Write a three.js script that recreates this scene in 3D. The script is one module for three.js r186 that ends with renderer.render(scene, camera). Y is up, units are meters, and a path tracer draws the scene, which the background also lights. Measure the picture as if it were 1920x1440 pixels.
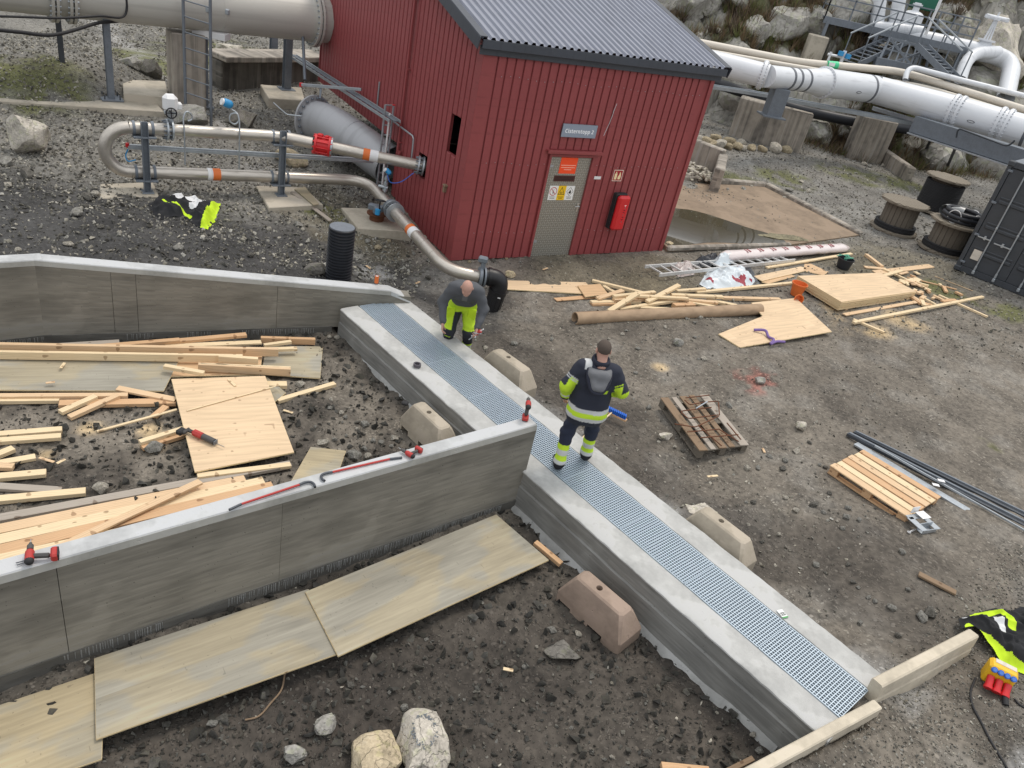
import * as THREE from 'three';
import { mergeGeometries, toCreasedNormals, mergeVertices } from 'three/addons/utils/BufferGeometryUtils.js';
import { ConvexGeometry } from 'three/addons/geometries/ConvexGeometry.js';

// ---------- camera, sky, sun, exposure (y up, metres; the camera stands 6 m above the yard) ----------
const scene = new THREE.Scene();
const camera = new THREE.PerspectiveCamera(52.8, 4 / 3, 0.1, 400);
camera.position.set(0, 6, 0);
camera.up.set(-0.22155, 0.83935, -0.49639);
camera.lookAt(0, 6 - 0.50904, -0.86074);
const renderer = new THREE.WebGLRenderer({ antialias: true });
renderer.toneMapping = THREE.LinearToneMapping;
renderer.toneMappingExposure = 1.14;
renderer.shadowMap.enabled = true;

function overcastSky() {
  const w = 256, h = 128, d = new Float32Array(w * h * 4);
  for (let j = 0; j < h; j++) for (let i = 0; i < w; i++) {
    const el = (j + 0.5) / h * Math.PI - Math.PI / 2, az = (i + 0.5) / w * Math.PI * 2;
    const s = Math.max(0, Math.sin(el));
    let v = el > -0.03 ? 0.62 + 0.5 * s : 0.16;
    if (el > 0) v *= 1 + 0.07 * Math.sin(az * 3 + 5 * s) * Math.sin(el * 9 + 2 * Math.cos(az * 2)) * Math.cos(el);
    const k = (j * w + i) * 4;
    d[k] = v * 0.97; d[k + 1] = v; d[k + 2] = v * 1.04; d[k + 3] = 1;
  }
  const t = new THREE.DataTexture(d, w, h, THREE.RGBAFormat, THREE.FloatType);
  t.mapping = THREE.EquirectangularReflectionMapping; t.magFilter = THREE.LinearFilter; t.needsUpdate = true;
  return t;
}
scene.background = overcastSky();
scene.environment = scene.background;
scene.backgroundIntensity = 1; scene.environmentIntensity = 1;

const sun = new THREE.DirectionalLight(0xfff4e6, 1.3);
sun.position.set(9, 34, -24); sun.target.position.set(1, 0, -12);
sun.castShadow = true; sun.shadow.radius = 28; sun.shadow.mapSize.set(2048, 2048);
Object.assign(sun.shadow.camera, { left: -32, right: 32, top: 32, bottom: -32, near: 1, far: 110 });
scene.add(sun, sun.target);

// ---------- helpers ----------
function rng(seed) { let a = seed >>> 0; return () => { a = (a + 0x6D2B79F5) | 0; let t = Math.imul(a ^ (a >>> 15), 1 | a); t = (t + Math.imul(t ^ (t >>> 7), 61 | t)) ^ t; return ((t ^ (t >>> 14)) >>> 0) / 4294967296; }; }
const R = rng(20241);
const rr = (a, b, f = R) => a + (b - a) * f();
const clamp = (x, a = 0, b = 1) => Math.min(b, Math.max(a, x));
const mix = (a, b, t) => a + (b - a) * t;
const sstep = (a, b, x) => { const t = clamp((x - a) / (b - a)); return t * t * (3 - 2 * t); };
const V = (a, b, c) => Array.isArray(a) ? new THREE.Vector3(...a) : new THREE.Vector3(a, b, c);
const HASH = new Float32Array(65536); { const f = rng(77); for (let i = 0; i < 65536; i++) HASH[i] = f(); }
// value noise on a lattice; p = period in cells (0 = none)
function vn(x, y, p = 0, s = 0) {
  let xi = Math.floor(x), yi = Math.floor(y); const fx = x - xi, fy = y - yi;
  const ux = fx * fx * (3 - 2 * fx), uy = fy * fy * (3 - 2 * fy);
  let x1 = xi + 1, y1 = yi + 1;
  if (p) { xi = ((xi % p) + p) % p; yi = ((yi % p) + p) % p; x1 = ((x1 % p) + p) % p; y1 = ((y1 % p) + p) % p; }
  const h = (a, b) => HASH[(a * 157 + b * 7919 + s * 1013) & 65535];
  return mix(mix(h(xi, yi), h(x1, yi), ux), mix(h(xi, y1), h(x1, y1), ux), uy);
}
function fbm(x, y, o = 4, p = 0, s = 0) { let v = 0, a = 0.5, t = 0; for (let i = 0; i < o; i++) { v += a * vn(x, y, p, s + i); t += a; a *= 0.5; x *= 2; y *= 2; p *= 2; } return v / t; }
function vn3(x, y, z, s = 0) { const k = Math.floor(z), f = z - k, u = f * f * (3 - 2 * f); return mix(vn(x + k * 37.3, y + k * 17.1, 0, s), vn(x + (k + 1) * 37.3, y + (k + 1) * 17.1, 0, s), u); }
function fbm3(x, y, z, o = 3, s = 0) { let v = 0, a = 0.5, t = 0; for (let i = 0; i < o; i++) { v += a * vn3(x, y, z, s + i); t += a; a *= 0.5; x *= 2; y *= 2; z *= 2; } return v / t; }

const s8 = (l) => { const c = clamp(l); return 255 * (c < 0.0031308 ? 12.92 * c : 1.055 * Math.pow(c, 1 / 2.4) - 0.055); };
// colour texture from linear values, and a height texture from the same function (4th value)
function surf(n, m, fn) {
  const a = new Uint8Array(n * m * 4), b = new Uint8Array(n * m * 4);
  for (let j = 0; j < m; j++) for (let i = 0; i < n; i++) {
    const c = fn(i / n, j / m), k = (j * n + i) * 4;
    a[k] = s8(c[0]); a[k + 1] = s8(c[1]); a[k + 2] = s8(c[2]); a[k + 3] = 255;
    b[k] = b[k + 1] = b[k + 2] = clamp(c[3] ?? 0.5) * 255; b[k + 3] = 255;
  }
  const mk = (d, cs) => { const t = new THREE.DataTexture(d, n, m); t.wrapS = t.wrapT = THREE.RepeatWrapping; t.magFilter = THREE.LinearFilter; t.minFilter = THREE.LinearMipmapLinearFilter; t.generateMipmaps = true; if (cs) t.colorSpace = THREE.SRGBColorSpace; t.needsUpdate = true; return t; };
  return { map: mk(a, 1), bump: mk(b, 0) };
}
// size = metres covered by one tile
function tile(s, sx, sy = sx) { for (const t of [s.map, s.bump]) t.repeat.set(1 / sx, 1 / sy); return s; }
function mat(o) { const m = new THREE.MeshStandardMaterial({ roughness: 0.85, metalness: 0, ...o }); m.side = THREE.DoubleSide; return m; }
const lin = (r, g, b) => new THREE.Color().setRGB(r, g, b);
function tm(s, bump, o = {}) { return mat({ map: s.map, bumpMap: s.bump, bumpScale: bump, ...o }); }

const taken = {};
const numbered = (n) => { const k = taken[n] = (taken[n] ?? -1) + 1; return k ? `${n}_${String(k).padStart(3, '0')}` : n; };
function add(o, parent) { o.castShadow = o.receiveShadow = true; parent.add(o); return o; }
function mesh(name, geo, m, parent) { const o = new THREE.Mesh(geo, m); o.name = name; return add(o, parent); }
function tag(o, label, category, group) { o.userData = { label, category }; if (group) o.userData.group = group; return o; }
function thing(name, label, category, pos = [0, 0, 0], turn = 0, group) {
  const o = new THREE.Group(); o.name = numbered(name); scene.add(o);
  o.position.set(...pos); o.rotation.y = turn; return tag(o, label, category, group);
}
function one(name, geo, m, label, category, group) { const o = mesh(numbered(name), geo, m, scene); return tag(o, label, category, group); }
function struct(name, geo, m, parent = scene) { const o = mesh(name, geo, m, parent); if (parent === scene) o.userData.kind = 'structure'; return o; }
function stuff(o) { o.userData.kind = 'stuff'; return o; }

// uv in metres from the dominant axis of each face; grain along the longest axis (u)
function uvBox(g, off = [0, 0], swap = false) {
  g = g.index ? g.toNonIndexed() : g; g.computeBoundingBox();
  const p = g.attributes.position, uv = new Float32Array(p.count * 2), b = g.boundingBox;
  const ext = [b.max.x - b.min.x, b.max.y - b.min.y, b.max.z - b.min.z], a = V(), c = V(), d = V(), n = V();
  for (let i = 0; i < p.count; i += 3) {
    a.fromBufferAttribute(p, i); c.fromBufferAttribute(p, i + 1); d.fromBufferAttribute(p, i + 2);
    n.copy(c).sub(a).cross(d.clone().sub(a)); const q = [Math.abs(n.x), Math.abs(n.y), Math.abs(n.z)];
    const k = q[0] > q[1] && q[0] > q[2] ? 0 : q[1] >= q[2] ? 1 : 2; let [s, t] = k === 0 ? [2, 1] : k === 1 ? [0, 2] : [0, 1];
    if (ext[t] > ext[s] + 1e-6) [s, t] = [t, s]; if (swap) [s, t] = [t, s];
    [a, c, d].forEach((v, j) => { uv[(i + j) * 2] = v.getComponent(s) + off[0] + k * 0.37; uv[(i + j) * 2 + 1] = v.getComponent(t) + off[1] + k * 0.21; });
  }
  g.setAttribute('uv', new THREE.BufferAttribute(uv, 2)); return g;
}
// box with chamfered edges, centred, flat shaded
function cbox(w, h, d, c = 0.004) {
  c = Math.min(c, w / 2.2, h / 2.2, d / 2.2);
  const X = w / 2, Y = h / 2, Z_ = d / 2, pts = [];
  for (const sx of [-1, 1]) for (const sy of [-1, 1]) for (const sz of [-1, 1]) pts.push(
    V(sx * (X - c), sy * (Y - c), sz * Z_), V(sx * (X - c), sy * Y, sz * (Z_ - c)), V(sx * X, sy * (Y - c), sz * (Z_ - c)));
  const idx = [], at = (x, y, z, k) => ((x > 0 ? 4 : 0) + (y > 0 ? 2 : 0) + (z > 0 ? 1 : 0)) * 3 + k;
  const quad = (a, b, e, f) => idx.push(a, b, e, a, e, f);
  for (const s of [-1, 1]) {
    quad(at(-1, -1, s, 0), at(1, -1, s, 0), at(1, 1, s, 0), at(-1, 1, s, 0));
    quad(at(-1, s, -1, 1), at(1, s, -1, 1), at(1, s, 1, 1), at(-1, s, 1, 1));
    quad(at(s, -1, -1, 2), at(s, 1, -1, 2), at(s, 1, 1, 2), at(s, -1, 1, 2));
    for (const t of [-1, 1]) {
      quad(at(-1, s, t, 0), at(1, s, t, 0), at(1, s, t, 1), at(-1, s, t, 1));
      quad(at(s, -1, t, 0), at(s, 1, t, 0), at(s, 1, t, 2), at(s, -1, t, 2));
      quad(at(s, t, -1, 1), at(s, t, 1, 1), at(s, t, 1, 2), at(s, t, -1, 2));
      for (const u of [-1, 1]) idx.push(at(s, t, u, 0), at(s, t, u, 1), at(s, t, u, 2));
    }
  }
  const pos = new Float32Array(idx.length * 3);
  for (let i = 0; i < idx.length; i += 3) {      // orient outwards
    let [a, b, e] = [pts[idx[i]], pts[idx[i + 1]], pts[idx[i + 2]]];
    const n = b.clone().sub(a).cross(e.clone().sub(a)); if (n.dot(a.clone().add(b).add(e)) < 0) [b, e] = [e, b];
    [a, b, e].forEach((v, j) => v.toArray(pos, (i + j) * 3));
  }
  const g = new THREE.BufferGeometry(); g.setAttribute('position', new THREE.BufferAttribute(pos, 3)); g.computeVertexNormals();
  return uvBox(g);
}
const move = (g, x, y, z) => g.translate(x, y, z);
function bx(w, h, d, x = 0, y = 0, z = 0, c = 0.004) { return cbox(w, h, d, c).translate(x, y, z); }
function cyl(r, h, x = 0, y = 0, z = 0, r2 = r, seg = 20) { return new THREE.CylinderGeometry(r2, r, h, seg).translate(x, y + h / 2, z); }
const flat = (list) => { list = list.map((g) => { const q = g.index ? g.toNonIndexed() : g; for (const k of Object.keys(q.attributes)) if (!['position', 'normal', 'uv'].includes(k)) q.deleteAttribute(k); if (!q.attributes.uv) uvBox(q); return q; }); return mergeGeometries(list); };
// bar (chamfered box) from point a to point b, w wide and h high
function bar(a, b, w, h = w, c = 0.003, roll = 0) {
  a = V(a); b = V(b); const d = b.clone().sub(a), L = d.length(); const g = cbox(L, h, w, c);
  const x = d.normalize(); let up = Math.abs(x.y) > 0.98 ? V(0, 0, 1) : V(0, 1, 0); const z = x.clone().cross(up).normalize(); up = z.clone().cross(x);
  const m = new THREE.Matrix4().makeBasis(x, up, z); if (roll) m.multiply(new THREE.Matrix4().makeRotationX(roll));
  m.setPosition(a.add(b).multiplyScalar(0.5)); return g.applyMatrix4(m);
}
function rod(a, b, r, seg = 10) {
  a = V(a); b = V(b); const d = b.clone().sub(a), L = d.length();
  const g = new THREE.CylinderGeometry(r, r, L, seg); g.applyQuaternion(new THREE.Quaternion().setFromUnitVectors(V(0, 1, 0), d.normalize()));
  return g.translate((a.x + b.x) / 2, (a.y + b.y) / 2, (a.z + b.z) / 2);
}
// path of straight runs with rounded bends
function path(pts, br) {
  pts = pts.map((p) => V(p)); const cp = new THREE.CurvePath(); let last = pts[0];
  for (let i = 1; i < pts.length - 1; i++) {
    const p = pts[i], a = last.clone().sub(p), b = pts[i + 1].clone().sub(p), k = Math.min(br, a.length() * 0.49 + (i === 1 ? a.length() * 0.5 : 0), b.length() * (i === pts.length - 2 ? 0.98 : 0.49));
    const p1 = p.clone().add(a.setLength(k)), p2 = p.clone().add(b.setLength(k));
    if (p1.distanceTo(last) > 1e-3) cp.add(new THREE.LineCurve3(last, p1));
    cp.add(new THREE.QuadraticBezierCurve3(p1, p, p2)); last = p2;
  }
  cp.add(new THREE.LineCurve3(last, pts[pts.length - 1])); return cp;
}
function tube(pts, r, br = 0.2, seg = 60, rad = 18) { return new THREE.TubeGeometry(path(pts, br), seg, r, rad, false); }
function cable(pts, r, seg = 80, rad = 8) { return new THREE.TubeGeometry(new THREE.CatmullRomCurve3(pts.map((p) => V(p))), seg, r, rad, false); }
// disc (flange) with axis along dir at p
function disc(p, dir, r, t, seg = 28, hole = 0) {
  const g = hole ? new THREE.LatheGeometry([[hole, -t / 2], [r, -t / 2], [r, t / 2], [hole, t / 2], [hole, -t / 2]].map((q) => new THREE.Vector2(...q)), seg) : new THREE.CylinderGeometry(r, r, t, seg);
  const f = hole ? toCreasedNormals(g, 0.6) : g;
  f.applyQuaternion(new THREE.Quaternion().setFromUnitVectors(V(0, 1, 0), V(dir).normalize())); p = V(p); return f.translate(p.x, p.y, p.z);
}
function boltRing(p, dir, R0, n, r, t) {
  const q = new THREE.Quaternion().setFromUnitVectors(V(0, 1, 0), V(dir).normalize()), o = V(p), out = [];
  for (let i = 0; i < n; i++) { const a = i / n * Math.PI * 2; const g = new THREE.CylinderGeometry(r, r, t, 6).translate(Math.cos(a) * R0, 0, Math.sin(a) * R0); g.applyQuaternion(q); out.push(g.translate(o.x, o.y, o.z)); }
  return flat(out);
}
// flat polygon in the ground plane (x,z pairs), extruded upwards by h from y0
function slab(xz, y0, h, bev = 0.004) {
  const s = new THREE.Shape(xz.map(([x, z]) => new THREE.Vector2(x, -z)));
  const g = new THREE.ExtrudeGeometry(s, { depth: h - 2 * bev, bevelEnabled: bev > 0, bevelSize: bev, bevelThickness: bev, bevelOffset: -bev, bevelSegments: 1 });
  g.rotateX(-Math.PI / 2).translate(0, y0 + bev, 0); return uvBox(g);
}
// sheet of thickness t laid through ground-plane corners given as points (each with its own height)
function sheet(pts, t) {
  const c = pts.map((p) => V(p)), n = c.length, pos = [], tri = THREE.ShapeUtils.triangulateShape(c.map((p) => new THREE.Vector2(p.x, -p.z)), []);
  const up = (p) => p.clone().setY(p.y + t), push = (...v) => v.forEach((q) => pos.push(q.x, q.y, q.z));
  for (const [a, b, d] of tri) { push(up(c[a]), up(c[b]), up(c[d])); push(c[a], c[d], c[b]); }
  for (let i = 0; i < n; i++) { const a = c[i], b = c[(i + 1) % n]; push(a, b, up(b), a, up(b), up(a)); }
  const g = new THREE.BufferGeometry(); g.setAttribute('position', new THREE.Float32BufferAttribute(pos, 3)); g.computeVertexNormals();
  return g;
}
// planar uv along a chosen direction (x,z) in metres for flat-lying things
function uvDir(g, dx, dz, ou = 0, ov = 0) {
  g = g.index ? g.toNonIndexed() : g; const p = g.attributes.position, uv = new Float32Array(p.count * 2), l = Math.hypot(dx, dz); dx /= l; dz /= l;
  for (let i = 0; i < p.count; i++) { const x = p.getX(i), y = p.getY(i), z = p.getZ(i); uv[i * 2] = x * dx + z * dz + ou; uv[i * 2 + 1] = -x * dz + z * dx + y + ov; }
  g.setAttribute('uv', new THREE.BufferAttribute(uv, 2)); return g;
}
function rockGeo(seed, sx, sy, sz, n = 22, rough = 0.16) {
  const f = rng(seed), pts = [];
  for (let i = 0; i < n; i++) { const u = f() * 2 - 1, a = f() * 6.283, s = Math.sqrt(1 - u * u), k = 1 - rough * 2 * f(); pts.push(V(s * Math.cos(a) * sx * k, u * sy * k, s * Math.sin(a) * sz * k)); }
  return uvBox(new ConvexGeometry(pts));
}
// bigger rock: subdivided, noise-displaced, with a few planar breaks
function boulderGeo(seed, sx, sy, sz, det = 4, amp = 0.22, ncut = 16) {
  let g = mergeVertices(new THREE.IcosahedronGeometry(1, det).deleteAttribute('uv').deleteAttribute('normal'), 1e-4);
  const f = rng(seed), cuts = []; for (let i = 0; i < ncut; i++) { const u = f() * 2 - 1, a = f() * 6.283, s = Math.sqrt(1 - u * u); cuts.push([V(s * Math.cos(a), u, s * Math.sin(a)), 0.5 + 0.36 * f()]); }
  const p = g.attributes.position, v = V();
  for (let i = 0; i < p.count; i++) {
    v.fromBufferAttribute(p, i);
    for (const [n, d] of cuts) { const e = v.dot(n) - d; if (e > 0) v.addScaledVector(n, -e * 0.97); }
    v.multiplyScalar(1 + amp * (fbm3(v.x * 1.7 + seed * 3.1, v.y * 1.7, v.z * 1.7, 4) - 0.5));
    p.setXYZ(i, v.x * sx, v.y * sy, v.z * sz);
  }
  g = toCreasedNormals(g, 0.42); return uvBox(g);
}


// ---------- surfaces ----------
const S = {};
{ // earth: fine crumbs, damp blotches and pale grit
  const N = 1024, f = rng(5), st = new Float32Array(N * N * 2);
  for (let k = 0; k < 9000; k++) {
    const r = 1.5 + 6 * Math.pow(f(), 5), x = f() * N, y = f() * N, v = 0.3 + 1.2 * f(), e = 0.6 + 0.8 * f(), a = f() * 3.14, ca = Math.cos(a), sa = Math.sin(a);
    for (let j = -Math.ceil(r * 1.5); j <= r * 1.5; j++) for (let i = -Math.ceil(r * 1.5); i <= r * 1.5; i++) {
      const p = (i * ca + j * sa) / e, q = (-i * sa + j * ca) * e, d = (p * p + q * q) / (r * r); if (d > 1) continue;
      const o = ((((y + j) | 0) + N) % N * N + (((x + i) | 0) + N) % N) * 2; st[o] = v; st[o + 1] = Math.sqrt(1 - d) * Math.min(1, r / 4);
    }
  }
  S.earth = tile(surf(N, N, (u, v) => {
    const b = fbm(u * 8, v * 8, 5, 8), c = fbm(u * 64, v * 64, 3, 64, 3), o = (((v * N) | 0) * N + ((u * N) | 0)) * 2, s = st[o], h = st[o + 1];
    let l = 0.30 + 0.55 * b + 0.5 * (c - 0.5); if (h > 0) l = l * 0.45 + s * 0.62;
    return [l * 1.02, l, l * 0.975, 0.35 * b + 0.25 * c + 0.4 * h];
  }), 3.4);
}
S.concrete = tile(surf(1024, 1024, (u, v) => {
  const a = fbm(u * 4, v * 4, 5, 4, 2), b = fbm(u * 40, v * 40, 3, 40, 6), c = fbm(u * 10, v * 10, 4, 10, 9), w = sstep(0.56, 0.66, a), pit = b > 0.8 ? (b - 0.8) * 4 : 0, l = 0.84 + 0.34 * (a - 0.5) + 0.16 * (b - 0.5) + 0.3 * (c - 0.5) + 0.12 * w - 0.25 * pit;
  return [l, l, l * 0.985, 0.5 + 0.35 * (c - 0.5) + 0.3 * (b - 0.5) - pit];
}), 1.6);
// cast wall: grain of the shuttering boards along u, pour lines, blow holes, damp-looking stains
{
  const N = 1024, f = rng(31), holes = new Float32Array(N * N);
  for (let k = 0; k < 260; k++) { const r = 1 + 2.2 * f() * f(), x = f() * N, y = f() * N; for (let j = -4; j <= 4; j++) for (let i = -4; i <= 4; i++) if (i * i + j * j < r * r) holes[(((y + j) | 0) + N) % N * N + (((x + i) | 0) + N) % N] = 1; }
  S.wall = tile(surf(N, N, (u, v) => {
    const g = fbm(u * 10, v * 110, 4, 10, 1), st = fbm(u * 3, v * 14, 4, 3, 5), pat = fbm(u * 3, v * 3, 5, 3, 8), hole = holes[((v * N) | 0) * N + ((u * N) | 0)];
    let l = 0.78 + 0.42 * (g - 0.5) + 0.55 * (st - 0.5) + 0.8 * (pat - 0.5); l -= 0.14 * sstep(0.52, 0.58, st) * sstep(0.45, 0.6, pat); l += 0.1 * sstep(0.58, 0.63, pat); l -= hole * 0.3;
    return [l * 1.01, l, l * 0.955, 0.5 + 0.5 * (g - 0.5) - hole * 0.5];
  }), 2.6);
}
// plywood and timber: grain along u
S.ply = tile(surf(1024, 512, (u, v) => {
  const w = fbm(u * 2, v * 2, 3, 2, 3), g = fbm(u * 6 + 0.3 * w, v * 60 + 6 * w, 4, 0, 4), ca = fbm(u * 3, v * 7 + w * 2, 3, 0, 7), ring = 0.5 + 0.5 * Math.sin((v * 26 + 5 * w + 3 * ca) * 6.283 * 0.5);
  const sp = vn(u * 130, v * 80, 0, 9) > 0.955 ? 1 : 0, knot = sstep(0.93, 0.985, vn(u * 26, v * 18, 0, 12));
  const l = 0.92 + 0.28 * (g - 0.5) + 0.07 * (ring - 0.5) + 0.2 * (ca - 0.5) - 0.25 * sp * g - 0.35 * knot;
  return [l, l * (0.985 - 0.08 * knot), l * (0.955 - 0.1 * knot), 0.5 + 0.3 * (g - 0.5)];
}), 2.3, 1.3);
S.timber = tile(surf(1024, 256, (u, v) => {
  const w = fbm(u * 3, v * 2, 3, 3, 13), ring = 0.5 + 0.5 * Math.sin((v * 14 + 4.5 * w) * 6.283), g = fbm(u * 12, v * 90, 3, 12, 15), k = sstep(0.86, 0.93, vn(u * 16, v * 5, 16, 21));
  const l = 0.93 + 0.14 * (ring - 0.5) + 0.22 * (g - 0.5) + 0.16 * (w - 0.5) - 0.42 * k;
  return [l, l * (0.985 - 0.1 * k), l * (0.95 - 0.16 * k), 0.5 + 0.4 * (g - 0.5)];
}), 1.6, 0.33);
// shuttering ply used before: grey cement film dragged along the grain, buff wood showing through
S.usedply = tile(surf(1024, 1024, (u, v) => {
  const a = fbm(u * 3, v * 7, 5, 3, 23), g = fbm(u * 7, v * 90, 4, 7, 25), b = fbm(u * 5, v * 9, 4, 5, 27), k = sstep(0.48, 0.66, b), sp = vn(u * 120, v * 60, 0, 3) > 0.955 ? 1 : 0;
  const l = 0.80 + 0.4 * (a - 0.5) + 0.34 * (g - 0.5) - 0.2 * sp;
  return [l * mix(0.95, 1.08, k), l * mix(0.945, 1.0, k), l * mix(0.9, 0.82, k), 0.5 + 0.3 * (g - 0.5)];
}), 2.4);
S.rock = tile(surf(1024, 1024, (u, v) => {
  const a = fbm(u * 4, v * 4, 6, 4, 33), b = fbm(u * 30, v * 30, 4, 30, 35), li = fbm(u * 9, v * 9, 4, 9, 37), cr = 1 - Math.min(1, Math.abs(fbm(u * 5, v * 5, 4, 5, 41) - 0.5) * 26);
  const l = 0.72 + 0.75 * (a - 0.5) + 0.5 * (b - 0.5) - 0.13 * cr, k = sstep(0.56, 0.66, li) * 0.5;
  return [l * (1.02 - 0.06 * k), l * (1 + 0.02 * k), l * (0.96 - 0.2 * k), 0.5 + 0.6 * (a - 0.5) + 0.35 * (b - 0.5) - 0.4 * cr];
}), 2.2);
S.rockSmall = (() => { const c = (t) => { const q = t.clone(); q.repeat.set(1 / 0.55, 1 / 0.55); q.needsUpdate = true; return q; }; return { map: c(S.rock.map), bump: c(S.rock.bump) }; })();
// old pier concrete: board marks down the face (v) with dark run stains
S.pier = tile(surf(1024, 1024, (u, v) => {
  const st = fbm(u * 30, v * 1.6, 4, 30, 52), wide = fbm(u * 7, v * 1.2, 3, 7, 57), b = fbm(u * 20, v * 20, 4, 20, 55), lt = fbm(u * 50, v * 1.3, 3, 50, 59), dk = sstep(0.46, 0.66, st) * 0.6 + sstep(0.45, 0.62, wide) * 0.55, wl = sstep(0.66, 0.74, lt);
  const l = 0.92 + 0.34 * (b - 0.5) - 0.42 * dk + 0.22 * wl;
  return [l, l * (0.965 + 0.012 * dk), l * (0.90 + 0.03 * dk), 0.5 + 0.5 * (b - 0.5)];
}), 2.8);
S.metal = tile(surf(512, 512, (u, v) => {
  const a = fbm(u * 6, v * 6, 4, 6, 61), b = vn(u * 60, v * 60, 60, 63), c = vn(u * 24, v * 24, 24, 66); const l = 0.86 + 0.2 * (a - 0.5) + 0.1 * (b - 0.5) + 0.12 * (c - 0.5);
  return [l, l, l * 1.01, 0.5 + 0.3 * (a - 0.5) + 0.2 * (b - 0.5)];
}), 0.7);
S.rust = tile(surf(512, 512, (u, v) => {
  const a = fbm(u * 5, v * 5, 5, 5, 71), b = fbm(u * 30, v * 30, 3, 30, 73); const l = 0.7 + 0.7 * (a - 0.5) + 0.5 * (b - 0.5);
  return [l, l * 0.9, l * 0.82, 0.5 + 0.5 * (b - 0.5)];
}), 0.5);
S.cloth = tile(surf(512, 512, (u, v) => {
  const a = fbm(u * 5, v * 5, 4, 5, 81), w = 0.5 + 0.25 * Math.sin(u * 512 * 0.8) + 0.25 * Math.sin(v * 512 * 0.8), l = 0.9 + 0.25 * (a - 0.5) + 0.08 * (w - 0.5);
  return [l, l, l, 0.5 + 0.4 * (a - 0.5) + 0.1 * w];
}), 0.5);
S.paint = tile(surf(512, 512, (u, v) => {
  const a = fbm(u * 4, v * 4, 5, 4, 91), d = fbm(u * 34, v * 4, 4, 34, 93), s = vn(u * 90, v * 90, 90, 95) > 0.965 ? 1 : 0, l = 0.94 + 0.14 * (a - 0.5) - 0.12 * sstep(0.55, 0.75, d) + 0.12 * s;
  return [l, l * (1 - 0.02 * s), l, 0.5 + 0.2 * (a - 0.5)];
}), 1.5);
S.tread = tile(surf(256, 256, (u, v) => {        // raised tear-drop tread, alternate directions
  const c = u * 4, r = v * 4, o = (Math.floor(c) + Math.floor(r)) & 1, x = (c % 1) - 0.5, y = (r % 1) - 0.5, p = (x + y) * 0.707, q = (y - x) * 0.707, [a, b] = o ? [p, q] : [q, p];
  const d = Math.hypot(a / 0.44, b / 0.15), h = clamp(1.25 - d), l = 0.62 + 0.4 * Math.min(1, h * 2) + 0.1 * (vn(u * 30, v * 30, 30, 3) - 0.5);
  return [l, l * 0.985, l * 0.95, h];
}), 0.2);

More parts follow.
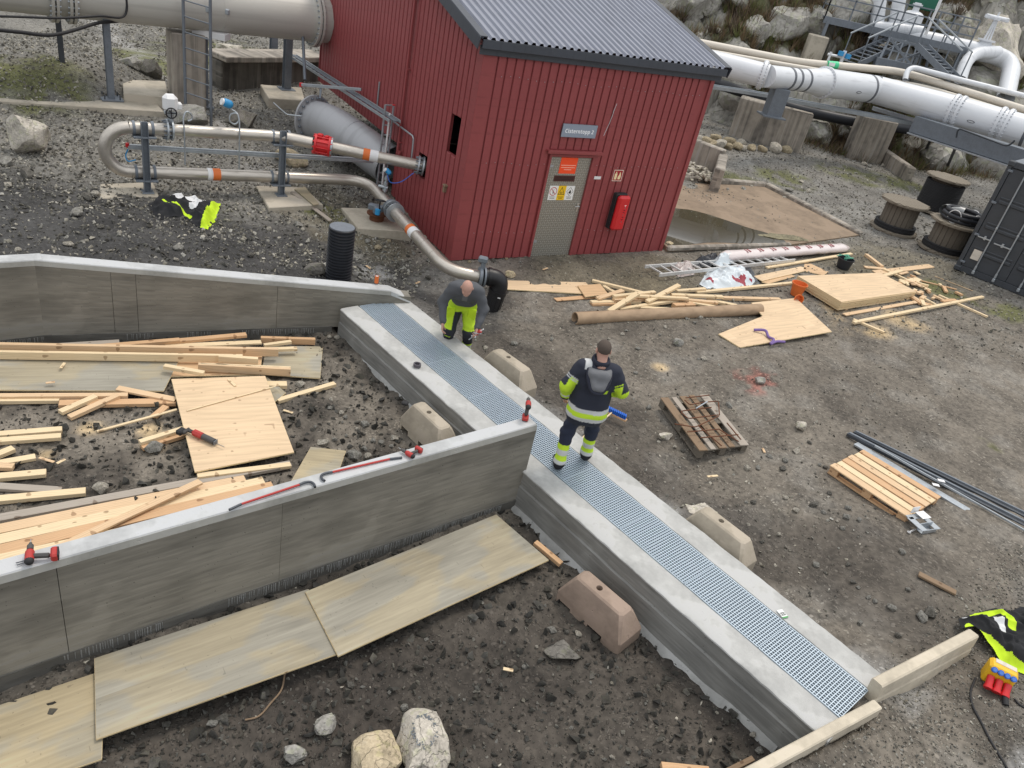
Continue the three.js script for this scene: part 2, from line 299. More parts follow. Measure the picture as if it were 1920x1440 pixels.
const M = {
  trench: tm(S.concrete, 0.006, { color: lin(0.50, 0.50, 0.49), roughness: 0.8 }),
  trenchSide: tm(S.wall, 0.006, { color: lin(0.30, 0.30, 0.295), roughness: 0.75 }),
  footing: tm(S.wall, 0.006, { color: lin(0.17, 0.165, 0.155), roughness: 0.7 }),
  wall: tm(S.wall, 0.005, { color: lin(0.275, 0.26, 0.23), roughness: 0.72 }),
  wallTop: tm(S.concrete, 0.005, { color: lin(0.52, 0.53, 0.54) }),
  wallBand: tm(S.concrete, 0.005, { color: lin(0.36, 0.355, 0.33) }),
  mortar: tm(S.concrete, 0.02, { color: lin(0.40, 0.40, 0.39), roughness: 0.95 }),
  block: tm(S.concrete, 0.008, { color: lin(0.46, 0.40, 0.32), roughness: 0.92 }),
  blockRed: tm(S.concrete, 0.01, { color: lin(0.36, 0.27, 0.215), roughness: 0.92 }),
  kerb: tm(S.concrete, 0.004, { color: lin(0.62, 0.55, 0.44), roughness: 0.9 }),
  pad: tm(S.concrete, 0.006, { color: lin(0.30, 0.225, 0.16), roughness: 0.9 }),
  plinth: tm(S.concrete, 0.006, { color: lin(0.50, 0.45, 0.37), roughness: 0.92 }),
  pierShaded: tm(S.pier, 0.01, { color: lin(0.16, 0.15, 0.135), roughness: 0.9 }),  // darker copy of the pier concrete: shade under the big pipe put into colour
  pier: tm(S.pier, 0.01, { color: lin(0.40, 0.37, 0.335), roughness: 0.95 }),
  rock: tm(S.rock, 0.05, { color: lin(0.42, 0.41, 0.385), roughness: 0.95 }),
  rockGrey: tm(S.rockSmall, 0.02, { color: lin(0.40, 0.39, 0.37), roughness: 0.95 }),
  rockDark: tm(S.rockSmall, 0.02, { color: lin(0.20, 0.19, 0.175), roughness: 0.95 }),
  rockPale: tm(S.rockSmall, 0.02, { color: lin(0.62, 0.58, 0.52), roughness: 0.95 }),
  rockBuff: tm(S.rockSmall, 0.02, { color: lin(0.58, 0.49, 0.35), roughness: 0.95 }),
  red: tm(S.paint, 0.001, { color: lin(0.31, 0.063, 0.066), roughness: 0.55 }),
  redTrim: tm(S.paint, 0.001, { color: lin(0.31, 0.064, 0.066), roughness: 0.5 }),
  roof: tm(S.paint, 0.001, { color: lin(0.25, 0.265, 0.32), roughness: 0.38 }),
  fascia: tm(S.paint, 0.001, { color: lin(0.06, 0.068, 0.085), roughness: 0.45 }),
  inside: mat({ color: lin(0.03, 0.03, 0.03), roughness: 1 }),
  tread: tm(S.tread, 0.003, { color: lin(0.50, 0.49, 0.45), roughness: 0.42, metalness: 0.55 }),
  galv: tm(S.metal, 0.0008, { color: lin(0.50, 0.54, 0.57), roughness: 0.42, metalness: 0.65 }),
  galvDull: tm(S.metal, 0.0008, { color: lin(0.21, 0.235, 0.265), roughness: 0.6, metalness: 0.3 }),
  steelDark: tm(S.metal, 0.0008, { color: lin(0.10, 0.11, 0.125), roughness: 0.5, metalness: 0.6 }),
  grate: tm(S.metal, 0.0005, { color: lin(0.62, 0.72, 0.80), roughness: 0.4, metalness: 0.45 }),
  stainless: tm(S.metal, 0.0005, { color: lin(0.62, 0.57, 0.50), roughness: 0.36, metalness: 0.7 }),
  bigpipe: tm(S.paint, 0.001, { color: lin(0.56, 0.54, 0.49), roughness: 0.5 }),
  elbow: tm(S.paint, 0.001, { color: lin(0.40, 0.405, 0.42), roughness: 0.42, metalness: 0.2 }),
  white: tm(S.paint, 0.001, { color: lin(0.78, 0.80, 0.83), roughness: 0.35 }),
  cream: tm(S.paint, 0.001, { color: lin(0.72, 0.66, 0.57), roughness: 0.5 }),
  band: mat({ color: lin(0.16, 0.17, 0.19), roughness: 0.6, metalness: 0.3 }),
  rust: tm(S.rust, 0.002, { color: lin(0.20, 0.085, 0.045), roughness: 0.9 }),
  timber: tm(S.timber, 0.0015, { color: lin(0.72, 0.52, 0.33), roughness: 0.75 }),
  timberPale: tm(S.timber, 0.0015, { color: lin(0.80, 0.64, 0.42), roughness: 0.75 }),
  timberWarm: tm(S.timber, 0.0015, { color: lin(0.64, 0.41, 0.235), roughness: 0.75 }),
  timberGrey: tm(S.timber, 0.002, { color: lin(0.40, 0.355, 0.31), roughness: 0.85 }),
  timberOld: tm(S.timber, 0.003, { color: lin(0.25, 0.175, 0.115), roughness: 0.9 }),
  timberDark: tm(S.timber, 0.003, { color: lin(0.16, 0.14, 0.115), roughness: 0.9 }),
  ply: tm(S.ply, 0.001, { color: lin(0.74, 0.56, 0.37), roughness: 0.7 }),
  plyWarm: tm(S.ply, 0.001, { color: lin(0.66, 0.45, 0.265), roughness: 0.7 }),
  used: tm(S.usedply, 0.001, { color: lin(0.42, 0.395, 0.34), roughness: 0.7 }),
  usedBuff: tm(S.usedply, 0.001, { color: lin(0.48, 0.43, 0.335), roughness: 0.7 }),
  plyEdge: tm(S.timber, 0.0015, { color: lin(0.74, 0.60, 0.37), roughness: 0.85 }),
  black: mat({ color: lin(0.012, 0.012, 0.014), roughness: 0.42 }),
  blackRib: mat({ color: lin(0.022, 0.024, 0.03), roughness: 0.45 }),
  rubber: mat({ color: lin(0.02, 0.02, 0.022), roughness: 0.7 }),
  toolRed: mat({ color: lin(0.42, 0.035, 0.03), roughness: 0.5 }),
  toolGrey: mat({ color: lin(0.075, 0.072, 0.07), roughness: 0.65 }),
  chrome: mat({ color: lin(0.6, 0.6, 0.6), roughness: 0.3, metalness: 0.9 }),
  signRed: mat({ color: lin(0.62, 0.02, 0.025), roughness: 0.35 }),
  orange: mat({ color: lin(0.72, 0.17, 0.035), roughness: 0.55 }),
  blue: mat({ color: lin(0.02, 0.13, 0.55), roughness: 0.5 }),
  valveBlue: mat({ color: lin(0.03, 0.27, 0.55), roughness: 0.4 }),
  whitePlain: mat({ color: lin(0.78, 0.78, 0.78), roughness: 0.5 }),
  hivis: tm(S.cloth, 0.004, { color: lin(0.60, 0.86, 0.02), roughness: 0.8 }),
  navy: tm(S.cloth, 0.004, { color: lin(0.022, 0.025, 0.042), roughness: 0.9 }),
  blackCloth: tm(S.cloth, 0.004, { color: lin(0.016, 0.017, 0.02), roughness: 0.9 }),
  reflect: mat({ color: lin(0.66, 0.67, 0.68), roughness: 0.55 }),
  yellow: mat({ color: lin(0.80, 0.47, 0.02), roughness: 0.5 }),
};


// ---------- ground ----------
const SIN = 0.686, COS = 0.728, TR0 = [-2.84, -10.55];                 // concrete trench: far left corner and direction
const trenchST = (x, z) => { const a = x - TR0[0], b = z - TR0[1]; return [a * COS + b * SIN, a * SIN - b * COS]; };
const trenchXZ = (s, t) => [TR0[0] + s * COS + t * SIN, TR0[1] + s * SIN - t * COS];
const yardPts = [[-0.67, 0, -11.263], [1.189, 0, -9.434], [2.322, 0, -8.573], [3.504, 0.05, -7.067], [4.233, 0.15, -5.937], [2.797, 0.1, -10.088], [5.503, 0.15, -9.548], [5.137, 0.12, -14.37], [1.544, 0.15, -13.903], [7.761, 0.25, -17.111], [10.625, 0.41, -20.289], [11.602, 0.41, -18.874], [0.274, 0.25, -15.177], [2.637, 0.25, -17.033], [-1.677, 0.22, -13.831], [6.424, 0.3, -24.983], [8.408, 0.3, -21.829], [9.887, 0.35, -22.679], [6.552, 0.5, -30.257], [11.659, 0.5, -32.421], [17.831, 0.5, -35.185], [5.447, 0.3, -7.423], [7.027, 0.3, -8.724], [6.227, 0.34, -7.019], [4.115, 0.33, -5.251], [5.291, 0.34, -4.97], [3.139, 0.33, -4.353], [-3.034, 0.2, -13.236], [-1.965, 0.08, -12.598], [-3.661, 0.35, -13.588], [-5.341, 0.55, -11.626], [-7.333, 0.65, -10.518], [-7.193, 0.55, -12.981], [-5.312, 0.5, -14.44], [-9.706, 0.75, -13.459], [-8.65, 0.85, -16.298], [-7.529, 0.8, -19.422], [-5.28, 0.6, -16.833], [-4.098, 0.45, -17.028], [-11.506, 1.5, -17.198], [-9.21, 1.15, -22.854], [-4.049, 0.4, -12.079], [-6.028, 0.65, -10.416], [2, 0.3, -19], [-2, 0.5, -22], [9, 0.7, -34], [18, 0.8, -34], [25, 0.5, -25], [16, 0.35, -8], [-14, 1.2, -16], [-18, 2.4, -26], [-9, 2.0, -30], [0, 1.2, -34], [20, 0.3, 0]];
const pitPts = [[-2.607, -0.1, -9.464], [-3.1, -0.1, -6.71], [-4.885, -0.1, -6.554], [-0.453, -0.12, -7.708], [0.349, -0.17, -7.414], [0.725, -0.18, -6.266], [2.173, -0.18, -5.246], [2.896, -0.12, -4.797], [-0.687, -0.22, -4.823], [-1.751, -0.27, -3.753], [0.436, -0.25, -4.278], [-3.18, -0.22, -3.866]];
function idw(list, x, z, pw = 3) { let a = 0, w = 0; for (const p of list) { const d = (p[0] - x) ** 2 + (p[2] - z) ** 2 + 0.05, k = Math.pow(d, -pw / 2); a += k * p[1]; w += k; } return a / w; }
const WA0 = [-6.32, -8.62], WA1 = [-1.9, -11.27];                       // near face of the rear wall
const KB = [[3.95, -5.1], [2.733, -4.237]];                             // kerb line at the near end of the trench
const side = (a, b, x, z) => (b[0] - a[0]) * (z - a[1]) - (b[1] - a[1]) * (x - a[0]);
function inPit(x, z) {
  const [s, t] = trenchST(x, z);
  if (t > 0.6) return false;
  const th = 0.13;                                                       // half of the wall's thickness
  if (x > WA0[0]) { if (side(WA0, WA1, x, z) < -th * 5.15) return false; } else if (side([-7.3, -7.75], WA0, x, z) < -th * 1.2) return false;
  return side(KB[0], KB[1], x, z) > -0.06;
}
function baseH(x, z) { return inPit(x, z) ? idw(pitPts, x, z) : idw(yardPts, x, z); }
function gnd(x, z) {
  const [s, t] = trenchST(x, z);
  if (s > -0.3 && s < 8.45 && t > 0.1 && t < 1.1) return -0.45;
  const pit = inPit(x, z); let h = baseH(x, z);
  const soft = pit ? 1 : sstep(-1, -4, x) * sstep(-15, -11, z) * 0.9;
  h += (fbm(x * 1.3 + 9, z * 1.3, 4) - 0.5) * mix(0.05, 0.13, soft) + (fbm(x * 5.2, z * 5.2 + 4, 3) - 0.5) * mix(0.022, 0.1, soft) + (fbm(x * 11, z * 11, 2, 0, 4) - 0.5) * mix(0.016, 0.05, soft);
  return h;
}
const on = (p, dy = 0) => [p[0], gnd(p[0], p[2]) + dy, p[2]];
// earth colours (linear): dark spoil, brown yard, grey crushed rock, moss, sawdust
const E = { spoil: [0.040, 0.034, 0.029], yard: [0.160, 0.143, 0.120], grey: [0.188, 0.184, 0.172], moss: [0.105, 0.112, 0.036], saw: [0.50, 0.38, 0.22], redp: [0.30, 0.09, 0.07], olive: [0.145, 0.128, 0.088], blk: [0.040, 0.040, 0.041] };
const blob = (p, r, x, z, k = 0.45) => { const d = Math.hypot(x - p[0], z - p[2]) / r; return sstep(1, 1 - k, d + 0.9 * (fbm(x * 2.2 + r, z * 2.2, 4) - 0.5)); };
const mossSpots = [[[10.373, 0.5, -29.312], 1.6], [[7.479, 0.4, -26.561], 1.3], [[12.281, 0.45, -29.622], 1.2], [[5.618, 0.4, -25.021], 1.2], [[-10.145, 1.1, -22.842], 2.2], [[-10.978, 1.3, -20.291], 1.5], [[-11.353, 1.3, -15.692], 1.6], [[10.645, 0.4, -17.898], 0.9], [[9.62, 0.4, -18.613], 0.7], [[-4.173, 0.4, -14.205], 0.6], [[-4.061, 0.5, -16.434], 0.5], [[16.766, 0.5, -34.294], 1.4], [[3.606, 0.3, -19.641], 0.5], [[7.647, 0.2, -11.131], 0.35], [[-4.35, 0.4, -14.419], 0.5]];
const oliveSpots = [[[0.854, 0.25, -14.778], 1.5], [[2.57, 0.25, -15.809], 1.4], [[9.092, 0.32, -19.74], 2.2], [[7.18, 0.3, -19.37], 1.6], [[-3.873, 0.4, -13.924], 0.9], [[-4.498, 0.5, -14.518], 1.2], [[-3.149, 0.3, -13.616], 0.8], [[2.413, 0.15, -14.383], 1]];
const sawSpots = [[[6.568, 0.22, -15.406], 0.75], [[7.909, 0.25, -16.043], 0.7], [[6.367, 0.22, -15.979], 0.4], [[7.088, 0.2, -15.198], 0.45], [[-3.92, -0.1, -7.207], 0.28], [[-4.185, -0.1, -7.335], 0.2], [[-4.803, -0.1, -7.142], 0.2], [[-4.959, -0.1, -6.526], 0.14], [[2.383, 0.1, -11.581], 0.2]];
const greyLine = (x, z) => sstep(0.5, 1.6, side([3.9, -5.0], [9.5, -11.2], x, z) / 8.3 + 1.1 * (fbm(x * 0.8, z * 0.8, 3) - 0.5));
function earth(x, z) {
  const n = fbm(x * 0.55, z * 0.55, 4), n2 = fbm(x * 2.1 + 7, z * 2.1, 4), mx3 = (a, b, t) => [mix(a[0], b[0], t), mix(a[1], b[1], t), mix(a[2], b[2], t)];
  let c;
  if (inPit(x, z)) c = mx3(E.spoil, E.yard, clamp(0.05 + (0.25 + 0.55 * sstep(0.36, 0.62, n2)) * sstep(-0.6, 0.3, side([-5.2, -2.26], [0.4, -7.56], x, z) / -7.7) + 0.25 * sstep(0.44, 0.64, n)));
  else {
    c = mx3(E.yard, E.grey, clamp(0.75 * sstep(-16, -23, z) + 0.7 * greyLine(x, z) + 0.35 * sstep(0.5, 0.7, n2)));
    c = mx3(c, E.spoil, 0.62 * sstep(0.50, 0.66, n) * sstep(8, 4, x) * sstep(-17, -12, z));
    const back = sstep(-2.6, -4.4, x) * sstep(-7.5, -9, z); c = mx3(c, mx3(E.grey, [0.15, 0.145, 0.13], n2), back);
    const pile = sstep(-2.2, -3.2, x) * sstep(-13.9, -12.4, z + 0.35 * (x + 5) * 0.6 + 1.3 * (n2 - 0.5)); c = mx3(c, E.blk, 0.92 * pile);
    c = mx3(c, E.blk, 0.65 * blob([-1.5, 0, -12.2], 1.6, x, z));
    c = mx3(c, E.grey, 0.6 * blob([-1.7, 0, -12.9], 0.6, x, z));
    const [s, t] = trenchST(x, z); c = mx3(c, [0.30, 0.30, 0.295], 0.75 * sstep(0.55, 0.2, Math.abs(t - 1.42) + 0.9 * Math.abs(n2 - 0.5)) * sstep(0.42, 0.6, fbm(s * 1.4, 3.3, 3)));
  }
  for (const [p, r] of oliveSpots) c = mx3(c, E.olive, 0.65 * blob(p, r, x, z));
  for (const [p, r] of mossSpots) c = mx3(c, E.moss, 0.85 * blob(p, r, x, z) * sstep(0.36, 0.56, n2));
  for (const [p, r] of sawSpots) c = mx3(c, E.saw, 0.75 * blob(p, r, x, z, 0.8) * sstep(0.3, 0.6, n2));
  c = mx3(c, E.redp, 0.55 * blob([4.069, 0.1, -11.793], 0.55, x, z, 0.7) * sstep(0.5, 0.66, fbm(x * 5, z * 5, 3)));
  const k = 1.7 * (0.8 + 0.4 * n2); return [c[0] * k, c[1] * k, c[2] * k];
}
{
  const xs = [], zs = [], run = (a, lo, hi, step, far, sgn) => { let p = lo; while (p <= hi) { a.push(p); p += step; } };
  run(xs, -9, 9, 0.075); { let p = 9, d = 0.09; while (p < 120) { p += d; xs.push(p); d *= p < 20 ? 1.012 : 1.16; } p = -9; d = 0.09; while (p > -120) { p -= d; xs.unshift(p); d *= p > -14 ? 1.012 : 1.18; } }
  run(zs, 2.8, 13, 0.07); { let p = 13, d = 0.075; while (p < 160) { p += d; zs.push(p); d *= p < 36 ? 1.009 : 1.16; } p = 2.8; d = 0.1; while (p > -80) { p -= d; zs.unshift(p); d *= 1.22; } }
  const nx = xs.length, nz = zs.length, pos = new Float32Array(nx * nz * 3), col = new Float32Array(nx * nz * 3), uv = new Float32Array(nx * nz * 2), idx = [];
  let k = 0;
  for (let j = 0; j < nz; j++) for (let i = 0; i < nx; i++, k++) {
    const x = xs[i], z = -zs[j], jx = (vn(i * 0.9, j * 0.9, 0, 8) - 0.5) * 0.03;
    pos[k * 3] = x + jx; pos[k * 3 + 1] = gnd(x + jx, z); pos[k * 3 + 2] = z; const c = earth(x + jx, z); col.set(c, k * 3);
    uv[k * 2] = x + 0.25 * fbm(x * 0.7, z * 0.7, 2); uv[k * 2 + 1] = z + 0.25 * fbm(x * 0.7 + 5, z * 0.7, 2);
    if (i < nx - 1 && j < nz - 1) idx.push(k, k + 1, k + nx + 1, k, k + nx + 1, k + nx);
  }
  const g = new THREE.BufferGeometry(); g.setAttribute('position', new THREE.BufferAttribute(pos, 3)); g.setAttribute('color', new THREE.BufferAttribute(col, 3)); g.setAttribute('uv', new THREE.BufferAttribute(uv, 2)); g.setIndex(idx); g.computeVertexNormals();
  struct('ground', g, tm(S.earth, 0.03, { vertexColors: true, roughness: 0.95 }));
}


// ---------- concrete trench with grating, walls, support blocks, kerbs ----------
// rings of points joined along a list of stations; uv = metres along, metres round
function loft(stations, ring, caps = true) {
  const pos = [], uv = [], rs = stations.map((s) => ring(s)), n = rs[0].length;
  const per = (r) => { let a = [0]; for (let i = 1; i <= n; i++) a.push(a[i - 1] + Math.hypot(r[i % n][1] - r[i - 1][1], r[i % n][2] - r[i - 1][2])); return a; };
  for (let k = 0; k < stations.length - 1; k++) { const a = rs[k], b = rs[k + 1], pa = per(a); for (let i = 0; i < n; i++) { const j = (i + 1) % n; for (const [q, u, v] of [[a[i], stations[k], pa[i]], [b[i], stations[k + 1], pa[i]], [b[j], stations[k + 1], pa[i + 1]], [a[i], stations[k], pa[i]], [b[j], stations[k + 1], pa[i + 1]], [a[j], stations[k], pa[i + 1]]]) { pos.push(...q); uv.push(u, v); } } }
  if (caps) for (const r of [rs[0], rs[rs.length - 1]]) { const t = THREE.ShapeUtils.triangulateShape(r.map((q) => new THREE.Vector2(q[2], q[1])), []); for (const f of t) for (const i of f) { pos.push(...r[i]); uv.push(r[i][2], r[i][1]); } }
  const g = new THREE.BufferGeometry(); g.setAttribute('position', new THREE.Float32BufferAttribute(pos, 3)); g.setAttribute('uv', new THREE.Float32BufferAttribute(uv, 2)); g.computeVertexNormals(); return g;
}
const steps = (a, b, d) => { const n = Math.max(1, Math.round((b - a) / d)); return Array.from({ length: n + 1 }, (_, i) => a + (b - a) * i / n); };
const turnTr = -Math.atan2(SIN, COS);
const TOPY = 0.4;
{
  const tr = thing('concrete_trench', 'long cast concrete drainage trench with steel grating laid along its top', 'trench', [TR0[0], 0, TR0[1]], turnTr);
  const st = steps(0, 8.62, 0.06), e = (s, k) => (fbm(s * 5, k * 7.7, 4) - 0.5), y = (s, k) => TOPY + 0.012 * e(s, k + 9);
  // local x = along, local z = minus the distance across
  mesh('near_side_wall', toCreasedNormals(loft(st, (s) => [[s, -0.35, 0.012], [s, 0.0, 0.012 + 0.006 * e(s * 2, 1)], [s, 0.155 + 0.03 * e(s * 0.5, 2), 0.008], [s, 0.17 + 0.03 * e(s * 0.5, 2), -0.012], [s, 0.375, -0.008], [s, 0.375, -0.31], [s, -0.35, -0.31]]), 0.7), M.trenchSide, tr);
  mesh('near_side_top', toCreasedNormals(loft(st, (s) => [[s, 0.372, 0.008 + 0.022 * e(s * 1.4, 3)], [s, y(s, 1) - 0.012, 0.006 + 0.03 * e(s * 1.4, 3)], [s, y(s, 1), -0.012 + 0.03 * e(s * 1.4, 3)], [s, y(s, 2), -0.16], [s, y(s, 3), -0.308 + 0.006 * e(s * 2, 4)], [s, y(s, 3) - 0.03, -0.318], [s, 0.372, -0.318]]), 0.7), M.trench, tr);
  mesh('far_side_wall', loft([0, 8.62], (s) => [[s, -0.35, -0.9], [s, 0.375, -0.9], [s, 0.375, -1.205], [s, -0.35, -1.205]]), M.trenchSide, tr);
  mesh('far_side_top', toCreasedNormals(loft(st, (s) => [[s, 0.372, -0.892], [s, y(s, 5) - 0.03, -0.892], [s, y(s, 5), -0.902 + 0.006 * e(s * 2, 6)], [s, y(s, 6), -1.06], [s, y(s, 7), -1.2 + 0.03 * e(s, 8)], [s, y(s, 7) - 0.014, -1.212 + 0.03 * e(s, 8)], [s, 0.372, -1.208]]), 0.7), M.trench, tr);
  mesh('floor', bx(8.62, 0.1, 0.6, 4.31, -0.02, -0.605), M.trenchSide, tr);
  const ft = steps(0.2, 8.3, 0.05);
  mesh('mortar_footing', toCreasedNormals(loft(ft, (s) => { const w = 0.02 + 0.11 * fbm(s * 3.1, 8.1, 5) * fbm(s * 0.8, 2.2, 2) * 1.6 * sstep(0.2, 3, s), h = gndTr(s, -0.08); return [[s, h - 0.2, 0], [s, h + 0.02 + 0.05 * fbm(s * 2.3, 1.1, 3), 0], [s, h + 0.02 + 0.03 * e(s, 21), w * 0.7], [s, h - 0.04, w + 0.03], [s, h - 0.2, w + 0.03]]; }), 0.5), M.mortar, tr);
}
function gndTr(s, t) { const [x, z] = trenchXZ(s, t); return inPit(x, z) ? idw(pitPts, x, z) : baseH(x, z); }

// grating panels: each lifts out on its own
const ordinal = ['first', 'second', 'third', 'fourth', 'fifth', 'sixth', 'seventh', 'eighth', 'ninth'];
{
  const W = 0.556, T = 0.0075, D = 0.024, frame = [], bearing = [], cross = [], L = 0.95;
  const build = (L, first) => {
    const fr = flat([bx(L, D, T * 1.4, L / 2, -D / 2, W / 2 - 0.004, 0.001), bx(L, D, T * 1.4, L / 2, -D / 2, -W / 2 + 0.004, 0.001), bx(T, D, W, 0.003, -D / 2, 0, 0.001), bx(T, D, W, L - 0.003, -D / 2, 0, 0.001)]);
    const b = [], c = []; const nb = Math.round(L / 0.0335), nc = 16;
    for (let i = 1; i < nb; i++) b.push(new THREE.BoxGeometry(T, D, W - 0.012).translate(i * L / nb, -D / 2, 0));
    for (let i = 1; i < nc; i++) c.push(new THREE.BoxGeometry(L - 0.01, D * 0.8, T).translate(L / 2, -D * 0.4 - 0.0005, -W / 2 + i * W / nc));
    return [fr, flat(b), flat(c)];
  };
  const seams = [0.0, 0.93, 1.888, 2.846, 3.804, 4.762, 5.72, 6.678, 7.636, 8.56];
  for (let i = 0; i < 9; i++) {
    const s0 = seams[i] + (i ? 0.004 : 0.02), len = seams[i + 1] - s0 - 0.004, [x, z] = trenchXZ(s0, 0.605), parts = build(len);
    const t = thing('grating_panel', i === 0 ? 'galvanised steel grating panel butting against the rear concrete wall' : i === 8 ? 'galvanised steel grating panel at the kerb end of the trench' : i === 5 ? 'galvanised steel grating panel, sixth from the rear concrete wall, below the worker in navy' : `galvanised steel grating panel, ${ordinal[i]} from the rear concrete wall`, 'grating', [x, TOPY + 0.002, z], turnTr, 'steel grating panels covering the trench');
    mesh('edge_frame', parts[0], M.grate, t); stuff(mesh('bearing_bars', parts[1], M.grate, t)); stuff(mesh('cross_bars', parts[2], M.grate, t));
  }
}

// cast walls. a, b: near-face ends (x,z); heights of the top; thickness; joints along the length
function castWall(name, label, a, b, top, th, base, joints, capEnd) {
  const L = Math.hypot(b[0] - a[0], b[1] - a[1]), t = thing(name, label, 'wall', [a[0], 0, a[1]], -Math.atan2(b[1] - a[1], b[0] - a[0]));
  const cuts = [0, ...joints, L];
  for (let i = 0; i < cuts.length - 1; i++) {
    const o = 0.003 * ((i * 7) % 3 - 1), g = loft(steps(cuts[i] + (i ? 0.0025 : 0), cuts[i + 1] - (i < cuts.length - 2 ? 0.0025 : 0), 0.25), (s) => [[s, base, o], [s, top(s) - 0.075, o], [s, top(s) - 0.075, -th], [s, base, -th]]);
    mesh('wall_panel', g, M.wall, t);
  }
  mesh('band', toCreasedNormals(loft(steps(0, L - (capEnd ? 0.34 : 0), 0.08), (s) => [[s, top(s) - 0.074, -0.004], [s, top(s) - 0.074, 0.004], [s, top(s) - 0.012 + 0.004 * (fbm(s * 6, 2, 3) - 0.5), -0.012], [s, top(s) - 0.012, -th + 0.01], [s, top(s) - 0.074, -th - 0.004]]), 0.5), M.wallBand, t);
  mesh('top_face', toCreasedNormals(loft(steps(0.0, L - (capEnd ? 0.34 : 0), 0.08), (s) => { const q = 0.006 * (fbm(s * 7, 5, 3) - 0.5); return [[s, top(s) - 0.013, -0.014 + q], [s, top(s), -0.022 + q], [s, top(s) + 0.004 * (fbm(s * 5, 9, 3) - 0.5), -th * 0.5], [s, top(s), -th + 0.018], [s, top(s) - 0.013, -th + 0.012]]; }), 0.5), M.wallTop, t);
  if (capEnd) mesh('sloping_end', toCreasedNormals(loft([L - 0.34, L], (s) => { const k = (s - L + 0.34) / 0.34, y = top(s) - 0.11 * k; return [[s, top(s) - 0.074 - (k > 0.5 ? 0.11 : 0), 0], [s, y - 0.01, -0.006], [s, y, -0.02], [s, y, -th + 0.02], [s, top(s) - 0.074 - (k > 0.5 ? 0.11 : 0), -th]]; }), 0.5), M.wallTop, t);
  return [t, L];
}
// runs of cement that leaked below the shuttering
function drips(t, L, seed, y, h, z, from = 0.1) {
  const f = rng(seed), out = [];
  for (let s = from; s < L - 0.1; s += 0.016 + 0.05 * f() * f()) { if (fbm(s * 1.3, seed, 3) < 0.4) continue; const l = h * (0.4 + 0.6 * f()), w = 0.004 + 0.005 * f(); const g = new THREE.CylinderGeometry(w, w * 0.5, l, 5, 1).translate(s, y(s) - l / 2, z - 0.001); out.push(g); }
  stuff(mesh('cement_runs', flat(out), M.mortar, t));
}
{
  // footing: a wider strip cast below each wall, joined where the shutter stood
  const foot = (t, L, th, y, rise, off) => mesh('footing', toCreasedNormals(loft(steps(0, L, 0.06), (s) => [[s, y - 0.4, off], [s, y + rise + 0.022 * (fbm(s * 3, 4.4, 3) - 0.5), off], [s, y + rise + 0.018 + 0.02 * (fbm(s * 5, 7.7, 3) - 0.5), 0.002 + off], [s, y + rise + 0.02, -th + 0.01], [s, y - 0.4, -th + 0.01]]), 0.5), M.footing, t);
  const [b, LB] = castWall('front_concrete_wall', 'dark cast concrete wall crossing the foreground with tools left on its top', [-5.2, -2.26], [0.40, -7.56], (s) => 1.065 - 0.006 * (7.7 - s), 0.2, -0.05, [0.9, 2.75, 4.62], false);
  foot(b, LB, 0.2, -0.22, 0.155, 0.012); drips(b, LB - 0.15, 41, (s) => -0.055, 0.13, 0.014);
  const a0 = [-6.32, -8.62], a1 = [-1.9, -11.27], LA0 = Math.hypot(4.42, 2.65);
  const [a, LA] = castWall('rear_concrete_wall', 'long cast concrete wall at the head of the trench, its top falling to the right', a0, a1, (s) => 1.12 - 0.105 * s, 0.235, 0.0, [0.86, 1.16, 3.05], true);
  foot(a, LA0 - 1.25, 0.2, -0.15, 0.15, 0.012); drips(a, LA0 - 1.4, 43, (s) => 0.0, 0.1, 0.014);
  const [c, LC] = castWall('side_concrete_wall', 'length of concrete wall turning towards the camera at the far left of the rear wall', [-12.4, -3.34], [-6.25, -8.68], (s) => 1.117, 0.235, 0.0, [], false);
  foot(c, LC, 0.2, -0.15, 0.15, 0.012); drips(c, LC, 47, (s) => 0.0, 0.1, 0.014);
}

// precast support blocks: tapered, bevelled, a hole through the crown and a slot underneath
import { Brush, Evaluator, SUBTRACTION } from 'three-bvh-csg';
const blockShape = (() => {
  const lv = [[0, 0.44, 0.19, 0.02], [0.16, 0.44, 0.185, 0.02], [0.37, 0.345, 0.115, 0.03], [0.415, 0.32, 0.092, 0.035], [0.43, 0.29, 0.07, 0.03]];
  const ring = ([y, a, b, c]) => [[a - c, b], [a, b - c], [a, -b + c], [a - c, -b], [-a + c, -b], [-a, -b + c], [-a, b - c], [-a + c, b]].map(([x, z]) => V(x, y, z));
  const rs = lv.map(ring), idx = [], pts = rs.flat();
  for (let k = 0; k < lv.length - 1; k++) for (let i = 0; i < 8; i++) { const j = (i + 1) % 8, a = k * 8 + i, b = k * 8 + j; idx.push(a, b, b + 8, a, b + 8, a + 8); }
  for (let i = 1; i < 7; i++) { idx.push(0, i + 1, i); const o = (lv.length - 1) * 8; idx.push(o, o + i, o + i + 1); }
  let g = new THREE.BufferGeometry().setFromPoints(pts); g.setIndex(idx); g = g.toNonIndexed(); g.computeVertexNormals(); uvBox(g);
  const ev = new Evaluator(); ev.useGroups = false;
  let br = new Brush(uvBox(g)); br.updateMatrixWorld();
  const sub = (q) => { const c = new Brush(uvBox(q)); c.updateMatrixWorld(); br = ev.evaluate(br, c, SUBTRACTION); br.updateMatrixWorld(); };
  sub(new THREE.CylinderGeometry(0.035, 0.035, 0.3, 16).translate(-0.06, 0.4, 0));
  sub(new THREE.BoxGeometry(0.2, 0.16, 0.6).translate(0.12, 0, 0)); sub(new THREE.BoxGeometry(0.16, 0.14, 0.6).translate(-0.3, 0, 0));
  return uvBox(toCreasedNormals(br.geometry, 0.35));
})();
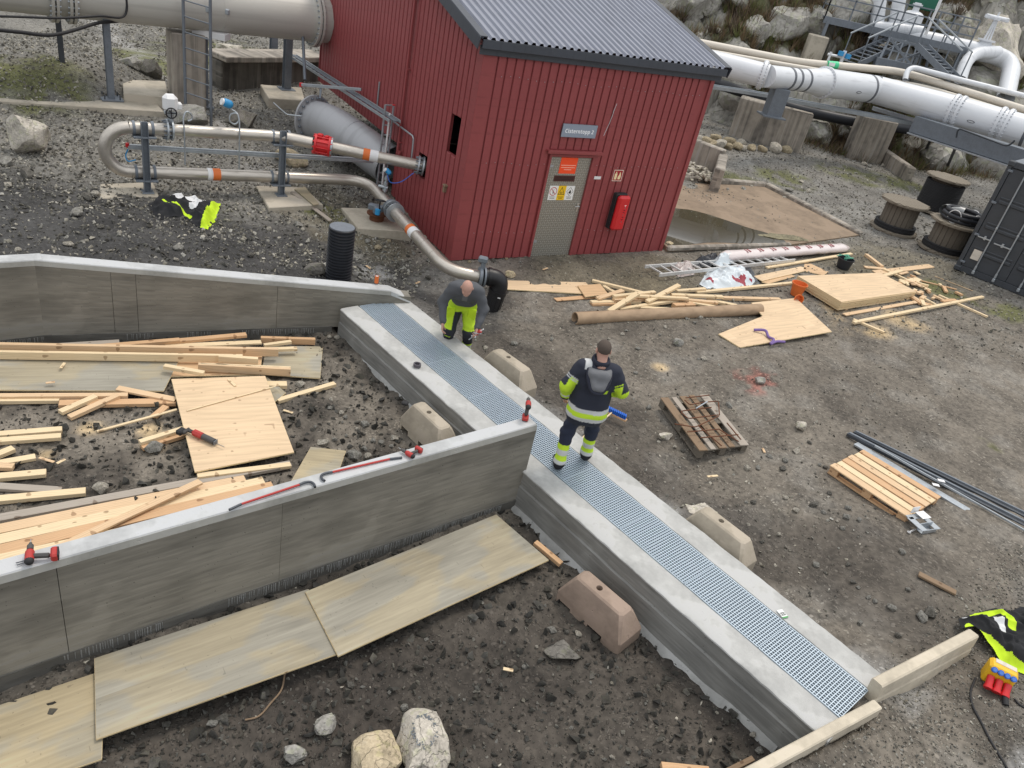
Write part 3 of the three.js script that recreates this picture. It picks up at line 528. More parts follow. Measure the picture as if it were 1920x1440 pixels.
function block(p, label, m, scale = 1, turn = 0, lean = 0, dy = 0) {
  const o = one('support_block', blockShape, m, label, 'concrete block', 'precast support blocks beside the trench'), q = on(p, -0.03 + dy);
  o.position.set(...q); o.rotation.set(0, turnTr + turn, 0); o.rotateX(lean); o.scale.setScalar(scale); return o;
}
{
  const at = (p, t) => { const [s] = trenchST(p[0], p[2]); const [x, z] = trenchXZ(s, t); return [x, 0, z]; };
  block(at([-1.072, 0.3, -8.256], -0.24), 'pale precast support block in the pit between the two walls', M.block, 1.0, 0, 0.05, 0.02);
  block(at([-0.027, 0.36, -10.12], 1.52), 'pale precast support block behind the trench beside the crouching worker', M.block, 1.05, 0.05, 0, 0);
  block(at([2.847, 0.4, -7.291], 1.43), 'pale precast support block with crumbled mortar on its rear, behind the trench', M.block, 1.02, 0, 0, 0.04);
  block(at([1.311, 0.24, -5.882], -0.36), 'reddish brown precast support block in the foreground soil beside the trench', M.blockRed, 1.02, 0.06, 0.1, 0.02);
}
{ // kerb slabs at the near end of the trench
  const k = one('kerb_slab', bar([4.02, 0.33, -5.15], [2.35, 0.30, -3.93], 0.105, 0.24, 0.012), M.kerb, 'long pale kerb slab sunk in gravel across the end of the trench', 'kerb');
  const prof = [[-0.06, 0], [-0.06, 0.345], [-0.045, 0.36], [0.045, 0.36], [0.06, 0.345], [0.06, 0.2], [0.045, 0.18], [0.06, 0.16], [0.06, 0]];
  const L = 1.68, g = loft(steps(0, L, 0.2), (s) => prof.map(([z, y]) => [s, y, z]));
  const o = one('kerb_slab', g, M.kerb, 'pale kerb slab standing on edge with a jacket thrown over its far end', 'kerb');
  const ka = [4.021, 0.56, -5.275], kb = [5.413, 0.56, -6.307]; o.position.set(ka[0], 0.2, ka[2]); o.rotation.set(0, Math.atan2(ka[2] - kb[2], kb[0] - ka[0]), 0); o.rotateX(-0.08);
}


// ---------- red shed ----------
function print(w, h, draw) {
  const c = document.createElement('canvas'); c.width = w; c.height = h; const x = c.getContext('2d'); draw(x, w, h);
  const t = new THREE.CanvasTexture(c); t.colorSpace = THREE.SRGBColorSpace; t.magFilter = THREE.LinearFilter; return t;
}
function plate(name, w, h, tex, parent, [x, y, z], o = {}, label) {     // thin printed plate facing +z
  const g = new THREE.BoxGeometry(w, h, 0.004), m = mat({ map: tex, roughness: 0.45, ...o });
  const p = mesh(name, g, m, parent); p.position.set(x, y, z); if (label) p.userData.label = label; return p;
}
const SHED = { pos: [-1.67, 0.24, -13.74], turn: 0.6487, W: 5.42, D: 8.0, eave: 3.86, slope: 0.28 };
{
  const s = thing('red_shed', 'red metal clad shed with dark corrugated roof and a chequer plate door', 'shed', SHED.pos, SHED.turn);
  const { W, D, eave, slope } = SHED, roofY = (L) => eave + slope * Math.min(L, D - L), P0 = 0.181;
  const win = [0.40, 0.84, 1.84, 2.54], hole = [1.46, 1.93, 1.03, 1.48], low = (L) => L > 3.0 ? 1.31 : 0.0;
  const wallGeo = (pts, holes, t) => { const sh = new THREE.Shape(pts.map((p) => new THREE.Vector2(...p))); for (const [a, b, c, d] of holes) sh.holes.push(new THREE.Path([[a, c], [a, d], [b, d], [b, c]].map((p) => new THREE.Vector2(...p)))); return uvBox(new THREE.ExtrudeGeometry(sh, { depth: t, bevelEnabled: false })); };
  // backing sheets (the recessed flutes of the cladding)
  const front = mesh('front_wall', wallGeo([[0, 0], [1.78, 0], [1.78, 2.1], [2.84, 2.1], [2.84, 0], [W, 0], [W, eave], [0, eave]], [], 0.06).translate(0, 0, -0.085), M.red, s);
  const lg = wallGeo([[0, 0.0], [3.0, 0.0], [3.0, 1.31], [D, 1.31], [D, eave], [D / 2, roofY(D / 2)], [0, eave]], [win, hole], 0.06).rotateY(Math.PI / 2);   // (L,v) -> z=-L
  const left = mesh('side_wall', lg.translate(0.025, 0, 0), M.red, s);
  mesh('far_side_wall', wallGeo([[0, 0], [D, 0], [D, eave], [D / 2, roofY(D / 2)], [0, eave]], [], 0.05).rotateY(Math.PI / 2).translate(W - 0.07, 0, 0), M.red, s);
  mesh('rear_wall', bx(W, eave - 1.31, 0.05, W / 2, (eave + 1.31) / 2, -D + 0.04), M.red, s);
  mesh('raised_floor', bx(W - 0.16, 0.1, D - 3.1, W / 2, 1.37, -(D + 3) / 2), M.steelDark, s);
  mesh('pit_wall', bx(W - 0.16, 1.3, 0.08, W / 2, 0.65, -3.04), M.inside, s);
  // raised boards of the profile, one strip at a time
  const strips = {}, strip = (h) => strips[h.toFixed(3)] ??= uvBox(cbox(P0 - 0.03, h, 0.027, 0.008));
  const fput = (x, y0, y1, parent) => { const b = mesh('cladding_board', strip(+(y1 - y0).toFixed(2)), M.red, parent); b.position.set(x, (y0 + y1) / 2, -0.012); };
  for (let i = 0; i < 27; i++) { const x = 0.29 + i * P0 + P0 / 2; if (x > W - 0.15) break; const d = x > 1.72 && x < 2.9; fput(x, d ? 2.2 : 0.0, eave - 0.01, front); }
  const sput = (L, y0, y1) => { if (y1 - y0 < 0.02) return; const b = mesh('cladding_board', strip(+(y1 - y0).toFixed(2)), M.red, left); b.rotation.y = -Math.PI / 2; b.position.set(0.012, (y0 + y1) / 2, -L); };
  for (let i = 0; i < 43; i++) {
    const L = 0.25 + i * P0 + P0 / 2; if (L > D - 0.06) break; const y0 = low(L), y1 = roofY(L) - 0.04; let cut = null;
    if (L > win[0] - 0.03 && L < win[1] + 0.03) cut = [win[2], win[3]]; if (L > hole[0] - 0.02 && L < hole[1] + 0.03) cut = [hole[2], hole[3]];
    if (cut) { sput(L, y0, cut[0] + 0.01 * ((i % 3) - 1)); sput(L, cut[1] + 0.012 * ((i % 2)), y1); } else sput(L, y0, y1);
  }
  mesh('corner_flashing', flat([bx(0.27, eave, 0.02, 0.135, eave / 2, -0.005, 0.003), bx(0.02, eave + 0.03, 0.23, 0.007, eave / 2, -0.115, 0.003)]), M.redTrim, s);
  mesh('corner_flashing', flat([bx(0.1, eave, 0.02, W - 0.05, eave / 2, -0.004, 0.003), bx(0.02, eave, 0.12, W, eave / 2, -0.06, 0.003)]), M.redTrim, s);
  { const out = []; for (const y of [0.55, 1.9, 3.4]) for (let i = 0; i < 27; i++) { const x = 0.29 + i * P0 + P0 / 2; if (x > 1.7 && x < 2.9 && y < 2.3) continue; out.push(new THREE.CylinderGeometry(0.007, 0.007, 0.008, 6).rotateX(Math.PI / 2).translate(x + 0.03, y + 0.02 * Math.sin(i), 0.005)); } stuff(mesh('screws', flat(out), M.galv, front)); }
  mesh('paint_scratch', flat([bar([3.02, 2.95, 0.004], [3.05, 3.12, 0.004], 0.006, 0.02), bar([2.99, 2.72, 0.004], [3.03, 2.96, 0.004], 0.006, 0.014), bar([2.93, 2.5, 0.004], [2.985, 2.72, 0.004], 0.006, 0.01)]), M.reflect, front);
  // roof: profiled sheets on each slope, verge and eave flashings
  const prof = [], n = 36, pw = (W + 0.3) / n; for (let i = 0; i < n; i++) for (const [a, y] of [[0, 0], [0.14, 0.038], [0.46, 0.038], [0.6, 0]]) prof.push([-0.15 + (i + a) * pw, y]);
  const roofSheet = (L0, L1) => { const pos = [], uv = [], q = (p, L) => [p[0], roofY(L) + 0.16 + p[1], -L]; for (let i = 0; i < prof.length - 1; i++) { const a = q(prof[i], L0), b = q(prof[i + 1], L0), c = q(prof[i + 1], L1), d = q(prof[i], L1); for (const v of [a, b, c, a, c, d]) { pos.push(...v); uv.push(v[0], v[2]); } } const g = new THREE.BufferGeometry(); g.setAttribute('position', new THREE.Float32BufferAttribute(pos, 3)); g.setAttribute('uv', new THREE.Float32BufferAttribute(uv, 2)); g.computeVertexNormals(); return g; };
  const roof = mesh('roof', roofSheet(-0.14, D / 2), M.roof, s);
  mesh('rear_slope', roofSheet(D / 2, D + 0.14), M.roof, roof);
  mesh('ridge_cap', bar([-0.2, roofY(D / 2) + 0.2, -D / 2], [W + 0.2, roofY(D / 2) + 0.2, -D / 2], 0.4, 0.03), M.fascia, roof);
  const yE = roofY(-0.14);
  mesh('eave_fascia', flat([bx(W + 0.26, 0.14, 0.03, W / 2, yE + 0.085, -0.14 + 0.27, 0.004), bx(W + 0.22, 0.15, 0.03, W / 2, yE - 0.02, 0.04, 0.004)]).translate(0, 0.0, 0), M.fascia, roof);
  mesh('soffit', bx(W + 0.2, 0.02, 0.16, W / 2, yE + 0.03, 0.06), M.fascia, roof);
  for (const [x, w] of [[-0.13, 0.15], [W + 0.13, 0.16]]) for (const [a, b] of [[-0.14, D / 2], [D / 2, D + 0.14]]) {
    mesh('verge_flashing', flat([bar([x, roofY(a) + 0.195, -a], [x, roofY(b) + 0.195, -b], w, 0.02), bar([x + (x < 0 ? -0.07 : 0.07), roofY(a) + 0.09, -a], [x + (x < 0 ? -0.07 : 0.07), roofY(b) + 0.09, -b], 0.02, 0.2)]), M.fascia, roof);
  }
  // door
  const dr = mesh('door', bx(0.98, 2.04, 0.05, 2.31, 1.03, -0.045, 0.004), M.tread, s);
  mesh('door_frame', flat([bx(0.05, 2.12, 0.09, 1.79, 1.06, -0.02), bx(0.05, 2.12, 0.09, 2.825, 1.06, -0.02), bx(1.085, 0.05, 0.09, 2.308, 2.09, -0.021)]), M.redTrim, dr);
  mesh('lintel_flashing', flat([bx(1.30, 0.022, 0.1, 2.315, 2.185, 0.03), bx(1.30, 0.06, 0.016, 2.315, 2.165, 0.075)]), M.redTrim, dr);
  mesh('handle', flat([bx(0.04, 0.19, 0.012, 2.73, 1.04, -0.013), rod([2.73, 1.08, -0.01], [2.73, 1.08, 0.045], 0.009), rod([2.73, 1.08, 0.045], [2.62, 1.08, 0.045], 0.009)]), M.chrome, dr);
  for (const y of [0.32, 1.87]) mesh('hinge', flat([rod([1.825, y - 0.06, 0.005], [1.825, y + 0.06, 0.005], 0.012), bx(0.09, 0.05, 0.008, 1.875, y, -0.016)]), M.galv, dr);
  plate('orange_notice', 0.40, 0.315, print(256, 200, (x, w, h) => { x.fillStyle = '#ff5322'; x.fillRect(0, 0, w, h); x.fillStyle = '#ffd9c8'; for (const [y, a] of [[92, 0.86], [120, 0.8], [146, 0.42]]) for (let i = 0; i < w * a; i += 7) x.fillRect((w - w * a) / 2 + i, y, 5, 9); }), dr, [2.268, 1.89, -0.016]);
  plate('brown_notice', 0.50, 0.115, print(256, 60, (x, w, h) => { x.fillStyle = '#4a2320'; x.fillRect(0, 0, w, h); x.fillStyle = '#1d1212'; for (let i = 20; i < w - 20; i += 17) x.fillRect(i, 14, 11, 32); x.fillStyle = '#4a2320'; for (let i = 20; i < w - 20; i += 17) x.fillRect(i + 3, 22, 5, 14); }), dr, [2.245, 1.632, -0.016]);
  plate('warning_notice', 0.605, 0.29, print(512, 250, (x, w, h) => {
    x.fillStyle = '#efefec'; x.fillRect(0, 0, w, h); x.fillStyle = '#f3c51b'; x.fillRect(w / 3 + 6, 0, w / 3 - 10, h);
    x.lineWidth = 12; x.strokeStyle = '#b3282f'; x.beginPath(); x.arc(88, 100, 68, 0, 7); x.stroke(); x.strokeStyle = '#3a3036'; x.lineWidth = 7; x.beginPath(); x.moveTo(78, 150); x.lineTo(78, 90); x.lineTo(98, 60); x.moveTo(60, 66); x.lineTo(108, 140); x.stroke(); x.strokeStyle = '#b3282f'; x.lineWidth = 10; x.beginPath(); x.moveTo(40, 52); x.lineTo(136, 148); x.stroke();
    x.strokeStyle = '#161410'; x.lineWidth = 9; x.beginPath(); x.moveTo(255, 28); x.lineTo(318, 150); x.lineTo(192, 150); x.closePath(); x.stroke(); x.fillStyle = '#161410'; x.font = 'bold 46px sans-serif'; x.textAlign = 'center'; x.fillText('EX', 255, 138);
    x.lineWidth = 6; x.beginPath(); x.moveTo(428, 26); x.lineTo(496, 100); x.lineTo(428, 174); x.lineTo(360, 100); x.closePath(); x.stroke(); x.beginPath(); x.moveTo(428, 66); x.quadraticCurveTo(464, 104, 446, 134); x.lineTo(410, 134); x.quadraticCurveTo(394, 108, 416, 96); x.closePath(); x.fill();
    for (const [cx, ws] of [[85, [110, 90]], [256, [110, 70]], [428, [110, 80]]]) ws.forEach((ww, k) => { for (let i = -ww / 2; i < ww / 2; i += 11) x.fillRect(cx + i, 190 + k * 24, 8, 11); });
  }), dr, [2.248, 1.342, -0.016]);
  // conduits fixed to the side wall
  mesh('vent_pipe', flat([rod([-0.06, 1.16, -2.74], [-0.06, 4.6, -2.74], 0.022), ...[1.4, 2.83, 4.1].map((y) => bx(0.06, 0.03, 0.07, -0.03, y, -2.72)), disc([-0.06, 1.2, -2.66], [1, 0, 0], 0.05, 0.02)]), M.redTrim, left);
  mesh('conduit', tube([[-0.06, 1.71, -3.3], [-0.06, 1.71, -2.08], [-0.06, 1.15, -2.05]], 0.018, 0.06, 24, 8), M.galv, left);
  mesh('wall_bracket', flat([bx(0.07, 0.03, 0.1, -0.035, 1.27, -0.57), bx(0.06, 0.11, 0.06, -0.03, 1.19, -0.585)]), M.timberOld, left);
  mesh('steel_angle', bx(0.02, 0.5, 0.04, -0.02, 2.0, -4.1), M.galv, left);
}
// helper: a group standing in the shed's own axes (x along the front, -z to the rear)
const shedAxes = (o, x, y, z) => { const c = Math.cos(SHED.turn), q = Math.sin(SHED.turn); o.position.set(SHED.pos[0] + x * c + z * q, SHED.pos[1] + y, SHED.pos[2] - x * q + z * c); o.rotation.y = SHED.turn; return o; };
{
  const n = thing('name_sign', 'grey sign with white lettering mounted above the shed door', 'sign'); shedAxes(n, 2.30, 2.572, 0.03);
  mesh('panel', bx(0.81, 0.245, 0.02, 0, 0, 0, 0.002), M.galvDull, n);
  plate('lettering', 0.805, 0.24, print(512, 152, (x, w, h) => { x.fillStyle = '#8f99a8'; x.fillRect(0, 0, w, h); x.fillStyle = '#f4f6f8'; x.font = '600 66px sans-serif'; x.textAlign = 'center'; x.textBaseline = 'middle'; x.fillText('Cisterntopp 2', w / 2, h / 2 + 4, w * 0.88); }), n, [0, 0, 0.0125]);
  const f = thing('extinguisher_sign', 'small red and cream fire extinguisher pictogram on shed wall', 'sign'); shedAxes(f, 3.54, 1.725, 0.006);
  plate('panel', 0.24, 0.23, print(128, 128, (x, w, h) => { x.fillStyle = '#f2e9d8'; x.fillRect(0, 0, w, h); x.fillStyle = '#a3232c'; x.fillRect(6, 6, w - 12, h - 12); x.fillStyle = '#f1dfb0'; x.fillRect(20, 40, 34, 70); x.fillRect(30, 20, 14, 18); x.beginPath(); x.moveTo(88, 18); x.quadraticCurveTo(118, 66, 102, 108); x.lineTo(72, 108); x.quadraticCurveTo(60, 74, 80, 60); x.closePath(); x.fill(); }), f, [0, 0, 0.004]);
  const l = thing('small_label', 'small blank white label stuck beside the shed door', 'label'); shedAxes(l, 3.04, 1.667, 0.006); mesh('panel', bx(0.17, 0.06, 0.004), M.whitePlain, l);
  const c = thing('extinguisher_cabinet', 'bright red fire extinguisher cabinet with black back hanging on the shed front', 'cabinet'); shedAxes(c, 3.70, 1.0, 0.0);
  mesh('back_box', bx(0.30, 0.76, 0.13, 0, 0, 0.07, 0.02), M.rubber, c);
  mesh('cover', bx(0.31, 0.74, 0.13, 0, 0, 0.205, 0.045), M.signRed, c);
  for (const y of [0.24, 0.08, -0.08, -0.24]) mesh('latch', bx(0.02, 0.05, 0.05, -0.155, y, 0.135, 0.004), M.rubber, c);
  plate('lettering', 0.07, 0.42, print(64, 384, (x, w, h) => { x.fillStyle = '#e0142a'; x.fillRect(0, 0, w, h); x.save(); x.translate(w / 2, h / 2); x.rotate(Math.PI / 2); for (let i = 0; i < 8; i++) { x.fillStyle = i < 1 ? '#f3d5d2' : i % 3 === 1 ? '#7d5a55' : '#3c1418'; x.fillRect(-178 + i * 46, -22, 14, 44); x.fillRect(-178 + i * 46, i % 2 ? -22 : -4, 34, 12); } x.restore(); }), c, [0.03, 0.0, 0.2705], { roughness: 0.35 });
}


// ---------- stainless loop, big pipe, supports on the left ----------
const up = (p, h) => [p[0], p[1] + h, p[2]];
const lerp3 = (a, b, t) => [mix(a[0], b[0], t), mix(a[1], b[1], t), mix(a[2], b[2], t)];
const sub3 = (a, b) => [a[0] - b[0], a[1] - b[1], a[2] - b[2]];
const LOOP = { a: [-7.2, 0.92, -12.98], b: [-5.31, 0.86, -14.44], c: [-3.86, 0.82, -15.5], d: [-1.5, 0.70, -12.18], e: [-0.98, 0.66, -12.33], A: [-7.2, 1.69, -12.98], B: [-5.31, 1.64, -14.44], C: [-2.72, 1.50, -15.08] };
{
  const r = 0.108, d = [1.89, -0.06, -1.46], n = Math.hypot(...d), u = d.map((v) => v / n), ext = [LOOP.a[0] - u[0] * 0.22, 0, LOOP.a[2] - u[2] * 0.22];
  const t = thing('stainless_pipe_loop', 'stainless steel pipe looping back on itself and running past the shed corner', 'pipe');
  const Bq = lerp3(LOOP.B, LOOP.C, 0.36);
  mesh('upper_run', tube([[ext[0], 1.69, ext[2]], LOOP.B, lerp3(LOOP.B, LOOP.C, 0.22)], r, 0.3, 30), M.stainless, t);
  mesh('upper_branch', tube([Bq, lerp3(LOOP.B, LOOP.C, 0.62), lerp3(LOOP.B, LOOP.C, 0.97)], r, 0.4, 30), M.stainless, t);
  mesh('wall_stub', tube([lerp3(LOOP.B, LOOP.C, 0.97), LOOP.C, [-2.0, 1.49, -15.55]], r * 0.96, 0.1, 16), M.stainless, t);
  mesh('return_bend', new THREE.TubeGeometry(new THREE.CatmullRomCurve3(Array.from({ length: 13 }, (_, i) => { const a = i / 12 * Math.PI, k = 0.385 * Math.sin(a); return V(ext[0] - u[0] * k * 1.02, 1.305 + 0.385 * Math.cos(a), ext[2] - u[2] * k * 1.02); })), 40, r, 18), M.stainless, t);
  mesh('lower_run', tube([[ext[0], 0.92, ext[2]], LOOP.b, LOOP.c, lerp3(LOOP.c, LOOP.d, 0.34)], r, 0.75, 60), M.stainless, t);
  mesh('falling_run', tube([lerp3(LOOP.c, LOOP.d, 0.38), LOOP.d, LOOP.e], r, 0.4, 50), M.stainless, t);
  const dn = sub3(LOOP.d, LOOP.c), seams = []; for (const k of [0.5, 0.57, 0.66, 0.76, 0.86]) seams.push(disc(lerp3(LOOP.c, LOOP.d, k), dn, r + 0.003, 0.006, 24));
  seams.push(disc(lerp3(LOOP.B, LOOP.C, 0.55), sub3(LOOP.C, LOOP.B), r + 0.003, 0.008, 24), disc(lerp3(LOOP.B, LOOP.C, 0.8), sub3(LOOP.C, LOOP.B), r + 0.003, 0.008, 24), disc(lerp3(LOOP.a, LOOP.b, 1.28), d, r + 0.003, 0.008, 24));
  stuff(mesh('weld_seams', flat(seams), M.stainless, t));
  const fl = (name, p, dir, m = M.galv) => { const f = mesh(name, flat([disc(p, dir, 0.185, 0.03, 28, 0.1), disc(lerp3(p, [p[0] + dir[0] / 10, p[1] + dir[1] / 10, p[2] + dir[2] / 10], 0.35), dir, 0.185, 0.03, 28, 0.1)]), m, t); stuff(mesh('bolts', boltRing(p, dir, 0.152, 12, 0.014, 0.13), M.galvDull, f)); };
  fl('flange', lerp3(LOOP.A, LOOP.B, 0.16), d); fl('flange', lerp3(LOOP.B, LOOP.C, 0.985), sub3(LOOP.C, LOOP.B)); fl('flange', lerp3(LOOP.c, LOOP.d, 0.365), dn);
  // printed flow markers wrapped round the pipe
  const wrap = (p, dir, L, list) => { let o = 0; const dl = Math.hypot(...dir); const q = dir.map((v) => v / dl); for (const [len, m] of list) { const c = [p[0] + q[0] * (o + len / 2), p[1] + q[1] * (o + len / 2), p[2] + q[2] * (o + len / 2)]; mesh('flow_marker', disc(c, q, r + 0.003, len, 28), m, t); o += len; } };
  wrap(lerp3(LOOP.a, LOOP.b, 0.44), d, 1, [[0.06, M.whitePlain], [0.03, M.reflect], [0.14, M.orange]]); wrap(lerp3(LOOP.B, LOOP.C, 0.58), sub3(LOOP.C, LOOP.B), 1, [[0.13, M.orange], [0.16, M.whitePlain]]); wrap(lerp3(LOOP.c, LOOP.d, 0.585), dn, 1, [[0.12, M.orange], [0.16, M.whitePlain]]);
  const rc = thing('pipe_coupling', 'red painted bolted coupling on the upper stainless pipe', 'coupling'), p0 = lerp3(LOOP.B, LOOP.C, 0.29), dq = sub3(LOOP.C, LOOP.B);
  const uq = dq.map((v) => v / Math.hypot(...dq)), off = (k) => [p0[0] + uq[0] * k, p0[1] + uq[1] * k, p0[2] + uq[2] * k];
  mesh('body', disc(off(0), dq, 0.15, 0.26, 28), M.signRed, rc); mesh('flange_ring', disc(off(-0.13), dq, 0.19, 0.04), M.signRed, rc); mesh('flange_ring', disc(off(0.13), dq, 0.19, 0.04), M.signRed, rc); mesh('end_ring', disc(off(0.17), dq, 0.18, 0.03), M.galv, rc);
  stuff(mesh('tie_bolts', boltRing(off(0), dq, 0.172, 10, 0.014, 0.36), M.signRed, rc)); mesh('lug', flat([bx(0.1, 0.06, 0.1, off(-0.05)[0], off(0)[1] + 0.18, off(-0.05)[2], 0.01), bx(0.08, 0.05, 0.08, off(0.08)[0], off(0)[1] + 0.17, off(0.08)[2], 0.01)]), M.signRed, rc);
  // supports
  for (const [q, A, B, lab] of [[LOOP.a, LOOP.a, LOOP.A, 'grey steel post clamping both stainless pipes near the return bend'], [LOOP.b, LOOP.b, LOOP.B, 'grey steel post clamping both stainless pipes nearer the shed']]) {
    const h0 = q === LOOP.a ? 0.60 : 0.55, s = thing('pipe_support', lab, 'support', [q[0] + u[2] * -0.16, h0, q[2] + u[0] * 0.16], -Math.atan2(u[2], u[0]), 'posts carrying the stainless pipes');
    mesh('post', flat([bx(0.012, 1.24, 0.1, -0.05, 0.62, 0), bx(0.012, 1.24, 0.1, 0.05, 0.62, 0), bx(0.1, 1.24, 0.012, 0, 0.62, -0.03)]), M.galvDull, s); mesh('base_plate', bx(0.2, 0.018, 0.2, 0, 0.01, 0), M.galvDull, s);
    for (const y of [A[1] - h0, B[1] - h0]) { const c = mesh('clamp', flat([bx(0.36, 0.03, 0.05, 0, y - 0.11, 0.02), bx(0.36, 0.012, 0.2, 0, y - 0.118, -0.14)]), M.galvDull, s); for (const x of [-0.15, 0.15]) mesh('strap', disc([x, y, -0.165], [1, 0, 0], 0.122, 0.045, 24, 0.112), M.galvDull, c); }
  }
  // actuator and transmitter standing on the upper run
  const v0 = lerp3(LOOP.A, LOOP.B, 0.19), ac = thing('valve_actuator', 'light grey electric valve actuator with black handwheel on the stainless pipe', 'actuator', [v0[0], v0[1] + 0.1, v0[2]], -Math.atan2(u[2], u[0]));
  mesh('stem', flat([rod([0, 0, 0], [0, 0.24, 0], 0.05), bx(0.2, 0.04, 0.12, 0, 0.2, 0)]), M.galv, ac); mesh('housing', bx(0.24, 0.3, 0.2, 0, 0.36, 0, 0.06), M.whitePlain, ac); mesh('side_box', bx(0.08, 0.12, 0.12, 0.15, 0.32, 0, 0.02), M.whitePlain, ac);
  const hw = mesh('handwheel', new THREE.TorusGeometry(0.085, 0.012, 8, 24).translate(-0.02, 0.24, 0.19), M.black, ac); mesh('hub', flat([rod([-0.02, 0.24, 0.08], [-0.02, 0.24, 0.2], 0.016), bx(0.16, 0.014, 0.014, -0.02, 0.24, 0.19), bx(0.014, 0.16, 0.014, -0.02, 0.24, 0.19)]), M.black, hw);
  const w0 = lerp3(LOOP.A, LOOP.B, 0.63), tx = thing('pressure_transmitter', 'blue and white pressure transmitter on a coiled siphon above the stainless pipe', 'instrument', [w0[0], w0[1] + 0.1, w0[2]], -Math.atan2(u[2], u[0]));
  mesh('siphon', cable([[0.09, -0.72, 0.13], [0.09, 0.0, 0.13], [0.09, 0.18, 0.1], [0.06, 0.28, 0.06], [-0.04, 0.26, 0.04], [-0.06, 0.14, 0.05], [0.02, 0.09, 0.06], [0.09, 0.15, 0.06], [0.07, 0.28, 0.05], [-0.02, 0.34, 0.03], [-0.09, 0.4, 0.02]], 0.014, 70), M.galv, tx);
  mesh('head', new THREE.CapsuleGeometry(0.075, 0.06, 6, 14).rotateZ(1.2).translate(-0.1, 0.44, 0.02), M.valveBlue, tx); mesh('dial', disc([-0.19, 0.47, 0.03], [-0.93, 0.3, 0.12], 0.062, 0.03), M.whitePlain, tx);
  const x0 = lerp3(LOOP.A, LOOP.B, 0.27), sp = thing('sampling_tube', 'thin steel tube with a looped end beside the valve actuator', 'tube', [x0[0], x0[1] + 0.05, x0[2]], -Math.atan2(u[2], u[0]));
  mesh('tube', cable([[0, -0.62, 0.14], [0, 0.0, 0.14], [0, 0.2, 0.1], [0.06, 0.3, 0.06], [0.14, 0.26, 0.05], [0.15, 0.17, 0.05], [0.08, 0.14, 0.06]], 0.014, 50), M.galv, sp);
  const cr = thing('cable_rail', 'slim galvanised cable rail with red end cap between the two stainless runs', 'cable rail', [0, 0, 0]);
  mesh('rail', flat([bar([-7.441, 1.363, -12.9], [-3.814, 1.224, -15.7], 0.05, 0.03), bar([-7.415, 1.334, -12.85], [-3.796, 1.185, -15.65], 0.012, 0.05)]), M.galv, cr); mesh('end_cap', bx(0.05, 0.07, 0.05, ...[-7.439, 1.368, -12.88]), M.signRed, cr); mesh('cable', cable([[-7.417, 1.305, -12.85], [-7.463, 1.183, -12.85], [-7.43, 1.095, -12.85], [-7.312, 1.129, -12.9]], 0.012, 20), M.valveBlue, cr);
  // valve on the falling run
  const gv = thing('gear_valve', 'grey butterfly valve with gearbox, blue handle hub and dark handwheel by the shed', 'valve'), g0 = lerp3(LOOP.c, LOOP.d, 0.345);
  mesh('body', disc(g0, dn, 0.165, 0.07), M.galvDull, gv); mesh('gearbox', flat([bx(0.3, 0.12, 0.12, g0[0] - 0.28, g0[1] - 0.04, g0[2] + 0.05, 0.02), bx(0.14, 0.16, 0.14, g0[0] - 0.24, g0[1] - 0.06, g0[2] + 0.12, 0.03)]), M.galvDull, gv); mesh('cap', cyl(0.05, 0.1, g0[0] - 0.2, g0[1] - 0.1, g0[2] + 0.24), M.valveBlue, gv);
  mesh('handwheel', flat([new THREE.TorusGeometry(0.1, 0.012, 8, 22).rotateX(1.35).translate(g0[0] - 0.18, g0[1] + 0.17, g0[2] + 0.2), rod([g0[0] - 0.18, g0[1], g0[2] + 0.2], [g0[0] - 0.18, g0[1] + 0.17, g0[2] + 0.2], 0.014), rod([g0[0] - 0.28, g0[1] + 0.17, g0[2] + 0.2], [g0[0] - 0.08, g0[1] + 0.17, g0[2] + 0.2], 0.008)]), M.black, gv);
  const q0 = lerp3(LOOP.c, LOOP.d, 0.2), ps = thing('pressure_sensor', 'small blue and white pressure sensor on a needle valve by the shed wall', 'instrument', [q0[0] + 0.08, q0[1] + 0.1, q0[2]]);
  mesh('stem', flat([cyl(0.025, 0.34), cyl(0.05, 0.04, 0, 0.03, 0), cyl(0.045, 0.06, 0, 0.14, 0), rod([-0.14, 0.1, 0], [0.05, 0.1, 0], 0.03), cyl(0.04, 0.05, 0, 0.25, 0)]), M.galv, ps); mesh('head', new THREE.CapsuleGeometry(0.05, 0.05, 5, 12).rotateZ(0.9).translate(0.02, 0.42, 0), M.valveBlue, ps); mesh('dial', disc([-0.04, 0.45, 0.02], [-0.8, 0.5, 0.3], 0.042, 0.03), M.whitePlain, ps); mesh('cable', cable([[0.02, 0.36, 0.03], [0.1, 0.25, 0.08], [0.3, 0.3, 0.1], [0.52, 0.5, -0.02]], 0.008, 24), M.blue, ps);
  // black plastic valve and elbow dropping into the ground
  const el = thing('black_elbow', 'black plastic pipe elbow turning down into the soil by the shed corner', 'pipe elbow'), e0 = LOOP.e, ea = [-0.68, 0.68, -12.42];
  mesh('valve_body', flat([disc([-0.95, 0.66, -12.34], [1, 0, -0.3], 0.17, 0.05), disc([-0.88, 0.66, -12.36], [1, 0, -0.3], 0.17, 0.03)]), M.galvDull, el); mesh('actuator', flat([cyl(0.04, 0.16, -0.93, 0.8, -12.35), bx(0.16, 0.1, 0.12, -0.95, 0.97, -12.36, 0.02)]), M.galvDull, el);
  mesh('elbow', tube([[-0.88, 0.67, -12.37], [-0.56, 0.69, -12.45], [-0.62, 0.32, -12.42]], 0.15, 0.25, 30, 24), M.black, el); mesh('socket_ring', flat([disc([-0.79, 0.675, -12.39], [1, 0, -0.25], 0.162, 0.05), disc([-0.605, 0.43, -12.425], [0.16, 1, 0], 0.165, 0.06)]), M.black, el);
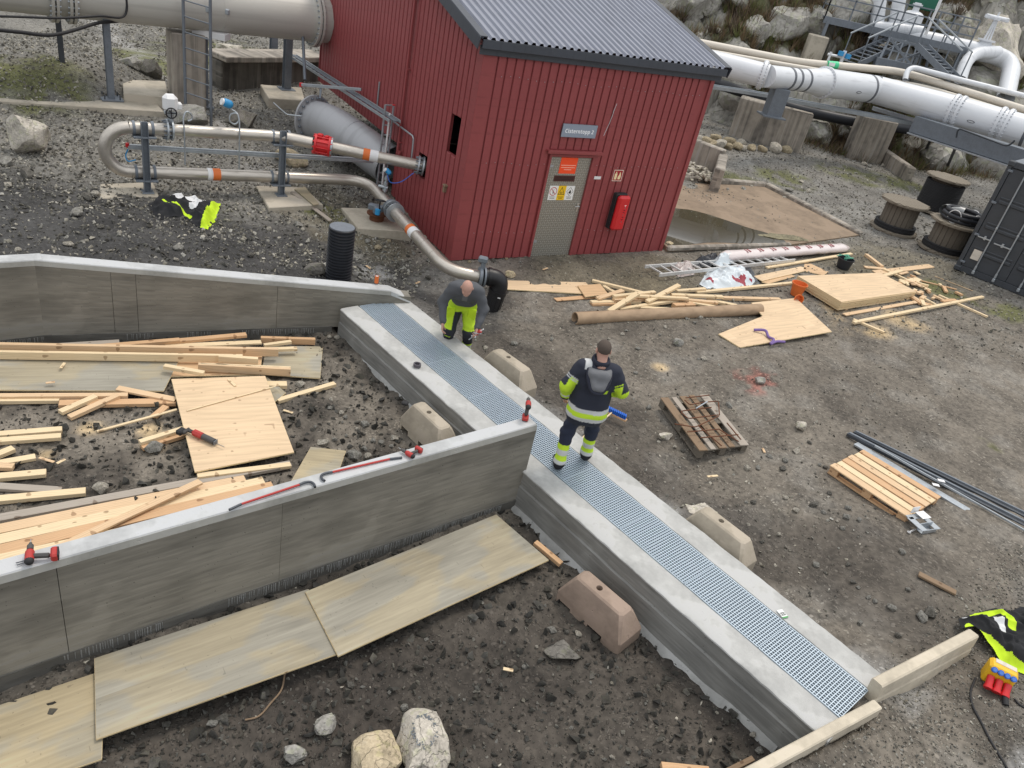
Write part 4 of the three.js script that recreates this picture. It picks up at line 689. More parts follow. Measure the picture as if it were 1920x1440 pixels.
  mesh('drop_pipe', flat([rod([-0.61, 0.4, -12.42], [-0.68, -0.06, -12.4], 0.145, 24), ...Array.from({ length: 10 }, (_, i) => { const a = i / 10 * 6.28; return rod([-0.61 + 0.147 * Math.cos(a), 0.36, -12.42 + 0.147 * Math.sin(a)], [-0.67 + 0.147 * Math.cos(a), -0.05, -12.4 + 0.147 * Math.sin(a)], 0.006, 5); })]), M.black, el);
  mesh('sticker', bx(0.05, 0.02, 0.004, -0.55, 0.37, -12.275, 0.001), M.whitePlain, el);
}
{ // pads and plinths
  const pad = (label, pts, y0, h, m = M.plinth) => one('concrete_pad', slab(pts.map((p) => [p[0], p[2]]), y0, h, 0.015), m, label, 'concrete pad');
  pad('stained concrete pad under the first pipe post, half buried in spoil', [[-7.913, 0.58, -12.75], [-7.29, 0.58, -13.395], [-6.862, 0.58, -12.802], [-7.563, 0.58, -12.137]], 0.2, 0.4);
  pad('concrete pad under the second pipe post with a broken board across it', [[-5.796, 0.53, -14.517], [-4.997, 0.53, -15.039], [-4.375, 0.53, -14.336], [-5.157, 0.53, -13.552]], 0.25, 0.3);
  pad('low concrete slab beside the shed carrying a rusty steel dish', [[-4.103, 0.45, -14.652], [-3.205, 0.45, -15.206], [-2.564, 0.45, -14.229], [-3.5, 0.45, -13.781]], 0.1, 0.35);
  pad('long pale concrete plinth carrying a steel post at the left edge', [[-11.834, 0.98, -14.464], [-11.126, 0.98, -14.817], [-8.673, 0.98, -16.537], [-9.297, 0.98, -17.251], [-10.818, 0.98, -16.398], [-12.504, 0.98, -15.352]], 0.62, 0.36);
  pad('square concrete footing beside the tall stained pillar', [[-9.604, 1.15, -16.608], [-8.853, 1.15, -17.091], [-9.562, 1.15, -18.336], [-10.222, 1.15, -17.648]], 0.7, 0.45);
  pad('concrete footing with two steel columns under the big pipe near the shed', [[-8.115, 1, -20.456], [-7.247, 1, -21.101], [-6.707, 0.95, -19.865], [-7.427, 0.95, -19.29]], 0.6, 0.45, M.plinth);
  const rd = thing('rusty_dish', 'rusty round steel dish standing on the low slab by the shed', 'dish', [-3.321, 0.45, -14.424]);
  mesh('rim', cyl(0.2, 0.025, 0, 0.12, 0, 0.2, 28), M.rust, rd); mesh('base', cyl(0.14, 0.13, 0, 0, 0, 0.14, 24), M.rust, rd);
  one('offcut_board', bar(up([-5.07, 0.56, -14.536], 0.02), [-4.08, 0.42, -13.913], 0.09, 0.022), M.timberGrey, 'weathered narrow board leaning off the second pipe pad', 'board');
  one('offcut_board', sheet([[-5.1, 0.56, -14.738], [-4.972, 0.56, -14.994], [-4.428, 0.56, -14.234], [-4.494, 0.56, -14.116]], 0.02), M.usedBuff, 'broken triangular plywood scrap on the second pipe pad', 'board');
  // corrugated riser
  const c = [-3.23, 0.36, -11.688], prof = []; for (let i = 0; i < 19; i++) { const y = i * 0.052; prof.push([0.19, y], [0.215, y + 0.01], [0.215, y + 0.03], [0.19, y + 0.04]); }
  const k = thing('corrugated_riser', 'black corrugated plastic riser pipe standing behind the rear wall', 'riser pipe', [c[0], 0.28, c[2]]); mesh('pipe', toCreasedNormals(new THREE.LatheGeometry(prof.map((q) => new THREE.Vector2(...q)), 36), 0.5), M.blackRib, k); mesh('lid', cyl(0.2, 0.02, 0, 0.96, 0, 0.2, 32), M.galvDull, k);
  const os = [-2.47, 0.66, -11.164]; const stub = thing('orange_stub', 'short orange plastic pipe stub standing on the rear wall', 'pipe stub', [os[0], 0.66, os[2] - 0.02]); mesh('tube', new THREE.LatheGeometry([[0.025, 0], [0.032, 0], [0.032, 0.12], [0.025, 0.12]].map((q) => new THREE.Vector2(...q)), 18), M.orange, stub); mesh('plug', cyl(0.024, 0.01, 0, 0.105, 0), M.reflect, stub);
}
{ // big grey elbow running in under the shed
  const b = thing('grey_elbow_pipe', 'large grey painted pipe elbow with open flange running under the shed', 'pipe'), pts = [[-5.62, 1.30, -17.35], [-5.2, 1.34, -17.1], [-4.5, 1.22, -16.75], [-3.6, 1.0, -16.3]];
  mesh('pipe', new THREE.TubeGeometry(new THREE.CatmullRomCurve3(pts.map((p) => V(p))), 40, 0.42, 32), M.elbow, b); const dir = sub3(pts[1], pts[0]);
  const f = mesh('flange', disc([-5.64, 1.30, -17.36], dir, 0.53, 0.05, 40, 0.4), M.elbow, b); stuff(mesh('bolts', boltRing([-5.6, 1.3, -17.35], dir, 0.475, 20, 0.022, 0.1), M.galvDull, f)); mesh('closing_plate', disc([-5.66, 1.30, -17.37], dir, 0.41, 0.02, 36), M.elbow, f);
  mesh('drain_handle', tube([[-6.438, 1.561, -17], [-5.987, 1.485, -16.6], [-5.661, 1.522, -16.6]], 0.014, 0.05, 14, 8), M.galv, b);
  mesh('seam', flat([disc([-4.55, 1.235, -16.78], [0.7, -0.14, 0.36], 0.424, 0.012, 36)]), M.elbow, b);
}
{ // big pale pipe across the top left
  const d0 = [-14.5, 3.02, -12.87], d1 = [-5.6, 3.02, -20.4], dir = sub3(d1, d0), at = (k) => lerp3(d0, d1, k);
  const t = thing('big_pale_pipe', 'very large pale painted pipe crossing the upper left into the shed', 'pipe');
  mesh('pipe', disc(lerp3(d0, d1, 0.5), dir, 0.5, Math.hypot(...dir), 44), M.bigpipe, t); mesh('far_length', disc(at(-0.6), dir, 0.5, Math.hypot(...dir) * 1.2, 44), M.bigpipe, t);
  for (const k of [0.425, 0.452, 0.892]) { const f = mesh('flange', flat([disc(at(k), dir, 0.62, 0.05, 44), disc(at(k + 0.007), dir, 0.62, 0.05, 44)]), M.bigpipe, t); stuff(mesh('bolts', boltRing(at(k + 0.0035), dir, 0.56, 28, 0.022, 0.2), M.galv, f)); }
  for (const k of [0.675, 0.71]) { const s = mesh('strap', disc(at(k), dir, 0.506, 0.07, 44), M.bigpipe, t); mesh('buckle', bx(0.1, 0.12, 0.08, at(k)[0] + 0.33, at(k)[1] + 0.02, at(k)[2] + 0.37, 0.02), M.galv, s); }
  mesh('saddle', bx(0.75, 0.14, 0.3, at(0.69)[0] + 0.1, 2.5, at(0.69)[2] + 0.12), M.whitePlain, t);
  const pl = thing('concrete_pillar', 'tall stained concrete pillar under the big pale pipe', 'pillar', [-8.75, 0.6, -17.75], 0.72); mesh('shaft', uvBox(cbox(0.72, 1.86, 0.5, 0.02).translate(0, 0.93, 0), [0.3, 0.2], true), M.pier, pl);
  const post = (label, p, top, w, m = M.galvDull, foot = 0.2) => { const s = thing('steel_post', label, 'post', p, 0.7); mesh('column', flat([bx(w, top - p[1], 0.014, 0, (top - p[1]) / 2, w / 2), bx(w, top - p[1], 0.014, 0, (top - p[1]) / 2, -w / 2), bx(0.012, top - p[1], w, 0, (top - p[1]) / 2, 0)]), m, s); mesh('base_plate', bx(w + foot, 0.03, w + foot, 0, 0.016, 0), m, s); return s; };
  const p1 = post('tall grey steel post bolted to the long plinth', [-9.85, 0.985, -16.54], 4.4, 0.13, M.galvDull, 0.3); for (const [x, z] of [[-0.15, -0.15], [0.15, -0.15], [0.15, 0.15], [-0.15, 0.15]]) mesh('anchor_bolt', cyl(0.014, 0.1, x, 0.02, z, 0.014, 8), M.steelDark, p1);
  const f2 = [-11.054, 1, -16.797]; post('thin dark steel post on a small concrete foot at the far left', [f2[0], 1.25, f2[2]], 3.0, 0.1, M.steelDark, 0.02); one('post_foot', bx(0.2, 0.5, 0.2, f2[0], 1.0, f2[2], 0.02), M.plinth, 'small square concrete foot below the thin dark post', 'concrete foot');
  post('grey steel column under the big pipe, nearer the shed', [-7.462, 1.04, -20.574], 2.55, 0.18); post('grey steel column under the big pipe, set further back', [-8.572, 1.1, -22.503], 2.55, 0.18);
  post('grey steel column beside the access ladder', [-8.463, 0.85, -18.048], 2.6, 0.12);
  const ld = thing('access_ladder', 'fixed galvanised access ladder rising past the big pale pipe', 'ladder'), l0 = [-8.42, 0.80, -17.0], l1 = [-7.74, 0.72, -16.78];
  for (const p of [l0, l1]) mesh('rail', rod(p, [p[0], 5, p[2]], 0.032, 10), M.galvDull, ld); for (let y = 1.05; y < 4.9; y += 0.31) mesh('rung', rod([l0[0], y, l0[2]], [l1[0], y, l1[2]], 0.014, 8), M.galvDull, ld);
  const hr = thing('handrail', 'slim grey handrail bent down beside the shed end', 'handrail'); mesh('rail', tube([[-8.555, 3.788, -17], [-6.797, 3.251, -19.5], [-6.311, 1.827, -18.6]], 0.035, 0.1, 30, 10), M.galvDull, hr);
  { const ra = [-9.081, 0.9, -19.463], rb = [-7.355, 0.9, -22.284]; one('ledge_slab', bar([ra[0], 1.62, ra[2] - 0.5], [rb[0], 1.62, rb[2] - 0.5], 0.9, 0.14, 0.02), M.pier, 'thin concrete ledge slab in shade below the big pipe', 'ledge'); }
  { const ra = [-9.081, 0.9, -19.463], rb = [-7.355, 0.9, -22.284]; one('retaining_wall', bar([ra[0], 1.1, ra[2] - 0.5], [rb[0], 1.1, rb[2] - 0.5], 0.5, 0.86, 0.03), M.pierShaded, 'low concrete wall below the big pipe with shade put into its dark colour', 'wall'); }
  for (const [i, [a, b, c]] of [[[-10.521, 2.501, -14], [-10.05, 2.399, -15], [-9.688, 2.651, -17]], [[-10.485, 2.729, -14], [-9.856, 2.74, -15], [-9.402, 2.77, -16.5]]].entries()) one('black_hose', cable([a, lerp3(a, b, 0.5), b, lerp3(b, c, 0.6), c, up(c, 0.8)], 0.035 - 0.012 * i, 50), M.rubber, i ? 'thinner upper black hose slung below the big pipe' : 'thick black hose sagging below the big pipe', 'hose');
}
{ // cable ladder along the shed side and its riser
  const t = thing('cable_ladder', 'galvanised cable ladder running along the shed side wall', 'cable ladder'); shedAxes(t, 0, 0, 0);
  const a = [-0.16, 1.60, -9.3], b = [-0.16, 1.86, -2.55];
  for (const o of [0, -0.24]) mesh('side_rail', bar([a[0] + o, a[1], a[2]], [b[0] + o, b[1], b[2]], 0.016, 0.06), M.galv, t);
  for (let k = 0.01; k < 1; k += 0.045) { const p = lerp3(a, b, k); mesh('rung', bx(0.23, 0.012, 0.03, p[0] - 0.12, p[1] - 0.02, p[2], 0.002), M.galv, t); }
  mesh('cables', flat([0.05, 0.085, 0.12].map((o) => rod([a[0] - o, a[1] + 0.002, a[2]], [b[0] - o, b[1] + 0.002, b[2]], 0.014, 8))), M.galvDull, t).userData.kind = 'stuff';
  const v = thing('cable_riser', 'vertical cable ladder with pale cables beside the grey elbow', 'cable ladder'); shedAxes(v, -0.22, 0.35, -3.02);
  for (const x of [-0.09, 0.09]) mesh('side_rail', bx(0.03, 1.7, 0.05, x, 0.85, 0), M.galv, v); for (let y = 0.1; y < 1.7; y += 0.2) mesh('rung', bx(0.17, 0.03, 0.02, 0, y, 0), M.galv, v); mesh('cable', rod([0.01, 0, 0.03], [0.01, 1.55, 0.03], 0.022), M.whitePlain, v); mesh('end_cap', bx(0.06, 0.02, 0.05, 0.09, 1.71, 0), M.signRed, v);
  const st = thing('strut_rail', 'galvanised strut rail with red end cap standing out from the shed side', 'strut'); mesh('rail', bar([-6.038, 1.934, -17.6], [-4.639, 2.164, -17.4], 0.06, 0.06), M.galv, st); mesh('end_cap', bx(0.07, 0.08, 0.07, ...[-6.057, 1.927, -17.62]), M.signRed, st); mesh('leg', bar([-5.587, 1.993, -17.55], [-5.547, 1.775, -17.4], 0.04, 0.04), M.galvDull, st);
}


// ---------- rocky hillside ----------
const hillZ0 = (x) => 33 + 0.12 * Math.max(0, x - 12) + 1.2 * (fbm(x * 0.3, 4, 3) - 0.5);
const hillH = (x, zf) => { const d = zf - hillZ0(x); return 0.45 + (d > 0 ? Math.min(0.95 * d, 8 + 0.35 * d) + sstep(0, 2, d) * 1.4 * (fbm(x * 0.5, zf * 0.5, 4) - 0.5) : d * 0.4); };
const facet = (x, z, c) => {           // broken rock: each cell is a tilted plane, cells meet in cracks
  const i0 = Math.floor(x / c), j0 = Math.floor(z / c); let best = 9, d2 = 9, bi = 0, bj = 0, bx0 = 0, bz0 = 0; const h = (i, j, s) => HASH[(i * 157 + j * 7919 + s * 1013) & 65535];
  for (let j = j0 - 1; j <= j0 + 1; j++) for (let i = i0 - 1; i <= i0 + 1; i++) { const px = (i + h(i, j, 1)) * c, pz = (j + h(i, j, 2)) * c, d = Math.hypot(x - px, z - pz) / c; if (d < best) { d2 = best; best = d; bi = i; bj = j; bx0 = px; bz0 = pz; } else if (d < d2) d2 = d; }
  return c * (0.5 * (h(bi, bj, 3) - 0.5) + (h(bi, bj, 4) - 0.5) * (x - bx0) / c + (h(bi, bj, 5) - 0.6) * (z - bz0) / c) - 0.16 * c * sstep(0.16, 0.0, d2 - best);
};
const rockH = (x, zf) => { const d = zf - hillZ0(x); return sstep(0, 1.2, d) * (1.1 * facet(x + 0.5 * fbm(x, zf, 2), zf, 2.6) + 0.5 * facet(x + 9, zf + 3 + 0.3 * fbm(x * 2, zf * 2, 2), 0.95)); };
{
  const nx = 430, nz = 210, pos = [], col = [], uv = [], idx = [];
  for (let j = 0; j < nz; j++) for (let i = 0; i < nx; i++) {
    const x = mix(-12, 46, i / (nx - 1)), zf = 31.5 + 45 * Math.pow(j / (nz - 1), 1.6), h = hillH(x, zf) + rockH(x, zf) + 0.2 * (fbm(x * 1.7, zf * 1.7, 4) - 0.5); pos.push(x, h, -zf); uv.push(x, zf * 1.3);
    const veg = sstep(0.54, 0.63, fbm(x * 0.7 + 3, zf * 0.7, 5)) * (zf < hillZ0(x) ? 1 : 0.9), k = sstep(0.42, 0.58, fbm(x * 0.9, zf * 0.9 + 5, 3)), li = 0.8 + 0.4 * fbm(x * 0.5, zf * 0.5, 3), a = [0.19, 0.15, 0.10], b = [0.15, 0.155, 0.075], c = [0.36 * li, 0.35 * li, 0.325 * li];
    col.push(...[0, 1, 2].map((q) => mix(c[q], mix(a[q], b[q], k), veg))); const o = j * nx + i; if (i < nx - 1 && j < nz - 1) idx.push(o, o + 1, o + nx + 1, o, o + nx + 1, o + nx);
  }
  const g = new THREE.BufferGeometry(); g.setAttribute('position', new THREE.Float32BufferAttribute(pos, 3)); g.setAttribute('color', new THREE.Float32BufferAttribute(col, 3)); g.setAttribute('uv', new THREE.Float32BufferAttribute(uv, 2)); g.setIndex(idx); g.computeVertexNormals();
  struct('hillside', toCreasedNormals(g, 0.6), tm(S.rock, 0.06, { vertexColors: true, roughness: 1 }));
  const geos = Array.from({ length: 7 }, (_, i) => boulderGeo(100 + i * 7, 1, 0.85, 0.9, 7, 0.75)), f = rng(9), spots = [];
  for (let k = 0; k < 5000 && spots.length < 110; k++) {
    const x = rr(-1, 27, f), zf = hillZ0(x) + 0.4 + 10 * Math.pow(f(), 1.3), r = 0.6 + 2.1 * f() * f(); if (zf > 46) continue;
    if (spots.some((s) => Math.hypot(s[0] - x, s[1] - zf) < (s[2] + r) * 0.5)) continue; spots.push([x, zf, r]);
  }
  spots.forEach(([x, zf, r], i) => { const o = one('boulder', geos[i % 7], i % 9 === 2 ? M.rockPale : M.rock, 'weathered grey boulder among dry heather on the hillside behind the pipes', 'boulder', 'boulders on the rocky hillside'); o.position.set(x, hillH(x, zf) + rockH(x, zf) * 0.6 - r * 0.12, -zf); o.rotation.set(f() * 0.6, f() * 6.28, f() * 0.6); o.scale.set(r, r * rr(0.8, 1.25, f), r * 0.9); });
  // dry heather and grass tufts
  const bl = []; for (let i = 0; i < 16; i++) { const a = f() * 6.28, l = 0.18 + 0.3 * f(), t = 0.2 + 0.9 * f(), w = 0.016; const x1 = Math.cos(a) * l * t, z1 = Math.sin(a) * l * t, y1 = l; const px = -Math.sin(a) * w, pz = Math.cos(a) * w; bl.push(px, 0, pz, -px, 0, -pz, x1, y1, z1); }
  const tg = new THREE.BufferGeometry(); tg.setAttribute('position', new THREE.Float32BufferAttribute(bl, 3)); tg.computeVertexNormals();
  const N = 6000, im = new THREE.InstancedMesh(tg, mat({ color: 0xffffff, roughness: 1 }), N), m = new THREE.Matrix4(), c = new THREE.Color(), q = new THREE.Quaternion(), e = new THREE.Euler(); let n = 0;
  while (n < N) { const x = rr(-2, 27, f), zf = hillZ0(x) - 1 + 13 * Math.pow(f(), 1.4), k = fbm(x * 0.7 + 3, zf * 0.7, 5); if (k < 0.545) continue; const s = rr(0.7, 1.9, f); m.compose(V(x, hillH(x, zf) + rockH(x, zf) - 0.03 + 0.2 * (fbm(x * 1.7, zf * 1.7, 4) - 0.5), -zf), q.setFromEuler(e.set(0, f() * 6.28, 0)), V(s, s, s)); im.setMatrixAt(n, m); const g2 = f(); im.setColorAt(n, g2 < 0.5 ? c.setRGB(0.20, 0.145, 0.085) : g2 < 0.75 ? c.setRGB(0.13, 0.098, 0.075) : c.setRGB(0.14, 0.155, 0.05)); n++; }
  im.name = 'dry_heather'; stuff(im); im.castShadow = im.receiveShadow = true; scene.add(im);
}

// ---------- concrete pad with puddle ----------
{
  const P1 = [6.424, 0.3, -24.983], P2 = [8.588, 0.3, -21.813], P3 = [6.084, 0.28, -19.384], P4 = [2.75, 0.26, -17.0], P5 = [1.2, 0.26, -21.5], xz = (p) => [p[0], p[2]];
  const pad = thing('concrete_apron', 'brown stained concrete apron with kerb and puddle beside the shed', 'concrete apron');
  mesh('slab', slab([P4, P3, P2, P1, P5].map(xz), 0.05, 0.30, 0.01), M.pad, pad);
  mesh('kerb', bar(up(P1, 0.09), up(P2, 0.05), 0.22, 0.16, 0.03), M.pier, pad); mesh('kerb', bar(up(P1, 0.09), [1.5, 0.38, -22.4], 0.2, 0.16, 0.03), M.pier, pad); mesh('kerb', bar(up(P4, 0.07), up(P3, 0.05), 0.12, 0.12, 0.03), M.pier, pad);
  const w = [[2.833, 0.35, -17.065], [3.835, 0.35, -18.041], [4.833, 0.35, -18.617], [5.954, 0.35, -19.426], [5.591, 0.35, -19.88], [5.111, 0.35, -19.978], [4.641, 0.35, -20.174], [4.089, 0.35, -20.366], [3.589, 0.35, -20.418], [3.187, 0.35, -20.263], [1.4, 0.35, -19.5]].map((p) => new THREE.Vector2(p[0], -p[2]));
  const g = new THREE.ShapeGeometry(new THREE.Shape(new THREE.SplineCurve([...w, w[0]]).getPoints(70))).rotateX(-Math.PI / 2).translate(0, 0.3545, 0);
  const wt = struct('puddle', g, new THREE.MeshPhysicalMaterial({ color: lin(0.075, 0.066, 0.045), roughness: 0.02, ior: 1.45, specularIntensity: 1, side: THREE.DoubleSide })); wt.userData.kind = 'structure';
  const silt = thing('silt_patch', 'low muddy patch of moss and gravel along the edge of the puddle', 'silt'); const gg = boulderGeo(8, 0.9, 0.035, 0.3, 5, 1.2); const sm = mesh('mound', gg, tm(S.earth, 0.02, { color: lin(0.34, 0.31, 0.2) }), silt); const sp = [6.085, 0.35, -19.878]; silt.position.set(sp[0], 0.35, sp[2]); silt.rotation.y = 0.35;
  // old corner wall with rubble
  const cw = thing('corner_wall', 'short weathered concrete corner wall filled with rubble behind the shed', 'wall'), a = [4.237, 0.4, -26.308], b = [4.84, 0.4, -25.005], c2 = [4.574, 0.4, -23.738];
  mesh('side', bar([a[0] - 1.6, 0.72, a[2] - 0.1], [b[0], 0.66, b[2]], 0.28, 0.95, 0.03), M.pier, cw); mesh('return', bar([b[0], 0.6, b[2]], [c2[0] - 0.1, 0.6, c2[2] + 0.9], 0.28, 0.85, 0.03), M.pier, cw);
  const f = rng(61), rb = []; for (let i = 0; i < 150; i++) { const r = rr(0.06, 0.14, f), x = b[0] - 0.2 - f() * 1.4; rb.push(rockGeo(i + 900, r, r * 0.7, r, 10).translate(x, 0.34 + 0.42 * Math.max(0, (b[0] - x) / 1.6) * f() + 0.1 * f(), b[2] + 0.2 + f() * 1.3)); } stuff(mesh('rubble', flat(rb), M.rockPale, cw));
}
{ // piers
  const pier = (label, a, b, top, th) => { const L = Math.hypot(b[0] - a[0], b[2] - a[2]), t = thing('concrete_pier', label, 'pier', [a[0], Math.min(a[1], b[1]) - 0.15, a[2]], -Math.atan2(b[2] - a[2], b[0] - a[0])); const h = top - Math.min(a[1], b[1]) + 0.15; mesh('body', uvBox(cbox(L, h, th, 0.04).translate(L / 2, h / 2, -th / 2), [a[0], 0], L < h), M.pier, t); return t; };
  pier('wide streaked concrete pier under the white pipe nearest the shed', [5.948, 0.5, -31.096], [8.6, 0.5, -30.489], 1.93, 0.7);
  pier('streaked concrete pier under the white pipe near the steel frames', [10.891, 0.5, -31.986], [12.293, 0.5, -32.223], 2.12, 0.7);
  pier('small brownish concrete pier below the grey beam by the container', [17.957, 0.6, -38.267], [18.369, 0.6, -37.261], 1.75, 0.6);
  one('low_wall', bar(up([12.295, 0.5, -33.702], 0.25), up([12.656, 0.45, -30.142], 0.25), 0.3, 0.6, 0.04), M.pier, 'low brown concrete wall behind the cable drums', 'wall');
  one('low_wall', bar(up([15.987, 0.55, -35.635], 0.25), up([17.29, 0.5, -34.563], 0.25), 0.3, 0.55, 0.04), M.pier, 'low mossy concrete wall between drums and container', 'wall');
  const f = rng(15); const spots = [[1310, 268], [1322, 272], [1334, 276], [1349, 279], [1364, 281], [1381, 282], [1391, 284], [1407, 284], [1427, 286], [1449, 287], [1472, 289], [1370, 270], [1390, 273], [1410, 276], [1345, 268]];
  const row = [[4.584, 0.45, -28.739], [4.806, 0.45, -28.622], [5.026, 0.45, -28.506], [5.321, 0.45, -28.543], [5.628, 0.45, -28.672], [5.996, 0.45, -28.936], [6.196, 0.45, -28.962], [6.563, 0.45, -29.304], [7.001, 0.45, -29.549], [7.512, 0.45, -29.94], [8.041, 0.45, -30.263], [5.757, 0.5, -29.489], [6.224, 0.5, -29.684], [5.173, 0.5, -29.261]];
  row.forEach((p, i) => { const r = rr(0.16, 0.26, f), o = one('round_stone', boulderGeo(300 + i % 5, 1, 0.8, 0.85, 3, 0.25, 4), i % 3 ? M.rockBuff : M.rockPale, 'rounded buff stone in the row edging the gravel below the wide pier', 'stone', 'row of rounded stones below the pier'); o.position.set(p[0], gnd(p[0], p[2]) + r * 0.5, p[2]); o.scale.set(r * 1.25, r, r); o.rotation.y = f() * 6; });
}
{ // white pipeline
  const A = [[3.788, 3.17, -28.057], [5.886, 3.17, -27.637], [7.229, 3.17, -28.749], [8.273, 3.17, -29.625], [10.547, 3.17, -31.179], [12.911, 3.17, -30.043], [15.551, 3.17, -28.349]];
  const t = thing('white_pipeline', 'large white pipeline with grey bands running right from behind the shed', 'pipe'), seg = (a, b, r0, r1, name) => { const d = sub3(b, a), L = Math.hypot(...d), g = new THREE.CylinderGeometry(r1, r0, L, 40, 1, false); g.applyQuaternion(new THREE.Quaternion().setFromUnitVectors(V(0, 1, 0), V(d).normalize())); const c = lerp3(a, b, 0.5); return mesh(name, g.translate(...c), M.white, t); };
  seg([1.2, 3.17, -27.6], A[0], 0.37, 0.37, 'pipe_length'); seg(A[0], A[1], 0.37, 0.37, 'pipe_length'); seg(A[1], A[2], 0.35, 0.35, 'pipe_length'); seg(A[2], A[3], 0.35, 0.47, 'reducer'); seg(A[3], A[4], 0.47, 0.47, 'pipe_length'); seg(A[4], A[5], 0.47, 0.5, 'pipe_length'); seg(A[5], A[6], 0.5, 0.5, 'pipe_length');
  for (const p of [A[3], A[4]]) mesh('elbow_joint', new THREE.SphereGeometry(0.468, 24, 16).translate(...p), M.white, t);
  mesh('elbow_joint', new THREE.SphereGeometry(0.498, 24, 16).translate(...A[5]), M.white, t);
  const ring = (a, b, k, r, w, m, name) => mesh(name, disc(lerp3(a, b, k), sub3(b, a), r, w, 40), m, t);
  for (const [a, b, k, r] of [[A[0], A[1], 0.93, 0.46], [A[2], A[3], 0.97, 0.53], [A[5], A[6], 0.03, 0.57], [A[5], A[6], 0.10, 0.57], [A[5], A[6], 0.52, 0.57], [A[5], A[6], 0.6, 0.57]]) { const f = ring(a, b, k, r, 0.09, M.white, 'flange'); stuff(mesh('bolts', boltRing(lerp3(a, b, k), sub3(b, a), r - 0.05, 26, 0.022, 0.17), M.white, f)); }
  for (const [a, b, k, r] of [[A[1], A[2], 0.6, 0.362], [A[1], A[2], 0.82, 0.362], [A[2], A[3], 0.12, 0.37], [A[3], A[4], 0.83, 0.482], [A[3], A[4], 0.98, 0.482], [A[5], A[6], 0.82, 0.512]]) ring(a, b, k, r, 0.1, M.band, 'band');
  for (const [p, q, k, r] of [[A[3], A[4], 0.5, 0.475], [A[5], A[6], 0.28, 0.505]]) { const c = lerp3(p, q, k), d = V(sub3(q, p)).normalize(); const g = new THREE.CylinderGeometry(0.13, 0.13, 0.01, 24).scale(1, 1, 0.36).rotateX(Math.PI / 2); const o = mesh('maker_badge', g, M.band, t); const nrm = V(-c[0], 6 - c[1], -c[2]); nrm.addScaledVector(d, -nrm.dot(d)).normalize(); const dn2 = nrm.clone().setY(nrm.y - 0.35).addScaledVector(d, 0); dn2.addScaledVector(d, -dn2.dot(d)).normalize(); o.quaternion.setFromRotationMatrix(new THREE.Matrix4().makeBasis(d, dn2.clone().cross(d).normalize(), dn2)); o.position.set(c[0] + dn2.x * r, c[1] + dn2.y * r, c[2] + dn2.z * r); mesh('badge_face', new THREE.CylinderGeometry(0.1, 0.1, 0.012, 24).scale(1, 1, 0.26).rotateX(Math.PI / 2).translate(0, 0, 0.002), M.reflect, o); }
  const sd = lerp3(A[1], A[2], 0.5); const saddle = thing('pipe_saddle', 'dark grey steel saddle carrying the white pipeline on the wide pier', 'saddle', [sd[0], 1.93, sd[2] + 0.1], 0.2); mesh('plate', bx(0.8, 0.05, 0.7, 0, 0.03, 0), M.galvDull, saddle); mesh('box', bx(0.55, 0.95, 0.45, 0, 0.46, 0, 0.02), M.galvDull, saddle);
  // cream pipes behind
  const cr = (label, pts, r) => one('cream_pipe', tube(pts, r, 0.8, 60, 18), M.cream, label, 'pipe');
  cr('long cream coated pipe running above and behind the white pipeline', [[2.802, 3.254, -32.5], [7.941, 3.393, -32.5], [12.026, 3.788, -33.5], [17.171, 3.495, -32]], 0.135); cr('thinner cream pipe between the upper cream pipe and the white pipeline', [[3.649, 3.069, -32], [7.888, 3.258, -32], [12.945, 3.486, -33], [17.037, 3.292, -31.5]], 0.09);
  const gt = thing('green_marker', 'green printed marker wrapped round the upper cream pipe', 'marker'); mesh('wrap', disc([9.184, 3.529, -32.72], sub3([12.026, 3.788, -33.5], [7.941, 3.393, -32.5]), 0.14, 0.42, 28), mat({ color: lin(0.07, 0.62, 0.3), roughness: 0.5 }), gt); mesh('print', bx(0.22, 0.12, 0.01, ...[9.123, 3.561, -32.53], 0.002), M.whitePlain, gt);
  // cable trays and trestles below
  const tr = (label, a, b, w) => { const q = thing('cable_tray', label, 'cable tray'); for (const o of [0, w]) mesh('side_rail', bar([a[0], a[1], a[2] - o], [b[0], b[1], b[2] - o], 0.03, 0.12), M.galv, q); mesh('tray_base', bar([a[0], a[1] - 0.05, a[2] - w / 2], [b[0], b[1] - 0.05, b[2] - w / 2], w - 0.04, 0.01), M.galvDull, q); };
  tr('galvanised cable tray hanging below the white pipeline by the shed', [4.547, 2.169, -30], [6.887, 2.319, -30], 0.35); tr('galvanised cable tray below the white pipeline between the piers', [7.465, 2.244, -30.5], [12.07, 2.408, -30.5], 0.4); tr('short galvanised tray end below the pipeline on the right', [10.943, 2.489, -31.5], [12.663, 2.527, -30], 0.3);
  one('black_pipe', tube([[4.784, 2.115, -32], [8.5, 1.678, -33], [10.865, 1.716, -33], [14.194, 1.988, -33]], 0.2, 1, 40, 16), M.blackRib, 'fat black pipe lying in shade behind the piers', 'pipe');
  const leg = (label, p, top, w, b) => { const s = thing('trestle_leg', label, 'steel leg', p); mesh('column', bar([0, 0.2, 0], [0, top - p[1], 0], w, w), M.galvDull, s); mesh('foot', bx(0.45, 0.7, 0.45, 0, -0.05, 0, 0.03), M.plinth, s); if (b) mesh('brace', bar([0, (top - p[1]) * 0.35, 0], [b, top - p[1] - 0.05, 0], 0.06), M.galvDull, s); return s; };
  const G1 = 'steel trestle legs under the pipeline';
